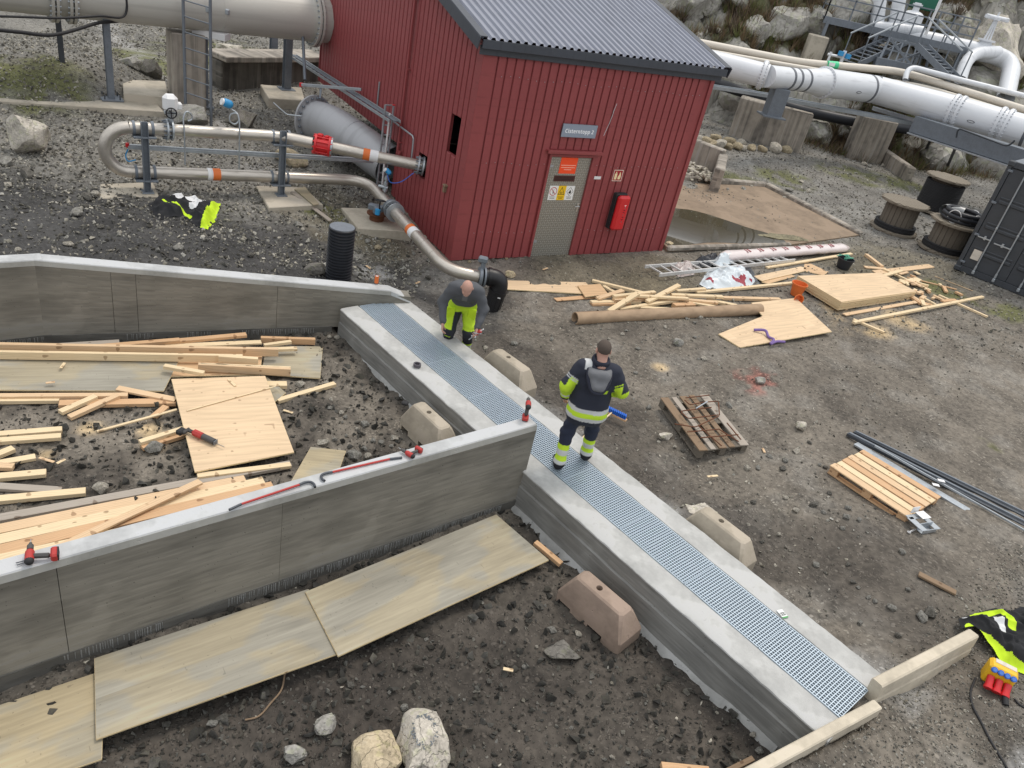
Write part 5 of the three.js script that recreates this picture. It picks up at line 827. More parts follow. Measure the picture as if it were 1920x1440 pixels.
  for (const [p, top, lab, b] of [[[11.139, 0.6, -37.409], 2.6, 'grey steel trestle leg with brace right of the wide pier', -1.0], [[12.713, 0.7, -40.287], 2.4, 'short grey steel trestle leg standing back between the piers', 0], [[14.543, 0.6, -38.406], 2.7, 'grey steel trestle leg right of the second pier', 0], [[14.916, 0.6, -37.693], 2.7, 'second grey steel trestle leg right of the second pier', 0], [[17.059, 0.7, -40.1], 2.5, 'grey steel trestle leg behind the slanted stay', 0]]) leg(lab, p, top, 0.2, b).userData.group = G1;
  for (const [a, b, lab] of [[[15.016, 0.5, -35.432], [13.176, 2.392, -31], 'thin dark stay leaning left of the grey beam'], [[15.53, 0.5, -33.927], [13.449, 2.357, -29.5], 'dark steel stay leaning below the grey beam']]) one('steel_stay', bar(a, b, 0.1, 0.1), M.steelDark, lab, 'stay');
  const gb = thing('grey_gutter_beam', 'broad grey steel channel running below the white pipeline to the container', 'beam'), ga = [11.961, 2.486, -30], gc = [15.263, 2.492, -27]; mesh('plate', bar(ga, gc, 0.5, 0.55), M.galvDull, gb); mesh('lower_flange', bar(up(ga, -0.32), up(gc, -0.32), 0.7, 0.05), M.galv, gb); mesh('bent_bar', tube([[12.876, 2.527, -28.5], [12.782, 2.83, -28.5], [14.021, 2.752, -27.3], [14.069, 2.976, -27.2]], 0.03, 0.15, 30, 8), M.steelDark, gb);
}
{ // platform, stair, and white valve pipework
  const t = thing('steel_platform', 'grey steel walkway platform with railings and stair above the pipes', 'platform'), a = [9.12, 4.858, -36], b = [15.075, 4.871, -36], W = 1.6, back = (p) => [p[0], p[1], p[2] - W];
  mesh('edge_beam', bar(a, b, 0.1, 0.26), M.galvDull, t); mesh('edge_beam', bar(back(a), back(b), 0.1, 0.26), M.galvDull, t); mesh('deck', bar([a[0], a[1] + 0.1, a[2] - W / 2], [b[0], b[1] + 0.1, b[2] - W / 2], W - 0.12, 0.04), M.galvDull, t);
  for (const [p, q, nm] of [[a, b, 6], [back(a), back(b), 6], [a, back(a), 2]]) { for (const h of [0.55, 0.85, 1.15]) mesh('rail', bar(up(p, h), up(q, h), 0.05, 0.05), M.galvDull, t); for (let i = 0; i <= nm; i++) { const s = lerp3(p, q, i / nm); mesh('rail_post', bar(s, up(s, 1.15), 0.05), M.galvDull, t); } }
  for (const k of [0.03, 0.38, 0.7, 0.97]) for (const q of [a, back(a)]) { const p = lerp3(q, q === a ? b : back(b), k), g0 = hillH(p[0], -p[2]); mesh('leg', bar([p[0], Math.min(g0, p[1] - 0.5), p[2]], p, 0.13), M.galvDull, t); }
  const ft = [9.213, 3.958, -35.8]; one('platform_foot', bx(0.75, 1.0, 0.6, ft[0] - 0.1, ft[1] - 0.2, ft[2], 0.04), M.plinth, 'square concrete foot under the left end of the platform', 'concrete foot');
  const stair = (label, p, q, w) => { const s = thing('steel_stair', label, 'stair'), d = V(sub3(q, p)), n = V(-d.z, 0, d.x).setLength(w), sh = (v) => [v[0] + n.x, v[1], v[2] + n.z]; for (const f of [(v) => v, sh]) { mesh('stringer', bar(f(p), f(q), 0.05, 0.22), M.galvDull, s); mesh('handrail', bar(up(f(p), 1.0), up(f(q), 1.0), 0.05), M.galv, s); for (const k of [0.02, 0.5, 0.98]) { const c = f(lerp3(p, q, k)); mesh('baluster', bar(c, up(c, 1.0), 0.04), M.galvDull, s); } } for (let k = 0.1; k < 1; k += 0.11) { const c = lerp3(p, q, k); mesh('tread', bar(c, sh(c), 0.24, 0.03), M.galvDull, s); } };
  stair('grey steel stair dropping left from the platform towards the cream pipe', [12.481, 4.713, -35.5], [10.556, 3.62, -34.2], 0.9); stair('second grey steel stair leaning down to the white pipeline', [13.127, 4.742, -35], [14.319, 3.944, -33.6], 0.8);
  const fr = thing('braced_trestle', 'braced grey steel frame between the two stairs', 'frame'), c = [[11.603, 4.744, -35], [13.3, 4.698, -35], [13.28, 3.601, -34.4], [11.322, 3.592, -34.4]]; for (const [i, j] of [[0, 1], [1, 2], [2, 3], [3, 0], [0, 2], [1, 3]]) mesh('member', bar(c[i], c[j], 0.09), M.galvDull, fr); mesh('plate', bar([11.264, 3.857, -34.6], [13.864, 3.899, -34.6], 0.3, 0.35), M.galvDull, fr);
  for (let i = 0; i < 7; i++) { const k = i / 6; mesh('post', bar(lerp3(c[0], c[1], k), lerp3(c[3], c[2], k), 0.06), M.galvDull, fr); } for (const k of [0.33, 0.66]) mesh('rail', bar(lerp3(c[0], c[3], k), lerp3(c[1], c[2], k), 0.06), M.galvDull, fr);
  const wp = (label, pts, r, br) => one('white_pipe', tube(pts, r, br, 60, 20), M.white, label, 'pipe');
  wp('white pipe bending down in a big loop at the upper right', [[12.675, 4.883, -37], [14.07, 4.934, -36.5], [17.236, 4.93, -36.5], [16.706, 3.598, -34.5]], 0.34, 1.3); wp('white pipe elbow rising beside the stair to meet the loop', [[14.703, 3.889, -34.5], [14.92, 4.829, -35.4], [16.442, 5.068, -36.4]], 0.24, 0.9); wp('slim white pipe looping up in front of the frames', [[11.964, 3.594, -32.6], [11.993, 4.046, -33], [14.064, 3.98, -33], [17.166, 3.948, -32.5]], 0.1, 0.4);
  wp('thick white upright pipe behind the platform railing', [[11.669, 4.496, -36.9], [11.262, 6.137, -37.2]], 0.28, 0.1); wp('second white upright pipe behind the platform railing', [[12.342, 4.636, -36.9], [12.048, 6.295, -37.2]], 0.26, 0.1); wp('white pipe crossing low behind the platform railing', [[11.261, 4.943, -36.8], [13.384, 5.174, -36.8]], 0.24, 0.1);
  const bt = thing('white_tank_top', 'rounded white vessel head behind the platform railing', 'vessel', [12.888, 5.655, -37.2]); mesh('shell', flat([cyl(0.42, 0.9, 0, -0.9, 0, 0.42, 24), new THREE.SphereGeometry(0.42, 24, 12, 0, 6.283, 0, 1.57).scale(1, 0.5, 1)]), M.white, bt); mesh('nozzle', flat([cyl(0.13, 0.4, 0, 0.1, 0), cyl(0.2, 0.06, 0, 0.4, 0)]), M.white, bt);
  const vl = thing('white_gate_valve', 'white gate valve with flanged yoke standing on the loop pipe', 'valve', [15.859, 5.058, -36.5]), vv = (g) => g; mesh('bonnet', flat([cyl(0.3, 0.35, 0, 0, 0, 0.22), cyl(0.34, 0.07, 0, 0.3, 0)]), M.white, vl); mesh('yoke', flat([bar([-0.12, 0.35, 0], [-0.05, 1.1, 0], 0.06), bar([0.12, 0.35, 0], [0.05, 1.1, 0], 0.06), rod([0, 0.35, 0], [0, 1.4, 0], 0.04)]), M.white, vl); mesh('handwheel_hub', flat([cyl(0.16, 0.1, 0, 1.1, 0), rod([-0.45, 1.18, 0], [0.45, 1.18, 0], 0.09), cyl(0.1, 0.12, 0.4, 1.12, 0), cyl(0.1, 0.12, -0.4, 1.12, 0)]), M.white, vl);
  one('white_pole', rod([13.252, 6.511, -36], [13.246, 5.103, -36], 0.06, 12), M.whitePlain, 'slim leaning white pole right of the platform', 'pole'); one('green_box', bx(1.0, 0.6, 0.5, ...[13.377, 6.231, -38], 0.04), mat({ color: lin(0.01, 0.12, 0.07), roughness: 0.5 }), 'dark green box at the top edge behind the platform', 'box');
  const sv = thing('blue_hydrant', 'small blue and white valve cluster left of the stair foot', 'valve', [9.717, 3.8, -33.6]); mesh('body', flat([rod([-0.6, 0, 0], [0.2, 0, 0], 0.05), rod([-0.5, -0.4, 0], [-0.5, 0.1, 0], 0.05), rod([0, -0.5, 0], [0, 0.25, 0], 0.07)]), M.white, sv); mesh('cap', flat([cyl(0.11, 0.16, 0.15, 0.0, 0.1), cyl(0.11, 0.16, -0.15, 0.05, 0.1)]), M.valveBlue, sv);
}
{ // container
  const t = thing('shipping_container', 'dark grey high shipping container with doors shut at the right edge', 'container', [10.63, 0.42, -20.29], -0.66), W = 2.44, H = 2.88, cm = tm(S.paint, 0.001, { color: lin(0.055, 0.062, 0.072), roughness: 0.5 });
  mesh('frame', flat([bx(0.1, H, 0.1, 0.05, H / 2, -0.05), bx(0.1, H, 0.1, W - 0.05, H / 2, -0.05), bx(W - 0.2, 0.14, 0.1, W / 2, H - 0.07, -0.05), bx(W - 0.2, 0.15, 0.1, W / 2, 0.075, -0.05)]), cm, t);
  const wallp = (x) => { const out = []; for (let i = 0; i < 21; i++) out.push(bx(0.04, H - 0.25, 0.16, x + (i % 2 ? 0.025 : 0), H / 2, -0.25 - i * 0.28, 0.015)); out.push(bx(0.02, H - 0.2, 5.8, x, H / 2, -3.0)); return flat(out); };
  mesh('side_panel', wallp(0.03), cm, t); mesh('side_panel', wallp(W - 0.06), cm, t); mesh('roof_panel', bx(W - 0.1, 0.04, 5.9, W / 2, H - 0.03, -3.0), M.galvDull, t); mesh('floor_panel', bx(W - 0.1, 0.1, 5.9, W / 2, 0.12, -3.0), cm, t); mesh('end_panel', bx(W, H - 0.1, 0.06, W / 2, H / 2, -6.0), cm, t);
  for (const x of [0.07, W - 0.07]) for (const y of [0.06, H - 0.06]) mesh('corner_casting', flat([bx(0.17, 0.125, 0.17, x, y, -0.06, 0.02)]), cm, t);
  for (const [k, x0] of [[0, 0.11], [1, W / 2 + 0.005]]) {
    const w = W / 2 - 0.115, d = mesh('door', bx(w, H - 0.32, 0.04, x0 + w / 2, H / 2, -0.05), cm, t); for (const y of [0.58, 1.24, 1.9]) mesh('recessed_rib', flat([bx(w - 0.16, 0.05, 0.03, x0 + w / 2, y + 0.1, -0.03, 0.012), bx(w - 0.16, 0.09, 0.04, x0 + w / 2, y, -0.02, 0.02)]), cm, d);
    for (const q of [0.32, 0.78]) { const x = x0 + w * q; const r = mesh('lock_rod', rod([x, 0.1, 0.03], [x, H - 0.1, 0.03], 0.019, 10), M.galv, d); mesh('cam_keeper', flat([bx(0.07, 0.09, 0.05, x, 0.1, 0.03, 0.01), bx(0.05, 0.12, 0.04, x, 0.22, 0.03, 0.01), bx(0.05, 0.06, 0.04, x, 1.3, 0.03, 0.01)]), M.galv, r); }
    mesh('lock_handle', flat([bar([x0 + w * 0.05, 0.98, 0.05], [x0 + w * 0.34, 0.98, 0.055], 0.02, 0.03), bar([x0 + w * 0.42, 0.95, 0.05], [x0 + w * 0.8, 0.95, 0.055], 0.02, 0.03), bx(0.05, 0.1, 0.04, x0 + w * 0.2, 0.99, 0.04), bx(0.05, 0.1, 0.04, x0 + w * 0.6, 0.96, 0.04)]), M.galv, d);
    for (const y of [0.25, 1.0, 1.85, 2.65]) mesh('hinge', bx(0.12, 0.06, 0.04, k ? x0 + w : x0, y, -0.01, 0.01), M.galvDull, d);
    if (!k) mesh('data_plate', bx(0.2, 0.26, 0.004, x0 + 0.22, 0.52, 0.003, 0.001), M.cream, d);
  }
}
// cable drums
const drumWood = tm(S.timber, 0.004, { color: lin(0.235, 0.205, 0.165), roughness: 0.92 });
function drum(label, p, o) {
  const t = thing('cable_drum', label, 'cable drum', on(p, 0.02), o.turn ?? 0, 'wooden cable drums by the container'), R0 = o.R, h = o.h;
  for (const y of [0.03, h - 0.03]) { const f = mesh('flange', cyl(R0, 0.05, 0, y - 0.025, 0, R0, 36), drumWood, t); for (let i = 0; i < 9; i++) { const x = (i - 4) * R0 * 0.215, l = 2 * Math.sqrt(Math.max(0.02, R0 * R0 - x * x)) - 0.04; mesh('plank', bx(R0 * 0.2, 0.028, l, x, y + 0.03, 0, 0.005), drumWood, f); } }
  const st = 20, core = mesh('core', cyl(o.r, h - 0.1, 0, 0.05, 0, o.r, 32), M.timberDark, t); for (let i = 0; i < st; i++) { const a = i / st * 6.283, b = mesh('stave', bx(o.r * 0.29, h - 0.1, 0.03, 0, h / 2, o.r + 0.005, 0.006), M.timberDark, core); b.rotation.y = a; }
  const turns = []; const nT = o.turns; for (let i = 0; i < nT; i++) for (let k = 0; k < o.layers; k++) turns.push(new THREE.TorusGeometry(o.r + 0.05 + k * 0.03 + 0.006 * (i % 2), 0.02, 6, 40).rotateX(Math.PI / 2).translate(0, 0.1 + i * 0.04, 0)); if (nT) stuff(mesh('cable', flat(turns), M.rubber, t));
  return t;
}
{
  drum('nearly empty weathered cable drum standing at the left of the drums', [9.882, 0.36, -23.026], { R: 0.66, r: 0.45, h: 0.88, turns: 4, layers: 3, turn: 0.4 });
  drum('full cable drum wound with black cable behind the other two', [12.306, 0.42, -26.457], { R: 0.68, r: 0.44, h: 1.12, turns: 22, layers: 4, turn: 1.0 });
  const p = [10.923, 0.4, -21.874], d = drum('cable drum beside the container with a hose coil on its top', p, { R: 0.66, r: 0.46, h: 0.86, turns: 4, layers: 3, turn: 0.1 });
  const hc = thing('hose_coil', 'black corrugated hose coil tied with clear film lying on the drum', 'hose coil', [p[0] + 0.05, gnd(p[0], p[2]) + 0.9, p[2]]); for (let i = 0; i < 3; i++) mesh('turn', new THREE.TorusGeometry(0.44 + 0.03 * (i % 2), 0.06, 10, 44).rotateX(Math.PI / 2).translate(0.02 * i, 0.07 + 0.1 * i, 0), M.blackRib, hc); mesh('film_wrap', new THREE.TorusGeometry(0.45, 0.15, 10, 16, 1.5).rotateX(Math.PI / 2).rotateY(2.6).translate(0, 0.17, 0), mat({ color: lin(0.42, 0.43, 0.43), roughness: 0.3 }), hc); for (const a of [0.4, 3.9, 5.2]) mesh('tie', new THREE.TorusGeometry(0.17, 0.012, 6, 20).rotateY(a + 1.57).translate(0.45 * Math.cos(a), 0.17, -0.45 * Math.sin(a)), M.whitePlain, hc);
}


// ---------- timber, plywood and site goods ----------
let tk = 0;
const TM = [M.timberPale, M.timber, M.timberWarm];
function plank(a, b, w, t, m, label, group, cat = 'plank') {
  const rest = (p) => [p[0], Math.max(p[1], gnd(p[0], p[2]) + t * 0.5 + 0.004), p[2]]; a = rest(a); b = rest(b); const mid = gnd((a[0] + b[0]) / 2, (a[2] + b[2]) / 2) + t * 0.4 - (a[1] + b[1]) / 2; if (mid > 0) { a[1] += mid; b[1] += mid; }
  const g = uvBoxAlong(bar(a, b, w, t, 0.003), a, b); tk++;
  return one('timber_plank', g, typeof m === 'number' ? TM[m] : m, label, cat, group);
}
function uvBoxAlong(g, a, b) {     // grain along the plank
  const p = g.attributes.position, uv = new Float32Array(p.count * 2), d = V(sub3(b, a)).normalize(), s = V(-d.z, 0, d.x), o = R() * 5, v0 = R() * 3, q = V();
  for (let i = 0; i < p.count; i++) { q.fromBufferAttribute(p, i); uv[i * 2] = q.dot(d) + o; uv[i * 2 + 1] = q.dot(s) + q.y + v0; } g.setAttribute('uv', new THREE.BufferAttribute(uv, 2)); return g;
}
// board sheet with its own pale edges: top and bottom faces, and one edge strip per side
function board(name, pts, t, m, label, cat = 'plywood sheet', group, edgeM = M.plyEdge) {
  const o = thing(name, label, cat, [0, 0, 0], 0, group), d = sub3(pts[1], pts[0]);
  mesh('face', uvDir(sheet(pts, t), d[0], d[2], R() * 4, R() * 4), m, o); const n = pts.length;
  for (let i = 0; i < n; i++) { const a = pts[i], b = pts[(i + 1) % n]; mesh('edge', uvBoxAlong(bar(up(a, t / 2 - 0.001), up(b, t / 2 - 0.001), 0.006, t - 0.003, 0.001), a, b), edgeM, o); }
  return o;
}
{ // foreground shuttering sheets, overlapping like steps
  board('plywood_sheet', [[-1.551, -0.09, -5.39], [0.162, -0.05, -7.137], [0.843, -0.05, -6.575], [-1.002, -0.03, -4.692]], 0.021, M.used, 'grey used plywood sheet lying nearest the support block below the front wall');
  board('plywood_sheet', [[-3.012, -0.14, -4.198], [-1.544, -0.115, -5.453], [-1.024, -0.06, -4.736], [-2.569, -0.08, -3.481]], 0.021, M.used, 'grey used plywood sheet in the middle of the row below the front wall');
  board('plywood_sheet', [[-3.643, -0.2, -3.501], [-2.889, -0.17, -4.13], [-2.459, -0.115, -3.36], [-3.149, -0.14, -2.844]], 0.021, M.usedBuff, 'buff used plywood sheet at the lower left corner, partly under the next');
  // pit
  board('plywood_sheet', [[-3.666, -0.06, -9.725], [-2.924, -0.06, -10.051], [-2.677, -0.06, -9.19], [-3.442, -0.06, -8.966]], 0.02, M.used, 'grey used plywood sheet under the planks at the right of the pit pile');
  board('plywood_sheet', [[-6.76, 0, -7.779], [-4.549, 0, -8.904], [-4.357, -0.02, -8.027], [-6.328, -0.02, -7.188]], 0.02, M.used, 'large grey used plywood sheet across the left of the pit pile');
  board('plywood_sheet', [[-4.625, -0.02, -8.889], [-3.616, -0.02, -9.436], [-3.434, -0.02, -8.885], [-4.438, -0.02, -8.369]], 0.02, M.plyWarm, 'warm coloured plywood sheet peeping out below the planks');
  board('plywood_sheet', [[-4.368, 0.02, -8.261], [-3.332, 0.02, -8.817], [-2.388, 0.03, -7.339], [-3.265, 0.03, -6.612]], 0.02, M.ply, 'clean pale plywood sheet in the pit with a reciprocating saw on it');
  board('plywood_sheet', [[-2.269, -0.06, -7.625], [-1.85, -0.06, -7.706], [-1.791, -0.06, -7.087], [-2.261, -0.06, -6.813]], 0.018, M.usedBuff, 'small stained plywood piece leaning near the front wall');
  board('plywood_sheet', [[-3.346, -0.05, -8.916], [-2.97, -0.05, -8.641], [-3.027, -0.05, -8.365], [-3.132, -0.05, -8.375]], 0.018, M.used, 'triangular grey plywood corner sticking out from under the pale sheet');
  const P = 'sawn timber planks in the pit pile', q = (a, b, w, t, m, l) => plank(a, b, w, t, m, l, P);
  q([-6.871, 0.1, -7.86], [-3.369, 0.1, -9.397], 0.06, 0.12, 1, 'long pale timber laid on edge along the top of the pit pile');
  q([-6.771, 0.09, -7.723], [-3.744, 0.09, -9.042], 0.05, 0.11, 0, 'long timber on edge just in front of the first long one');
  q([-4.007, 0.12, -8.863], [-3.513, 0.12, -9.017], 0.06, 0.10, 0, 'short blocky timber at the right end of the long ones');
  q([-4.546, 0.1, -8.417], [-4.025, 0.1, -8.466], 0.07, 0.05, 0, 'short pale offcut lying askew on the warm plywood');
  q([-4.181, 0.07, -8.625], [-3.045, 0.07, -9.012], 0.06, 0.11, 1, 'pair-length timber on edge across the warm plywood'); q([-4.159, 0.1, -8.643], [-3.059, 0.1, -9.046], 0.04, 0.05, 0, 'narrow batten lying behind the timber on edge');
  q([-3.78, 0, -9.782], [-3.056, 0, -10.086], 0.06, 0.1, 2, 'warm coloured timber alone at the right by the rear wall');
  q([-5.213, 0.05, -8.794], [-3.963, 0.08, -9.693], 0.09, 0.045, 2, 'plank slanting up to the right along the rear wall'); q([-5.868, 0.06, -8.347], [-4.699, 0.09, -9.151], 0.08, 0.03, 2, 'thin plank crossing below the slanting plank'); q([-6.294, 0.05, -8.205], [-5.386, 0.05, -8.823], 0.1, 0.025, M.timberGrey, 'grey stained board against the rear wall'); q([-4.826, 0.03, -8.989], [-3.725, 0.03, -9.663], 0.1, 0.03, 0, 'pale board lying flat below the slanting plank');
  q([-4.011, 0.05, -9.215], [-3.193, 0.05, -9.677], 0.07, 0.045, 0, 'pale plank end sticking out beyond the long timbers'); q([-3.663, 0.02, -9.609], [-3.355, 0.02, -9.882], 0.06, 0.045, 0, 'short pale stub leaning over the grey sheet');
  q([-6.251, -0.02, -7.084], [-4.696, -0.02, -7.785], 0.08, 0.05, 1, 'plank below the large grey sheet'); q([-6.22, -0.05, -7.035], [-5.359, -0.05, -7.43], 0.07, 0.05, 0, 'pale plank lying lowest below the large grey sheet'); q([-5.32, -0.05, -7.359], [-4.14, -0.05, -7.915], 0.12, 0.05, 2, 'broad warm plank running under the pale sheet'); q([-4.875, 0, -7.86], [-4.141, -0.02, -7.919], 0.1, 0.03, 1, 'plank slanting down towards the pale sheet');
  q([-5.179, -0.06, -7.164], [-4.996, 0, -7.596], 0.08, 0.05, 0, 'left of two short planks slanting out of the pile'); q([-5.072, -0.06, -7.161], [-4.78, 0, -7.716], 0.08, 0.05, 1, 'right of two short planks slanting out of the pile'); q([-4.241, -0.07, -7.545], [-4.2, -0.05, -7.785], 0.09, 0.03, 2, 'stubby board end near the thin stick'); q([-4.669, -0.08, -7.051], [-4.033, -0.02, -7.731], 0.035, 0.022, 0, 'thin pale stick crossing the bare soil');
  q([-4.107, -0.03, -6.976], [-3.749, -0.02, -7.428], 0.07, 0.05, 0, 'upper timber of a stacked pair beside the saw'); q([-4.07, -0.08, -6.951], [-3.709, -0.07, -7.399], 0.08, 0.05, 2, 'lower timber of a stacked pair beside the saw');
  q([-5.797, -0.06, -6.459], [-5.011, -0.06, -6.929], 0.09, 0.05, 0, 'back one of two pale timbers at the left edge'); q([-5.719, -0.06, -6.352], [-4.942, -0.06, -6.799], 0.09, 0.05, 0, 'front one of two pale timbers at the left edge'); q([-5.423, -0.06, -6.111], [-5.258, -0.06, -6.438], 0.09, 0.05, 0, 'short timber pointing up right at the left edge'); q([-5.387, -0.07, -6.059], [-4.985, -0.07, -6.402], 0.09, 0.04, 0, 'slim timber below the short one at the left edge'); q([-5.484, -0.05, -6.035], [-5.062, -0.05, -6.155], 0.09, 0.05, 1, 'timber end tucked below the slim one'); q([-5.339, -0.06, -5.836], [-4.723, -0.06, -6.187], 0.1, 0.05, 0, 'pale timber in the middle of the left edge'); q([-5.284, -0.07, -5.759], [-4.43, -0.07, -5.985], 0.1, 0.04, M.timberGrey, 'grey stained timber under the lowest short one'); q([-5.107, -0.05, -5.524], [-4.191, -0.05, -6.037], 0.1, 0.05, 0, 'lowest short pale timber before the long boards');
  q([-3.012, -0.06, -8.442], [-2.448, -0.06, -9.154], 0.08, 0.05, 0, 'pale timber pointing right beside the white lumps'); q([-3.295, -0.05, -8.73], [-3.032, -0.05, -8.847], 0.12, 0.06, 0, 'short pale block beside the sheet corner'); q([-3.872, 0.055, -7.656], [-3.062, 0.055, -8.657], 0.02, 0.008, 0, 'thin strip of wood lying across the pale sheet');
  // long boards behind the front wall
  q([-4.964, -0.05, -5.185], [-2.372, -0.05, -7.199], 0.11, 0.045, M.timberGrey, 'long grey stained board furthest from the front wall'); q([-4.863, -0.04, -5.052], [-2.747, -0.04, -6.763], 0.14, 0.045, 1, 'long board next to the grey one behind the front wall'); q([-4.752, -0.02, -4.909], [-2.535, -0.02, -6.784], 0.14, 0.045, 0, 'middle long board behind the front wall'); q([-4.645, 0, -4.77], [-2.403, 0, -6.716], 0.14, 0.045, 2, 'long board closest to the front wall'); q([-4.553, 0.02, -4.652], [-3.219, 0.02, -5.736], 0.16, 0.04, 0, 'broad long board half hidden by the front wall'); q([-3.913, 0.06, -5.103], [-3.132, 0.06, -6.463], 0.09, 0.03, 1, 'narrow board slanting across the long boards'); q([-3.236, 0, -6.602], [-2.364, -0.02, -7.173], 0.08, 0.04, 0, 'short board at the right end of the long boards');
  one('wood_stub', bar([0.666, -0.05, -6.83], [1, -0.1, -6.625], 0.07, 0.05, 0.004), M.timberWarm, 'short timber stub between the grey sheet and the support block', 'plank');
  one('wood_stub', bar([2.047, -0.1, -4.364], [2.49, -0.1, -4.424], 0.1, 0.05, 0.004), M.timberWarm, 'warm coloured timber end at the bottom edge near the kerb', 'plank'); one('wood_stub', bar([2.621, -0.05, -4.429], [2.892, -0.02, -4.611], 0.05, 0.03, 0.004), M.timberOld, 'splintered dark timber by the kerb at the bottom edge', 'plank');
  one('wood_stub', bar([5.227, 0.33, -7.36], [5.606, 0.33, -7.161], 0.09, 0.03, 0.004), M.timberOld, 'weathered board lying on gravel above the jacket', 'plank');
}
{ // pile in the yard
  const P = 'sawn timber planks in the yard pile', q = (a, b, w, t, m, l) => plank(a, b, w, t, m, l, P);
  board('plywood_sheet', [[-0.719, 0.19, -13.386], [0.974, 0.19, -14.258], [1.11, 0.19, -13.96], [0.93, 0.19, -13.677], [-0.622, 0.19, -13.033]], 0.02, M.ply, 'long narrow plywood strip behind the black elbow'); board('plywood_sheet', [[0.818, 0.22, -13.936], [1.257, 0.22, -14.268], [1.421, 0.22, -13.858], [0.98, 0.22, -13.486]], 0.02, M.plyWarm, 'small square plywood piece on the long strip'); q([0.434, 0.18, -13.174], [1.201, 0.18, -13.749], 0.12, 0.02, 2, 'short flat strip at the left of the yard pile');
  q([1.097, 0.2, -14.415], [2.221, 0.24, -14.285], 0.08, 0.05, 0, 'timber reaching up left out of the yard pile'); q([1.326, 0.2, -14.274], [1.757, 0.22, -13.865], 0.08, 0.05, 0, 'short timber below the one reaching up left'); q([1.209, 0.25, -13.495], [1.695, 0.3, -14.038], 0.1, 0.04, 1, 'short warm timber at the left of the yard pile'); q([1.101, 0.2, -13.373], [2.059, 0.2, -13.922], 0.1, 0.05, 0, 'lowest timber at the left of the yard pile'); q([1.117, 0.14, -13.342], [1.862, 0.14, -13.769], 0.1, 0.045, 2, 'timber under the lowest left one of the yard pile'); q([1.505, 0.3, -13.647], [2.337, 0.32, -14.274], 0.08, 0.05, 0, 'timber lying level across the middle of the yard pile');
  q([1.45, 0.2, -13.151], [1.958, 0.4, -13.827], 0.11, 0.05, 0, 'broad white timber leaning across the front of the yard pile'); q([2.169, 0.28, -13.806], [2.818, 0.42, -14.668], 0.1, 0.05, 0, 'timber cocked up to the right out of the yard pile'); q([1.644, 0.16, -13.364], [2.806, 0.26, -14.276], 0.08, 0.05, 0, 'slanting timber in front of the yard pile'); q([2.051, 0.2, -13.642], [2.713, 0.2, -13.898], 0.08, 0.05, 0, 'short timber just above the cardboard tube'); q([1.518, 0.25, -13.615], [2.705, 0.25, -14.321], 0.1, 0.05, 1, 'timber buried in the middle of the yard pile'); q([2.671, 0.3, -14.374], [3.783, 0.3, -14.885], 0.09, 0.05, 0, 'timber lying right of the middle in the yard pile'); q([2.677, 0.26, -14.283], [3.652, 0.26, -14.608], 0.09, 0.05, 1, 'second timber right of the middle in the yard pile'); q([3.461, 0.22, -14.751], [4.096, 0.22, -14.779], 0.1, 0.05, 0, 'timber end pointing down right near the tube'); q([3.035, 0.24, -14.368], [3.96, 0.2, -14.54], 0.09, 0.04, 0, 'thin timber behind the tube on the right'); q([2.818, 0.26, -14.736], [3.463, 0.26, -15.212], 0.08, 0.05, 0, 'short timber at the back of the yard pile'); q([2.721, 0.2, -14.028], [3.151, 0.2, -14.311], 0.12, 0.09, 2, 'stacked timber ends showing their cut faces'); q([3.272, 0.2, -15.018], [5.736, 0.2, -16.886], 0.08, 0.05, 0, 'long timber reaching right to the orange tub'); q([3.83, 0.2, -15.08], [5.171, 0.2, -15.737], 0.1, 0.06, 1, 'timber lying above the L shaped sheet'); q([4.098, 0.16, -14.804], [5.005, 0.16, -15.511], 0.09, 0.04, 0, 'timber tucked under the L shaped sheet'); q([1.968, 0.33, -13.863], [3.002, 0.33, -14.306], 0.08, 0.045, 0, 'uppermost level timber of the yard pile');
  const ct = thing('cardboard_tube', 'long brown cardboard tube lying in front of the yard pile', 'tube'), ca = [0.829, 0.22, -12.482], cb = [4.574, 0.24, -14.835]; { const g = new THREE.LatheGeometry([[0.095, 0], [0.115, 0], [0.115, 1], [0.095, 1], [0.095, 0]].map((p) => new THREE.Vector2(...p)), 30), L = V(cb).distanceTo(V(ca)); g.scale(1, L, 1).applyQuaternion(new THREE.Quaternion().setFromUnitVectors(V(0, 1, 0), V(sub3(cb, ca)).normalize())).translate(...ca); mesh('wall', toCreasedNormals(g, 0.5), tm(S.timber, 0.0005, { color: lin(0.40, 0.285, 0.19), roughness: 0.8 }), ct); }
  const lp = [[4.418, 0.2, -15.023], [5.527, 0.2, -15.876], [6.004, 0.16, -14.558], [3.891, 0.13, -12.895], [3.53, 0.14, -13.243], [4.58, 0.17, -14.524]]; board('plywood_sheet', lp.map((p) => up(p, 0.045)), 0.022, M.ply, 'L shaped plywood sheet lying on the yard with a purple strap'); const st = thing('purple_strap', 'crumpled purple strap lying on the L shaped sheet', 'strap'); const web = mesh('webbing', cable([up([4.261, 0.15, -13.702], 0.05), up([4.468, 0.15, -13.691], 0.09), up([4.521, 0.14, -13.555], 0.05), up([4.595, 0.13, -13.432], 0.08), up([4.51, 0.12, -13.278], 0.05), up([4.654, 0.13, -13.417], 0.06), up([4.845, 0.13, -13.554], 0.03)], 0.026, 40, 6), mat({ color: lin(0.20, 0.13, 0.34), roughness: 0.8 }), st); web.position.y = 0.05;
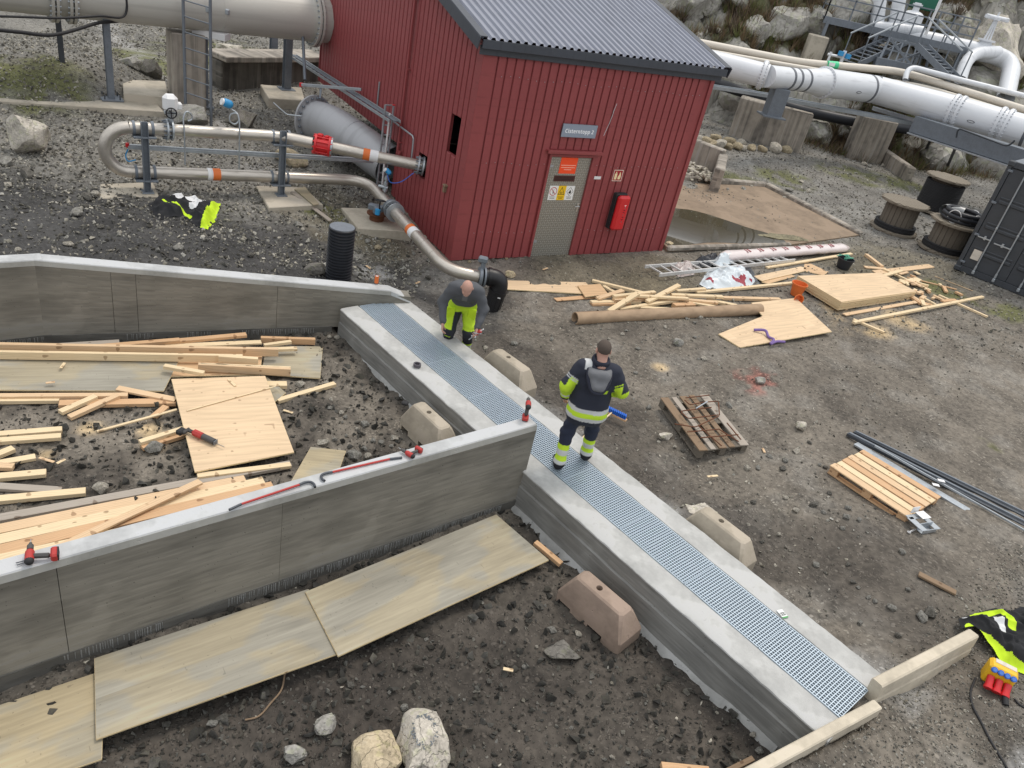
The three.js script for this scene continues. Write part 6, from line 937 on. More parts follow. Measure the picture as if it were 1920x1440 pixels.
  // plywood stack
  const sk = [[5.675, 0.42, -16.768], [8.055, 0.42, -18.368], [8.664, 0.42, -17.57], [6.409, 0.42, -15.732]]; for (let i = 0; i < 10; i++) { const y = 0.262 + i * 0.0195, j = rr(-0.012, 0.012), k = rr(-0.012, 0.012); board('plywood_sheet', sk.map((p) => [p[0] + j, y, p[2] + k]), 0.0185, i % 3 === 1 ? M.plyWarm : M.ply, i === 9 ? 'top plywood sheet of the neat stack in the yard' : i === 0 ? 'bottom plywood sheet of the neat stack in the yard' : 'plywood sheet within the neat stack in the yard', 'plywood sheet', 'stacked plywood sheets'); }
  for (const [k, l] of [[0.12, 'bearer batten under the left of the plywood stack'], [0.5, 'bearer batten under the middle of the plywood stack'], [0.88, 'bearer batten under the right of the plywood stack']]) { const a = lerp3(sk[0], sk[1], k), b = lerp3(sk[3], sk[2], k); plank([a[0], 0.245, a[2]], [b[0], 0.235, b[2]], 0.08, 0.05, 1, l, 'battens under the stack'); }
  board('plywood_sheet', [[4.707, 0.26, -16.617], [6.08, 0.26, -18.031], [6.382, 0.26, -18.04], [4.871, 0.26, -16.432]], 0.018, M.ply, 'narrow plywood offcut lying left of the stack'); board('plywood_sheet', [[4.876, 0.24, -16.421], [5.667, 0.24, -17.36], [5.809, 0.24, -17.312], [5.019, 0.24, -16.412]], 0.018, M.plyWarm, 'smaller plywood offcut below the narrow one'); board('plywood_sheet', [[6.244, 0.26, -18.306], [6.428, 0.26, -18.418], [6.791, 0.26, -18.112], [6.582, 0.26, -17.785], [6.102, 0.26, -17.769]], 0.018, M.plyWarm, 'plywood offcut touching the back of the stack');
  const Q = 'loose timbers round the plywood stack', s = (a, b, w, t, m, l) => plank(a, b, w, t, m, l, Q);
  s([5.137, 0.28, -17.377], [7.762, 0.28, -19.747], 0.09, 0.04, 0, 'long timber pointing to the black bucket'); s([8.17, 0.33, -19.872], [8.381, 0.33, -19.174], 0.1, 0.07, 1, 'thick stub of timber right of the bucket'); s([8.106, 0.3, -18.761], [9.941, 0.3, -20.037], 0.2, 0.022, 1, 'broad flat board behind the stack'); s([6.614, 0.26, -15.217], [10.621, 0.26, -18.409], 0.08, 0.05, 0, 'long pale timber lying in front of the stack'); s([6.526, 0.22, -15.597], [8.774, 0.22, -17.399], 0.1, 0.025, 1, 'flat board lying in sawdust before the stack'); s([6.681, 0.2, -15.454], [7.238, 0.2, -15.099], 0.07, 0.045, 0, 'short timber under the left end of the long one'); s([9.412, 0.22, -17.994], [10.238, 0.22, -17.175], 0.07, 0.045, 0, 'timber under the right end of the long one'); s([8.376, 0.36, -19.024], [9.316, 0.34, -18.248], 0.07, 0.045, 0, 'timber slanting down right behind the stack'); s([8.902, 0.36, -18.805], [10.079, 0.3, -18.637], 0.04, 0.025, 2, 'thin lath slanting down right behind the stack'); s([9.763, 0.28, -19.289], [10.516, 0.26, -18.741], 0.02, 0.012, 1, 'thin bent lath farthest right of the scraps'); s([8.624, 0.3, -17.663], [8.884, 0.26, -17.191], 0.1, 0.05, 1, 'short plank at the right corner of the stack'); s([8.158, 0.38, -18.389], [8.877, 0.38, -19.166], 0.1, 0.05, 0, 'short timber behind the right of the stack'); s([7.905, 0.3, -18.998], [8.491, 0.3, -19.133], 0.12, 0.03, 1, 'flat piece close behind the stack'); s([8.596, 0.36, -18.286], [9.213, 0.36, -18.848], 0.16, 0.03, 0, 'broad offcut among the scraps');
  const f = rng(71), c0 = [9.085, 0.3, -18.209]; for (let i = 0; i < 34; i++) { const a = f() * 6.28, r = Math.sqrt(f()) * 0.85, x = c0[0] + Math.cos(a) * r * 1.1, z = c0[2] + Math.sin(a) * r * 1.2, y = gnd(x, z) + 0.03 + 0.1 * f() * (1 - r), b = f() * 3.14, l = 0.06 + 0.14 * f(); plank([x - Math.cos(b) * l, y, z - Math.sin(b) * l], [x + Math.cos(b) * l, y + 0.05 * (f() - 0.5), z + Math.sin(b) * l], 0.05 + 0.06 * f(), 0.03 + 0.02 * f(), i % 3, 'small sawn offcut in the heap right of the plywood stack', 'offcut heap by the plywood stack', 'offcut'); }
  // tubs
  const tub = (label, p, r0, r1, h, m) => { const t = thing('plastic_tub', label, 'bucket', on(p, 0.01)); mesh('wall', toCreasedNormals(new THREE.LatheGeometry([[0.002, 0.01], [r0, 0], [r1, h], [r1 + 0.015, h], [r1 + 0.015, h - 0.025], [r1 - 0.008, h - 0.02], [r0 - 0.01, 0.015], [0.002, 0.02]].map((q) => new THREE.Vector2(...q)), 28), 0.5), m, t); return t; };
  const bb = tub('black plastic bucket with rope ends near the plywood stack', [7.269, 0.3, -18.649], 0.15, 0.19, 0.25, M.blackRib), f2 = rng(3); for (let i = 0; i < 6; i++) mesh('rope', cable([[0, 0.12, 0], [0.08 * (f2() - 0.5), 0.25, 0.1 * (f2() - 0.5)], [0.3 * (f2() - 0.5), 0.31, 0.24 * (f2() - 0.5)], [0.5 * (f2() - 0.5), 0.26, 0.4 * (f2() - 0.5)]], 0.012, 16, 6), mat({ color: lin(0.12, 0.4, 0.28), roughness: 0.8 }), bb);
  tub('orange plastic tub beside the plywood stack', [5.611, 0.26, -16.221], 0.115, 0.16, 0.28, M.orange); const ob = tub('small orange tub lying on its side by the bigger one', [5.555, 0.24, -15.859], 0.07, 0.085, 0.12, M.orange); ob.rotation.set(1.35, 0.3, 0); ob.position.y += 0.08;
  // aluminium ladder and wrapped goods
  const la = [[2.171, 0.34, -15.497], [5.693, 0.36, -18.246]], lb = [[2.465, 0.34, -15.194], [5.935, 0.36, -18.145]], ld = thing('aluminium_ladder', 'long aluminium ladder lying flat across plastic bags before the shed', 'ladder'); const alu = tm(S.metal, 0.0005, { color: lin(0.74, 0.74, 0.72), roughness: 0.45, metalness: 0.25 }); mesh('rail', bar(la[0], la[1], 0.03, 0.075), alu, ld); mesh('rail', bar(lb[0], lb[1], 0.03, 0.075), alu, ld); for (let k = 0.03; k < 1; k += 0.0665) mesh('rung', bar(lerp3(la[0], la[1], k), lerp3(lb[0], lb[1], k), 0.035, 0.03), alu, ld);
  const film = new THREE.MeshPhysicalMaterial({ color: lin(0.74, 0.66, 0.64), roughness: 0.28, clearcoat: 0.4, side: THREE.DoubleSide }), redInk = mat({ color: lin(0.27, 0.03, 0.04), roughness: 0.6 });
  const wa = [3.975, 0.42, -17.05], wb = [7.685, 0.42, -19.997], wt = thing('wrapped_roll', 'long roll wrapped in clear printed film lying beside the ladder', 'roll'), n = 60, pos = [], dW = V(sub3(wb, wa)), LW = dW.length(); { const g = new THREE.CylinderGeometry(1, 1, LW, 20, n, false), p = g.attributes.position; for (let i = 0; i < p.count; i++) { const y = p.getY(i), e = Math.min(LW / 2 - y, y + LW / 2), r = (0.17 + 0.03 * (fbm(y * 4, Math.atan2(p.getZ(i), p.getX(i)) * 2, 3) - 0.5)) * (0.45 + 0.55 * sstep(-0.02, 0.25, e)); p.setXYZ(i, p.getX(i) * r * 0.62, y, p.getZ(i) * r); } g.computeVertexNormals(); const d = dW.clone().normalize(), xx = V(0, 1, 0).addScaledVector(d, -d.y).normalize(), zz = xx.clone().cross(d); g.applyMatrix4(new THREE.Matrix4().makeBasis(xx, d, zz)).translate(...lerp3(wa, wb, 0.5)); mesh('film', g, film, wt); }
  for (let i = 0; i < 8; i++) { const c = lerp3(wa, wb, 0.16 + i * 0.095), d = dW.clone().normalize(); for (const [o, l, w] of [[0, 0.12, 0.03], [0.09, 0.09, 0.05]]) mesh('printed_mark', bar([c[0] + d.x * o - 0.02, c[1] + 0.112, c[2] + d.z * o - 0.02], [c[0] + d.x * (o + 0.05) + 0.03, c[1] + 0.104, c[2] + d.z * (o + 0.05) + l], w, 0.006, 0.001), redInk, wt); } for (const p of [lerp3(wa, wb, 0.05), lerp3(wa, wb, 0.97)]) mesh('orange_end', new THREE.SphereGeometry(0.11, 16, 10).scale(1.1, 0.7, 1).translate(p[0], p[1], p[2]), mat({ color: lin(0.55, 0.2, 0.1), roughness: 0.4 }), wt);
}
// crumpled sheet of cloth or film: grid over a polygon, folded by noise; zone() picks the part
function crumple(t, pts, zones, o = {}) {
  const poly = pts.map((p) => [p[0], p[2]]), n = o.n ?? 70, h = o.h ?? 0.12, f = o.f ?? 5, inside = (x, z) => { let c = false; for (let i = 0, j = poly.length - 1; i < poly.length; j = i++) if ((poly[i][1] > z) !== (poly[j][1] > z) && x < (poly[j][0] - poly[i][0]) * (z - poly[i][1]) / (poly[j][1] - poly[i][1]) + poly[i][0]) c = !c; return c; };
  const edge = (x, z) => { let d = 9; for (let i = 0, j = poly.length - 1; i < poly.length; j = i++) { const [ax, az] = poly[j], [bx2, bz] = poly[i], k = clamp(((x - ax) * (bx2 - ax) + (z - az) * (bz - az)) / ((bx2 - ax) ** 2 + (bz - az) ** 2 + 1e-9)); d = Math.min(d, Math.hypot(x - ax - k * (bx2 - ax), z - az - k * (bz - az))); } return d; };
  const xs = poly.map((p) => p[0]), zs = poly.map((p) => p[1]), x0 = Math.min(...xs), x1 = Math.max(...xs), z0 = Math.min(...zs), z1 = Math.max(...zs), out = {};
  const H = (x, z) => { const e = edge(x, z), w = fbm(x * f + 3, z * f, 3) , rdg = 1 - Math.abs(2 * fbm(x * f * 1.1 + w * 1.5, z * f * 1.1 + 7, 3) - 1); return (o.base ? o.base(x, z) : gnd(x, z)) + 0.015 + sstep(0, 0.14, e) * h * (0.25 + 0.75 * Math.pow(rdg, 2.2)) + 0.4 * h * sstep(0.05, 0.3, e) * w; };
  for (let j = 0; j < n; j++) for (let i = 0; i < n; i++) {
    const c = [[0, 0], [1, 0], [1, 1], [0, 1]].map(([a, b]) => [mix(x0, x1, (i + a) / n), mix(z0, z1, (j + b) / n)]), cx = (c[0][0] + c[2][0]) / 2, cz = (c[0][1] + c[2][1]) / 2; if (!inside(cx, cz)) continue;
    const zn = zones((cx - x0) / (x1 - x0), (cz - z0) / (z1 - z0), cx, cz); (out[zn[0]] ??= { m: zn[1], p: [] }); const q = c.map(([x, z]) => [x, H(x, z), z]); for (const k of [0, 1, 2, 0, 2, 3]) out[zn[0]].p.push(...q[k]);
  }
  for (const [k, v] of Object.entries(out)) { let g = new THREE.BufferGeometry(); g.setAttribute('position', new THREE.Float32BufferAttribute(v.p, 3)); g = mergeVertices(g, 1e-4); g.computeVertexNormals(); const p = g.attributes.position, uv = new Float32Array(p.count * 2); for (let i = 0; i < p.count; i++) { uv[i * 2] = p.getX(i); uv[i * 2 + 1] = p.getZ(i); } g.setAttribute('uv', new THREE.BufferAttribute(uv, 2)); mesh(k, g, v.m, t); }
}
const near = (u, v, pts, w) => { let d = 9; for (let i = 0; i < pts.length - 1; i++) { const [ax, ay] = pts[i], [bx2, by] = pts[i + 1], k = clamp(((u - ax) * (bx2 - ax) + (v - ay) * (by - ay)) / ((bx2 - ax) ** 2 + (by - ay) ** 2)); d = Math.min(d, Math.hypot(u - ax - k * (bx2 - ax), v - ay - k * (by - ay))); } return d < w; };
const pxNear = (x, z, a, w) => { let d = 9; for (let i = 0; i < a.length - 1; i++) { const [ax, , az] = a[i], [bx2, , bz] = a[i + 1], k = clamp(((x - ax) * (bx2 - ax) + (z - az) * (bz - az)) / ((bx2 - ax) ** 2 + (bz - az) ** 2)); d = Math.min(d, Math.hypot(x - ax - k * (bx2 - ax), z - az - k * (bz - az))); } return d < w; };
{
  const bagFilm = new THREE.MeshPhysicalMaterial({ color: lin(0.62, 0.68, 0.72), roughness: 0.35, side: THREE.DoubleSide }), redInk = mat({ color: lin(0.3, 0.03, 0.05), roughness: 0.6 });
  const b1 = thing('plastic_bag', 'pale blue printed plastic bag spread on the ground below the ladder', 'plastic bag'); const marks = [[[4.197, 0.2, -16.033], [4.427, 0.2, -16.225]], [[4.371, 0.2, -16.851], [4.523, 0.2, -16.877]], [[3.576, 0.2, -15.765], [3.646, 0.2, -15.657]], [[4.454, 0.2, -16.091], [4.579, 0.2, -16.283]]]; crumple(b1, [[3.387, 0.17, -15.521], [3.635, 0.2, -16.318], [4.001, 0.2, -16.858], [4.585, 0.22, -17.094], [4.656, 0.2, -16.7], [4.791, 0.18, -16.36], [4.103, 0.17, -15.695], [3.551, 0.16, -15.407]], (u, v, x, z) => marks.some((m, i) => pxNear(x, z, m, i < 2 ? 0.09 : 0.05)) && fbm(x * 12, z * 12, 2) > 0.42 ? ['printed_mark', redInk] : ['film', bagFilm], { h: 0.12, f: 3.2 });
  const b2 = thing('plastic_bag', 'dark ribbed plastic sheet beside the pale blue bag', 'plastic bag'); crumple(b2, [[4.563, 0.2, -17.064], [4.725, 0.2, -17.227], [4.844, 0.18, -16.391], [4.643, 0.18, -16.185], [4.551, 0.2, -16.576]], () => ['film', mat({ color: lin(0.07, 0.075, 0.085), roughness: 0.5 })], { h: 0.08, f: 6, n: 40 });
  const b3 = thing('plastic_bag', 'white plastic sack lying over the ladder rungs', 'plastic bag'); crumple(b3, [[3.796, 0.3, -16.978], [4.051, 0.34, -17.446], [4.297, 0.34, -17.391], [4.321, 0.3, -17.099], [3.946, 0.28, -16.625], [3.775, 0.28, -16.619]], () => ['film', bagFilm], { h: 0.2, f: 3.5, n: 50, base: () => 0.3 }); const b4 = thing('plastic_bag', 'black plastic sack crumpled beside the white one', 'plastic bag'); crumple(b4, [[3.204, 0.26, -16.42], [3.486, 0.28, -16.905], [3.879, 0.3, -17.372], [4.006, 0.3, -17.176], [3.809, 0.28, -16.705], [3.466, 0.26, -16.386]], () => ['film', mat({ color: lin(0.025, 0.027, 0.033), roughness: 0.4 })], { h: 0.2, f: 4, n: 50, base: () => 0.27 });
  const b5 = thing('plastic_bag', 'crumpled clear pinkish film under the left end of the ladder', 'plastic bag'); crumple(b5, [[2.771, 0.22, -16.067], [3.093, 0.24, -16.468], [3.349, 0.22, -16.288], [3.296, 0.2, -15.902], [2.921, 0.2, -15.592]], () => ['film', mat({ color: lin(0.46, 0.4, 0.38), roughness: 0.35 })], { h: 0.14, f: 5, n: 40 });
  // jackets
  const j1 = thing('work_jacket', 'black work jacket with yellow sleeve and white panels thrown on the spoil heap', 'jacket'); const y1 = [[-5.983, 0.58, -13.207], [-5.828, 0.55, -12.651], [-5.656, 0.55, -12.011]], y2 = [[-6.593, 0.58, -12.43], [-6.219, 0.57, -12.308], [-5.997, 0.56, -12.201]], w1 = [[-6.466, 0.6, -12.712], [-6.27, 0.6, -13.056], [-6.22, 0.6, -12.705]], w2 = [[-6.068, 0.58, -12.446], [-6.047, 0.58, -12.707]];
  crumple(j1, [[-6.833, 0.58, -12.345], [-6.678, 0.6, -12.844], [-6.221, 0.6, -13.227], [-5.949, 0.6, -13.267], [-5.701, 0.55, -12.499], [-5.611, 0.54, -12.015], [-5.736, 0.54, -11.985], [-6.12, 0.55, -12.202], [-6.307, 0.55, -12.07], [-6.397, 0.55, -11.92], [-6.601, 0.56, -12.063]], (u, v, x, z) => pxNear(x, z, y1, 0.08) ? ['yellow_sleeve', M.hivis] : pxNear(x, z, y2, 0.022) ? ['yellow_piping', M.hivis] : pxNear(x, z, w1, 0.13) || pxNear(x, z, w2, 0.07) ? ['reflective_panel', M.reflect] : ['shell', M.blackCloth], { h: 0.16, f: 3.4, n: 150 });
  const j2 = thing('work_jacket', 'black and yellow work jacket thrown over the end of the standing kerb', 'jacket'); const a1 = [[5.462, 0.5, -6.493], [5.581, 0.45, -6.377], [5.735, 0.4, -6.203], [5.981, 0.4, -6.11]], a2 = [[5.677, 0.5, -6.806], [5.971, 0.5, -6.918], [5.968, 0.5, -6.64]], a3 = [[5.826, 0.5, -6.754], [5.826, 0.48, -6.54]], a4 = [[5.477, 0.45, -6.674], [5.543, 0.45, -6.717]];
  crumple(j2, [[5.405, 0.4, -6.659], [5.363, 0.38, -6.48], [5.534, 0.42, -6.54], [5.583, 0.4, -6.391], [5.701, 0.38, -6.168], [6.009, 0.38, -6.086], [6.364, 0.38, -6.336], [6.76, 0.4, -7.204], [6.382, 0.42, -7.174], [6.236, 0.42, -7.063], [6.003, 0.42, -7.035], [5.716, 0.42, -6.876]], (u, v, x, z) => pxNear(x, z, a1, 0.06) ? ['yellow_edge', M.hivis] : pxNear(x, z, a2, 0.055) ? ['yellow_yoke', M.hivis] : pxNear(x, z, a3, 0.05) ? ['reflective_panel', M.reflect] : pxNear(x, z, a4, 0.02) ? ['white_patch', M.reflect] : ['shell', M.blackCloth], { h: 0.15, f: 3.6, n: 170, base: (x, z) => gnd(x, z) + 0.14 * sstep(0.5, 0.0, Math.hypot(x - 5.5, z + 6.45)) });
}
{ // pallets
  const pallet = (label, P, m, o) => { // P: four top corners; local frame from them
    const t = thing('wooden_pallet', label, 'pallet'), [a, b, c, d] = P, at = (u, v, y) => { const p = lerp3(lerp3(a, d, u), lerp3(b, c, u), v); return [p[0], p[1] + y, p[2]]; }, L = (u0, v0, u1, v1, y, w, h, mm, nm, roll) => mesh(nm, uvBoxAlong(bar(at(u0, v0, y), at(u1, v1, y), w, h, 0.004), at(u0, v0, y), at(u1, v1, y)), mm, t);
    o.boards.forEach(([v, w], i) => L(-0.004 + 0.006 * ((i * 5) % 3), v, 1.004 - 0.006 * ((i * 3) % 3), v, -0.011, w, 0.022, Array.isArray(m) ? m[i % m.length] : m, 'deck_board'));
    for (const u of [0.06, 0.5, 0.94]) L(u, 0.01, u, 0.99, -0.034, 0.14, 0.022, o.dark, 'cross_board'); for (const v of [0.07, 0.5, 0.93]) { for (const u of [0.06, 0.5, 0.94]) L(u - 0.055, v, u + 0.055, v, -0.085, 0.1, 0.078, o.dark, 'block'); L(0, v, 1, v, -0.134, 0.1, 0.022, o.dark, 'bottom_board'); } return [t, at]; };
  const np = [[4.646, 0.325, -9.356], [5.312, 0.325, -10.012], [6.184, 0.335, -9.184], [5.481, 0.335, -8.497]]; pallet('clean new wooden pallet lying beside the steel profiles', np, [M.timber, M.timberPale, M.timberWarm], { boards: [[0.07, 0.135], [0.235, 0.135], [0.41, 0.135], [0.585, 0.135], [0.76, 0.135], [0.935, 0.12]], dark: M.timberWarm });
  const op = [[2.23, 0.3, -10.211], [3.022, 0.3, -10.689], [3.538, 0.24, -9.573], [2.743, 0.24, -9.102]], pal = pallet('old weathered pallet carrying bent rusty reinforcing bars', op, [M.timberOld, M.timberGrey, M.timberOld], { boards: [[0.09, 0.14], [0.28, 0.09], [0.47, 0.13], [0.65, 0.1], [0.9, 0.15]], dark: M.timberDark });
  const rb = (label, pts) => one('rebar', tube(pts.map((p) => up(p, 0.02)), 0.009, 0.04, 30, 7), M.rust, label, 'reinforcing bar', 'bent bars on the old pallet');
  rb('short straight rusty bar at the top of the old pallet', [[2.623, 0.32, -10.317], [3.017, 0.32, -10.568]]); rb('hooked rusty bar near the top of the old pallet', [[2.601, 0.32, -10.245], [2.666, 0.32, -10.133], [2.915, 0.32, -10.316], [3.147, 0.32, -10.447], [3.119, 0.31, -10.051]]); rb('rusty bar bent like a trough across the pallet middle', [[3.01, 0.32, -10.202], [2.499, 0.32, -9.88], [2.606, 0.32, -9.72], [3.102, 0.31, -10.044]]); rb('rusty bar bent in a wide vee across the pallet', [[2.395, 0.31, -9.505], [2.709, 0.3, -9.564], [3.107, 0.31, -10.016]]); rb('straight rusty bar lying across the lower half', [[2.576, 0.3, -9.385], [3.055, 0.29, -9.662]]); rb('lowest straight rusty bar across the pallet', [[2.76, 0.29, -9.323], [3.36, 0.28, -9.659]]); rb('rusty bar running down the pallet on the right', [[3.065, 0.29, -9.68], [3.341, 0.28, -9.472]]); rb('rusty bar running down the pallet in the middle', [[2.755, 0.3, -9.624], [3.069, 0.27, -9.272]]); rb('long rusty bar down the right side of the pallet', [[3.21, 0.31, -9.867], [3.383, 0.28, -9.543]]);
  one('steel_pin', rod(up([2.748, 0.34, -10.029], 0.02), up([2.95, 0.34, -10.315], 0.02), 0.012), M.galv, 'short shiny steel pin lying among the rusty bars', 'pin');
  // steel profiles and bracket
  const S1 = 'galvanised profiles beside the new pallet', pr = (label, a, b, w, h, m) => one('steel_profile', bar(a, b, w, h, 0.002), m, label, 'steel profile', S1);
  pr('broad flat galvanised channel lying nearest the new pallet', [5.338, 0.2, -10.345], [6.717, 0.26, -8.953], 0.13, 0.03, M.galv); pr('dark steel rail right of the broad channel', [5.249, 0.22, -10.546], [7.617, 0.3, -8.727], 0.05, 0.05, M.steelDark); pr('second dark steel rail of the bundle', [5.269, 0.25, -10.541], [7.655, 0.32, -8.825], 0.04, 0.04, M.galvDull); pr('third dark steel rail of the bundle', [5.378, 0.22, -10.643], [7.742, 0.3, -8.975], 0.05, 0.05, M.steelDark); pr('outermost dark steel rail of the bundle', [5.398, 0.25, -10.638], [7.776, 0.32, -9.064], 0.03, 0.04, M.galvDull); pr('thin galvanised angle on the bundle', [5.563, 0.3, -10.234], [7.513, 0.33, -8.555], 0.02, 0.03, M.galv);
  for (const [p, l] of [[[6.214, 0.32, -9.464], 'white paper tag on the broad channel'], [[6.326, 0.34, -9.58], 'white paper tag on the dark rails']]) one('paper_tag', bx(0.1, 0.006, 0.06, p[0], p[1] + 0.01, p[2], 0.001), M.whitePlain, l, 'tag');
  const bc = [5.635, 0.27, -8.452], br = thing('steel_bracket', 'shiny folded steel bracket with white paper at the pallet corner', 'bracket', [bc[0], 0.26, bc[2]], 0.5); mesh('plate', flat([bx(0.34, 0.012, 0.09, 0, 0.1, -0.08), bx(0.1, 0.012, 0.26, -0.14, 0.1, 0.05), bx(0.1, 0.012, 0.22, 0.16, 0.06, 0.05)]), M.galv, br); mesh('folded_channel', flat([bx(0.26, 0.1, 0.012, 0.02, 0.06, 0.06), bx(0.26, 0.012, 0.09, 0.02, 0.01, 0.1), bx(0.26, 0.06, 0.012, 0.02, 0.04, 0.15)]), M.galv, br); mesh('bolt', flat([rod([-0.3, 0.03, 0.1], [-0.18, 0.04, 0.08], 0.014), cyl(0.025, 0.015, -0.3, 0.02, 0.1)]), M.chrome, br); mesh('paper', flat([bx(0.16, 0.006, 0.14, 0.06, 0.14, -0.05), bx(0.14, 0.1, 0.01, 0.0, 0.16, -0.14)]), M.whitePlain, br);
}


// ---------- people ----------
// naive surface nets over a distance field
function nets(f, lo, hi, c) {
  const n = [0, 1, 2].map((k) => Math.ceil((hi[k] - lo[k]) / c) + 1), [nx, ny, nz] = n, F = new Float32Array(nx * ny * nz), id = (i, j, k) => (k * ny + j) * nx + i;
  for (let k = 0; k < nz; k++) for (let j = 0; j < ny; j++) for (let i = 0; i < nx; i++) F[id(i, j, k)] = f(lo[0] + i * c, lo[1] + j * c, lo[2] + k * c);
  const vi = new Int32Array(nx * ny * nz).fill(-1), pos = [], idx = [];
  const E8 = [[0, 1], [2, 3], [4, 5], [6, 7], [0, 2], [1, 3], [4, 6], [5, 7], [0, 4], [1, 5], [2, 6], [3, 7]];
  for (let k = 0; k < nz - 1; k++) for (let j = 0; j < ny - 1; j++) for (let i = 0; i < nx - 1; i++) {
    const v = []; let m = 0; for (let q = 0; q < 8; q++) { const w = F[id(i + (q & 1), j + ((q >> 1) & 1), k + (q >> 2))]; v.push(w); if (w < 0) m++; } if (!m || m === 8) continue;
    let x = 0, y = 0, z = 0, e = 0; for (const [a, b] of E8) if ((v[a] < 0) !== (v[b] < 0)) { const t = v[a] / (v[a] - v[b]); x += mix(a & 1, b & 1, t); y += mix((a >> 1) & 1, (b >> 1) & 1, t); z += mix(a >> 2, b >> 2, t); e++; }
    vi[id(i, j, k)] = pos.length / 3; pos.push(lo[0] + (i + x / e) * c, lo[1] + (j + y / e) * c, lo[2] + (k + z / e) * c);
  }
  for (let k = 1; k < nz - 1; k++) for (let j = 1; j < ny - 1; j++) for (let i = 1; i < nx - 1; i++) {
    const a = F[id(i, j, k)] < 0; const q = (p0, p1, p2, p3, s) => { if ([p0, p1, p2, p3].some((p) => p < 0)) return; s ? idx.push(p0, p1, p2, p0, p2, p3) : idx.push(p0, p2, p1, p0, p3, p2); };
    if (a !== (F[id(i + 1, j, k)] < 0)) q(vi[id(i, j - 1, k - 1)], vi[id(i, j, k - 1)], vi[id(i, j, k)], vi[id(i, j - 1, k)], a);
    if (a !== (F[id(i, j + 1, k)] < 0)) q(vi[id(i - 1, j, k - 1)], vi[id(i - 1, j, k)], vi[id(i, j, k)], vi[id(i, j, k - 1)], a);
    if (a !== (F[id(i, j, k + 1)] < 0)) q(vi[id(i - 1, j - 1, k)], vi[id(i, j - 1, k)], vi[id(i, j, k)], vi[id(i - 1, j, k)], a);
  }
  const g = new THREE.BufferGeometry(); g.setAttribute('position', new THREE.Float32BufferAttribute(pos, 3)); g.setIndex(idx); g.computeVertexNormals(); return g;
}
const smin = (a, b, k) => { const h = Math.max(k - Math.abs(a - b), 0) / k; return Math.min(a, b) - h * h * k * 0.25; };
// bone: [ax,ay,az, bx,by,bz, ra, rb, name, zsquash]
function boneD(b, x, y, z) {
  const sq = b[9] ?? 1, dx = b[3] - b[0], dy = b[4] - b[1], dz = (b[5] - b[2]) * sq, px = x - b[0], py = y - b[1], pz = (z - b[2]) * sq, t = clamp((px * dx + py * dy + pz * dz) / (dx * dx + dy * dy + dz * dz + 1e-9));
  return [Math.hypot(px - dx * t, py - dy * t, pz - dz * t) - mix(b[6], b[7], t), t];
}
// a hand: palm and five fingers, built along a wrist->knuckle direction; curl closes the fingers
function handGeo(w, dir, palmN, curl, thumbSide) {
  const d = V(dir).normalize(), n = V(palmN), s = d.clone().cross(n).normalize().multiplyScalar(thumbSide); n.copy(s).cross(d).multiplyScalar(thumbSide).normalize();
  const at = (u, v, q) => V(w).addScaledVector(d, u).addScaledVector(s, v).addScaledVector(n, q), B = [];
  const push = (a, b, ra, rb) => B.push([a.x, a.y, a.z, b.x, b.y, b.z, ra, rb]);
  push(at(-0.03, 0, 0), at(0.01, 0, 0), 0.026, 0.027); for (const v of [-0.028, -0.009, 0.01, 0.028]) push(at(0.01, v * 0.7, 0), at(0.085, v, 0), 0.019, 0.014);
  [[-0.03, 0.062], [-0.01, 0.076], [0.01, 0.083], [0.029, 0.074]].forEach(([v, L], i) => { let p = at(0.088, v, 0), a = 0.25 * curl + 0.12; for (const k of [0.46, 0.31, 0.23]) { const q = p.clone().addScaledVector(d, Math.cos(a) * L * k).addScaledVector(n, Math.sin(a) * L * k); push(p, q, 0.0095 - 0.002 * (1 - k), 0.0085); p = q; a += 0.75 * curl; } });
  { let p = at(0.015, 0.03, 0.005); const q = at(0.05, 0.06, 0.015), r = at(0.08, 0.055 - 0.02 * curl, 0.03 + 0.012 * curl); push(p, q, 0.014, 0.011); push(q, r, 0.0105, 0.009); }
  const lo = [1e9, 1e9, 1e9], hi = [-1e9, -1e9, -1e9]; for (const b of B) for (const o of [0, 3]) for (let k = 0; k < 3; k++) { lo[k] = Math.min(lo[k], b[o + k] - 0.04); hi[k] = Math.max(hi[k], b[o + k] + 0.04); }
  return nets((x, y, z) => { let m = 1; for (const b of B) m = smin(m, boneD(b, x, y, z)[0], 0.007); return m; }, lo, hi, 0.0042);
}
// head: skull, jaw, nose, brow, ears, eye sockets; faces -z before tilting
function headGeo() {
  const el = (x, y, z, cx, cy, cz, a, b, c) => { const k = Math.hypot((x - cx) / a, (y - cy) / b, (z - cz) / c); return (k - 1) * Math.min(a, b, c); };
  return nets((x, y, z) => {
    let m = el(x, y, z, 0, 0.03, 0.012, 0.077, 0.092, 0.098); m = smin(m, el(x, y, z, 0, -0.05, -0.028, 0.056, 0.066, 0.066), 0.05); m = smin(m, el(x, y, z, 0, -0.015, -0.098, 0.013, 0.026, 0.022), 0.02); m = smin(m, el(x, y, z, 0, 0.018, -0.082, 0.05, 0.012, 0.012), 0.02);
    m = smin(m, el(x, y, z, 0, -0.062, -0.088, 0.024, 0.008, 0.008), 0.012); for (const s of [-1, 1]) { m = smin(m, el(x, y, z, s * 0.083, -0.008, 0.012, 0.01, 0.032, 0.02), 0.008); m = Math.max(m, -el(x, y, z, s * 0.032, -0.002, -0.1, 0.017, 0.011, 0.016)); }
    return smin(m, boneD([0, -0.06, 0.02, 0, -0.17, 0.045, 0.056, 0.062], x, y, z)[0], 0.03);
  }, [-0.12, -0.2, -0.15], [0.12, 0.15, 0.15], 0.006);
}
const skin = [0.47, 0.275, 0.215];
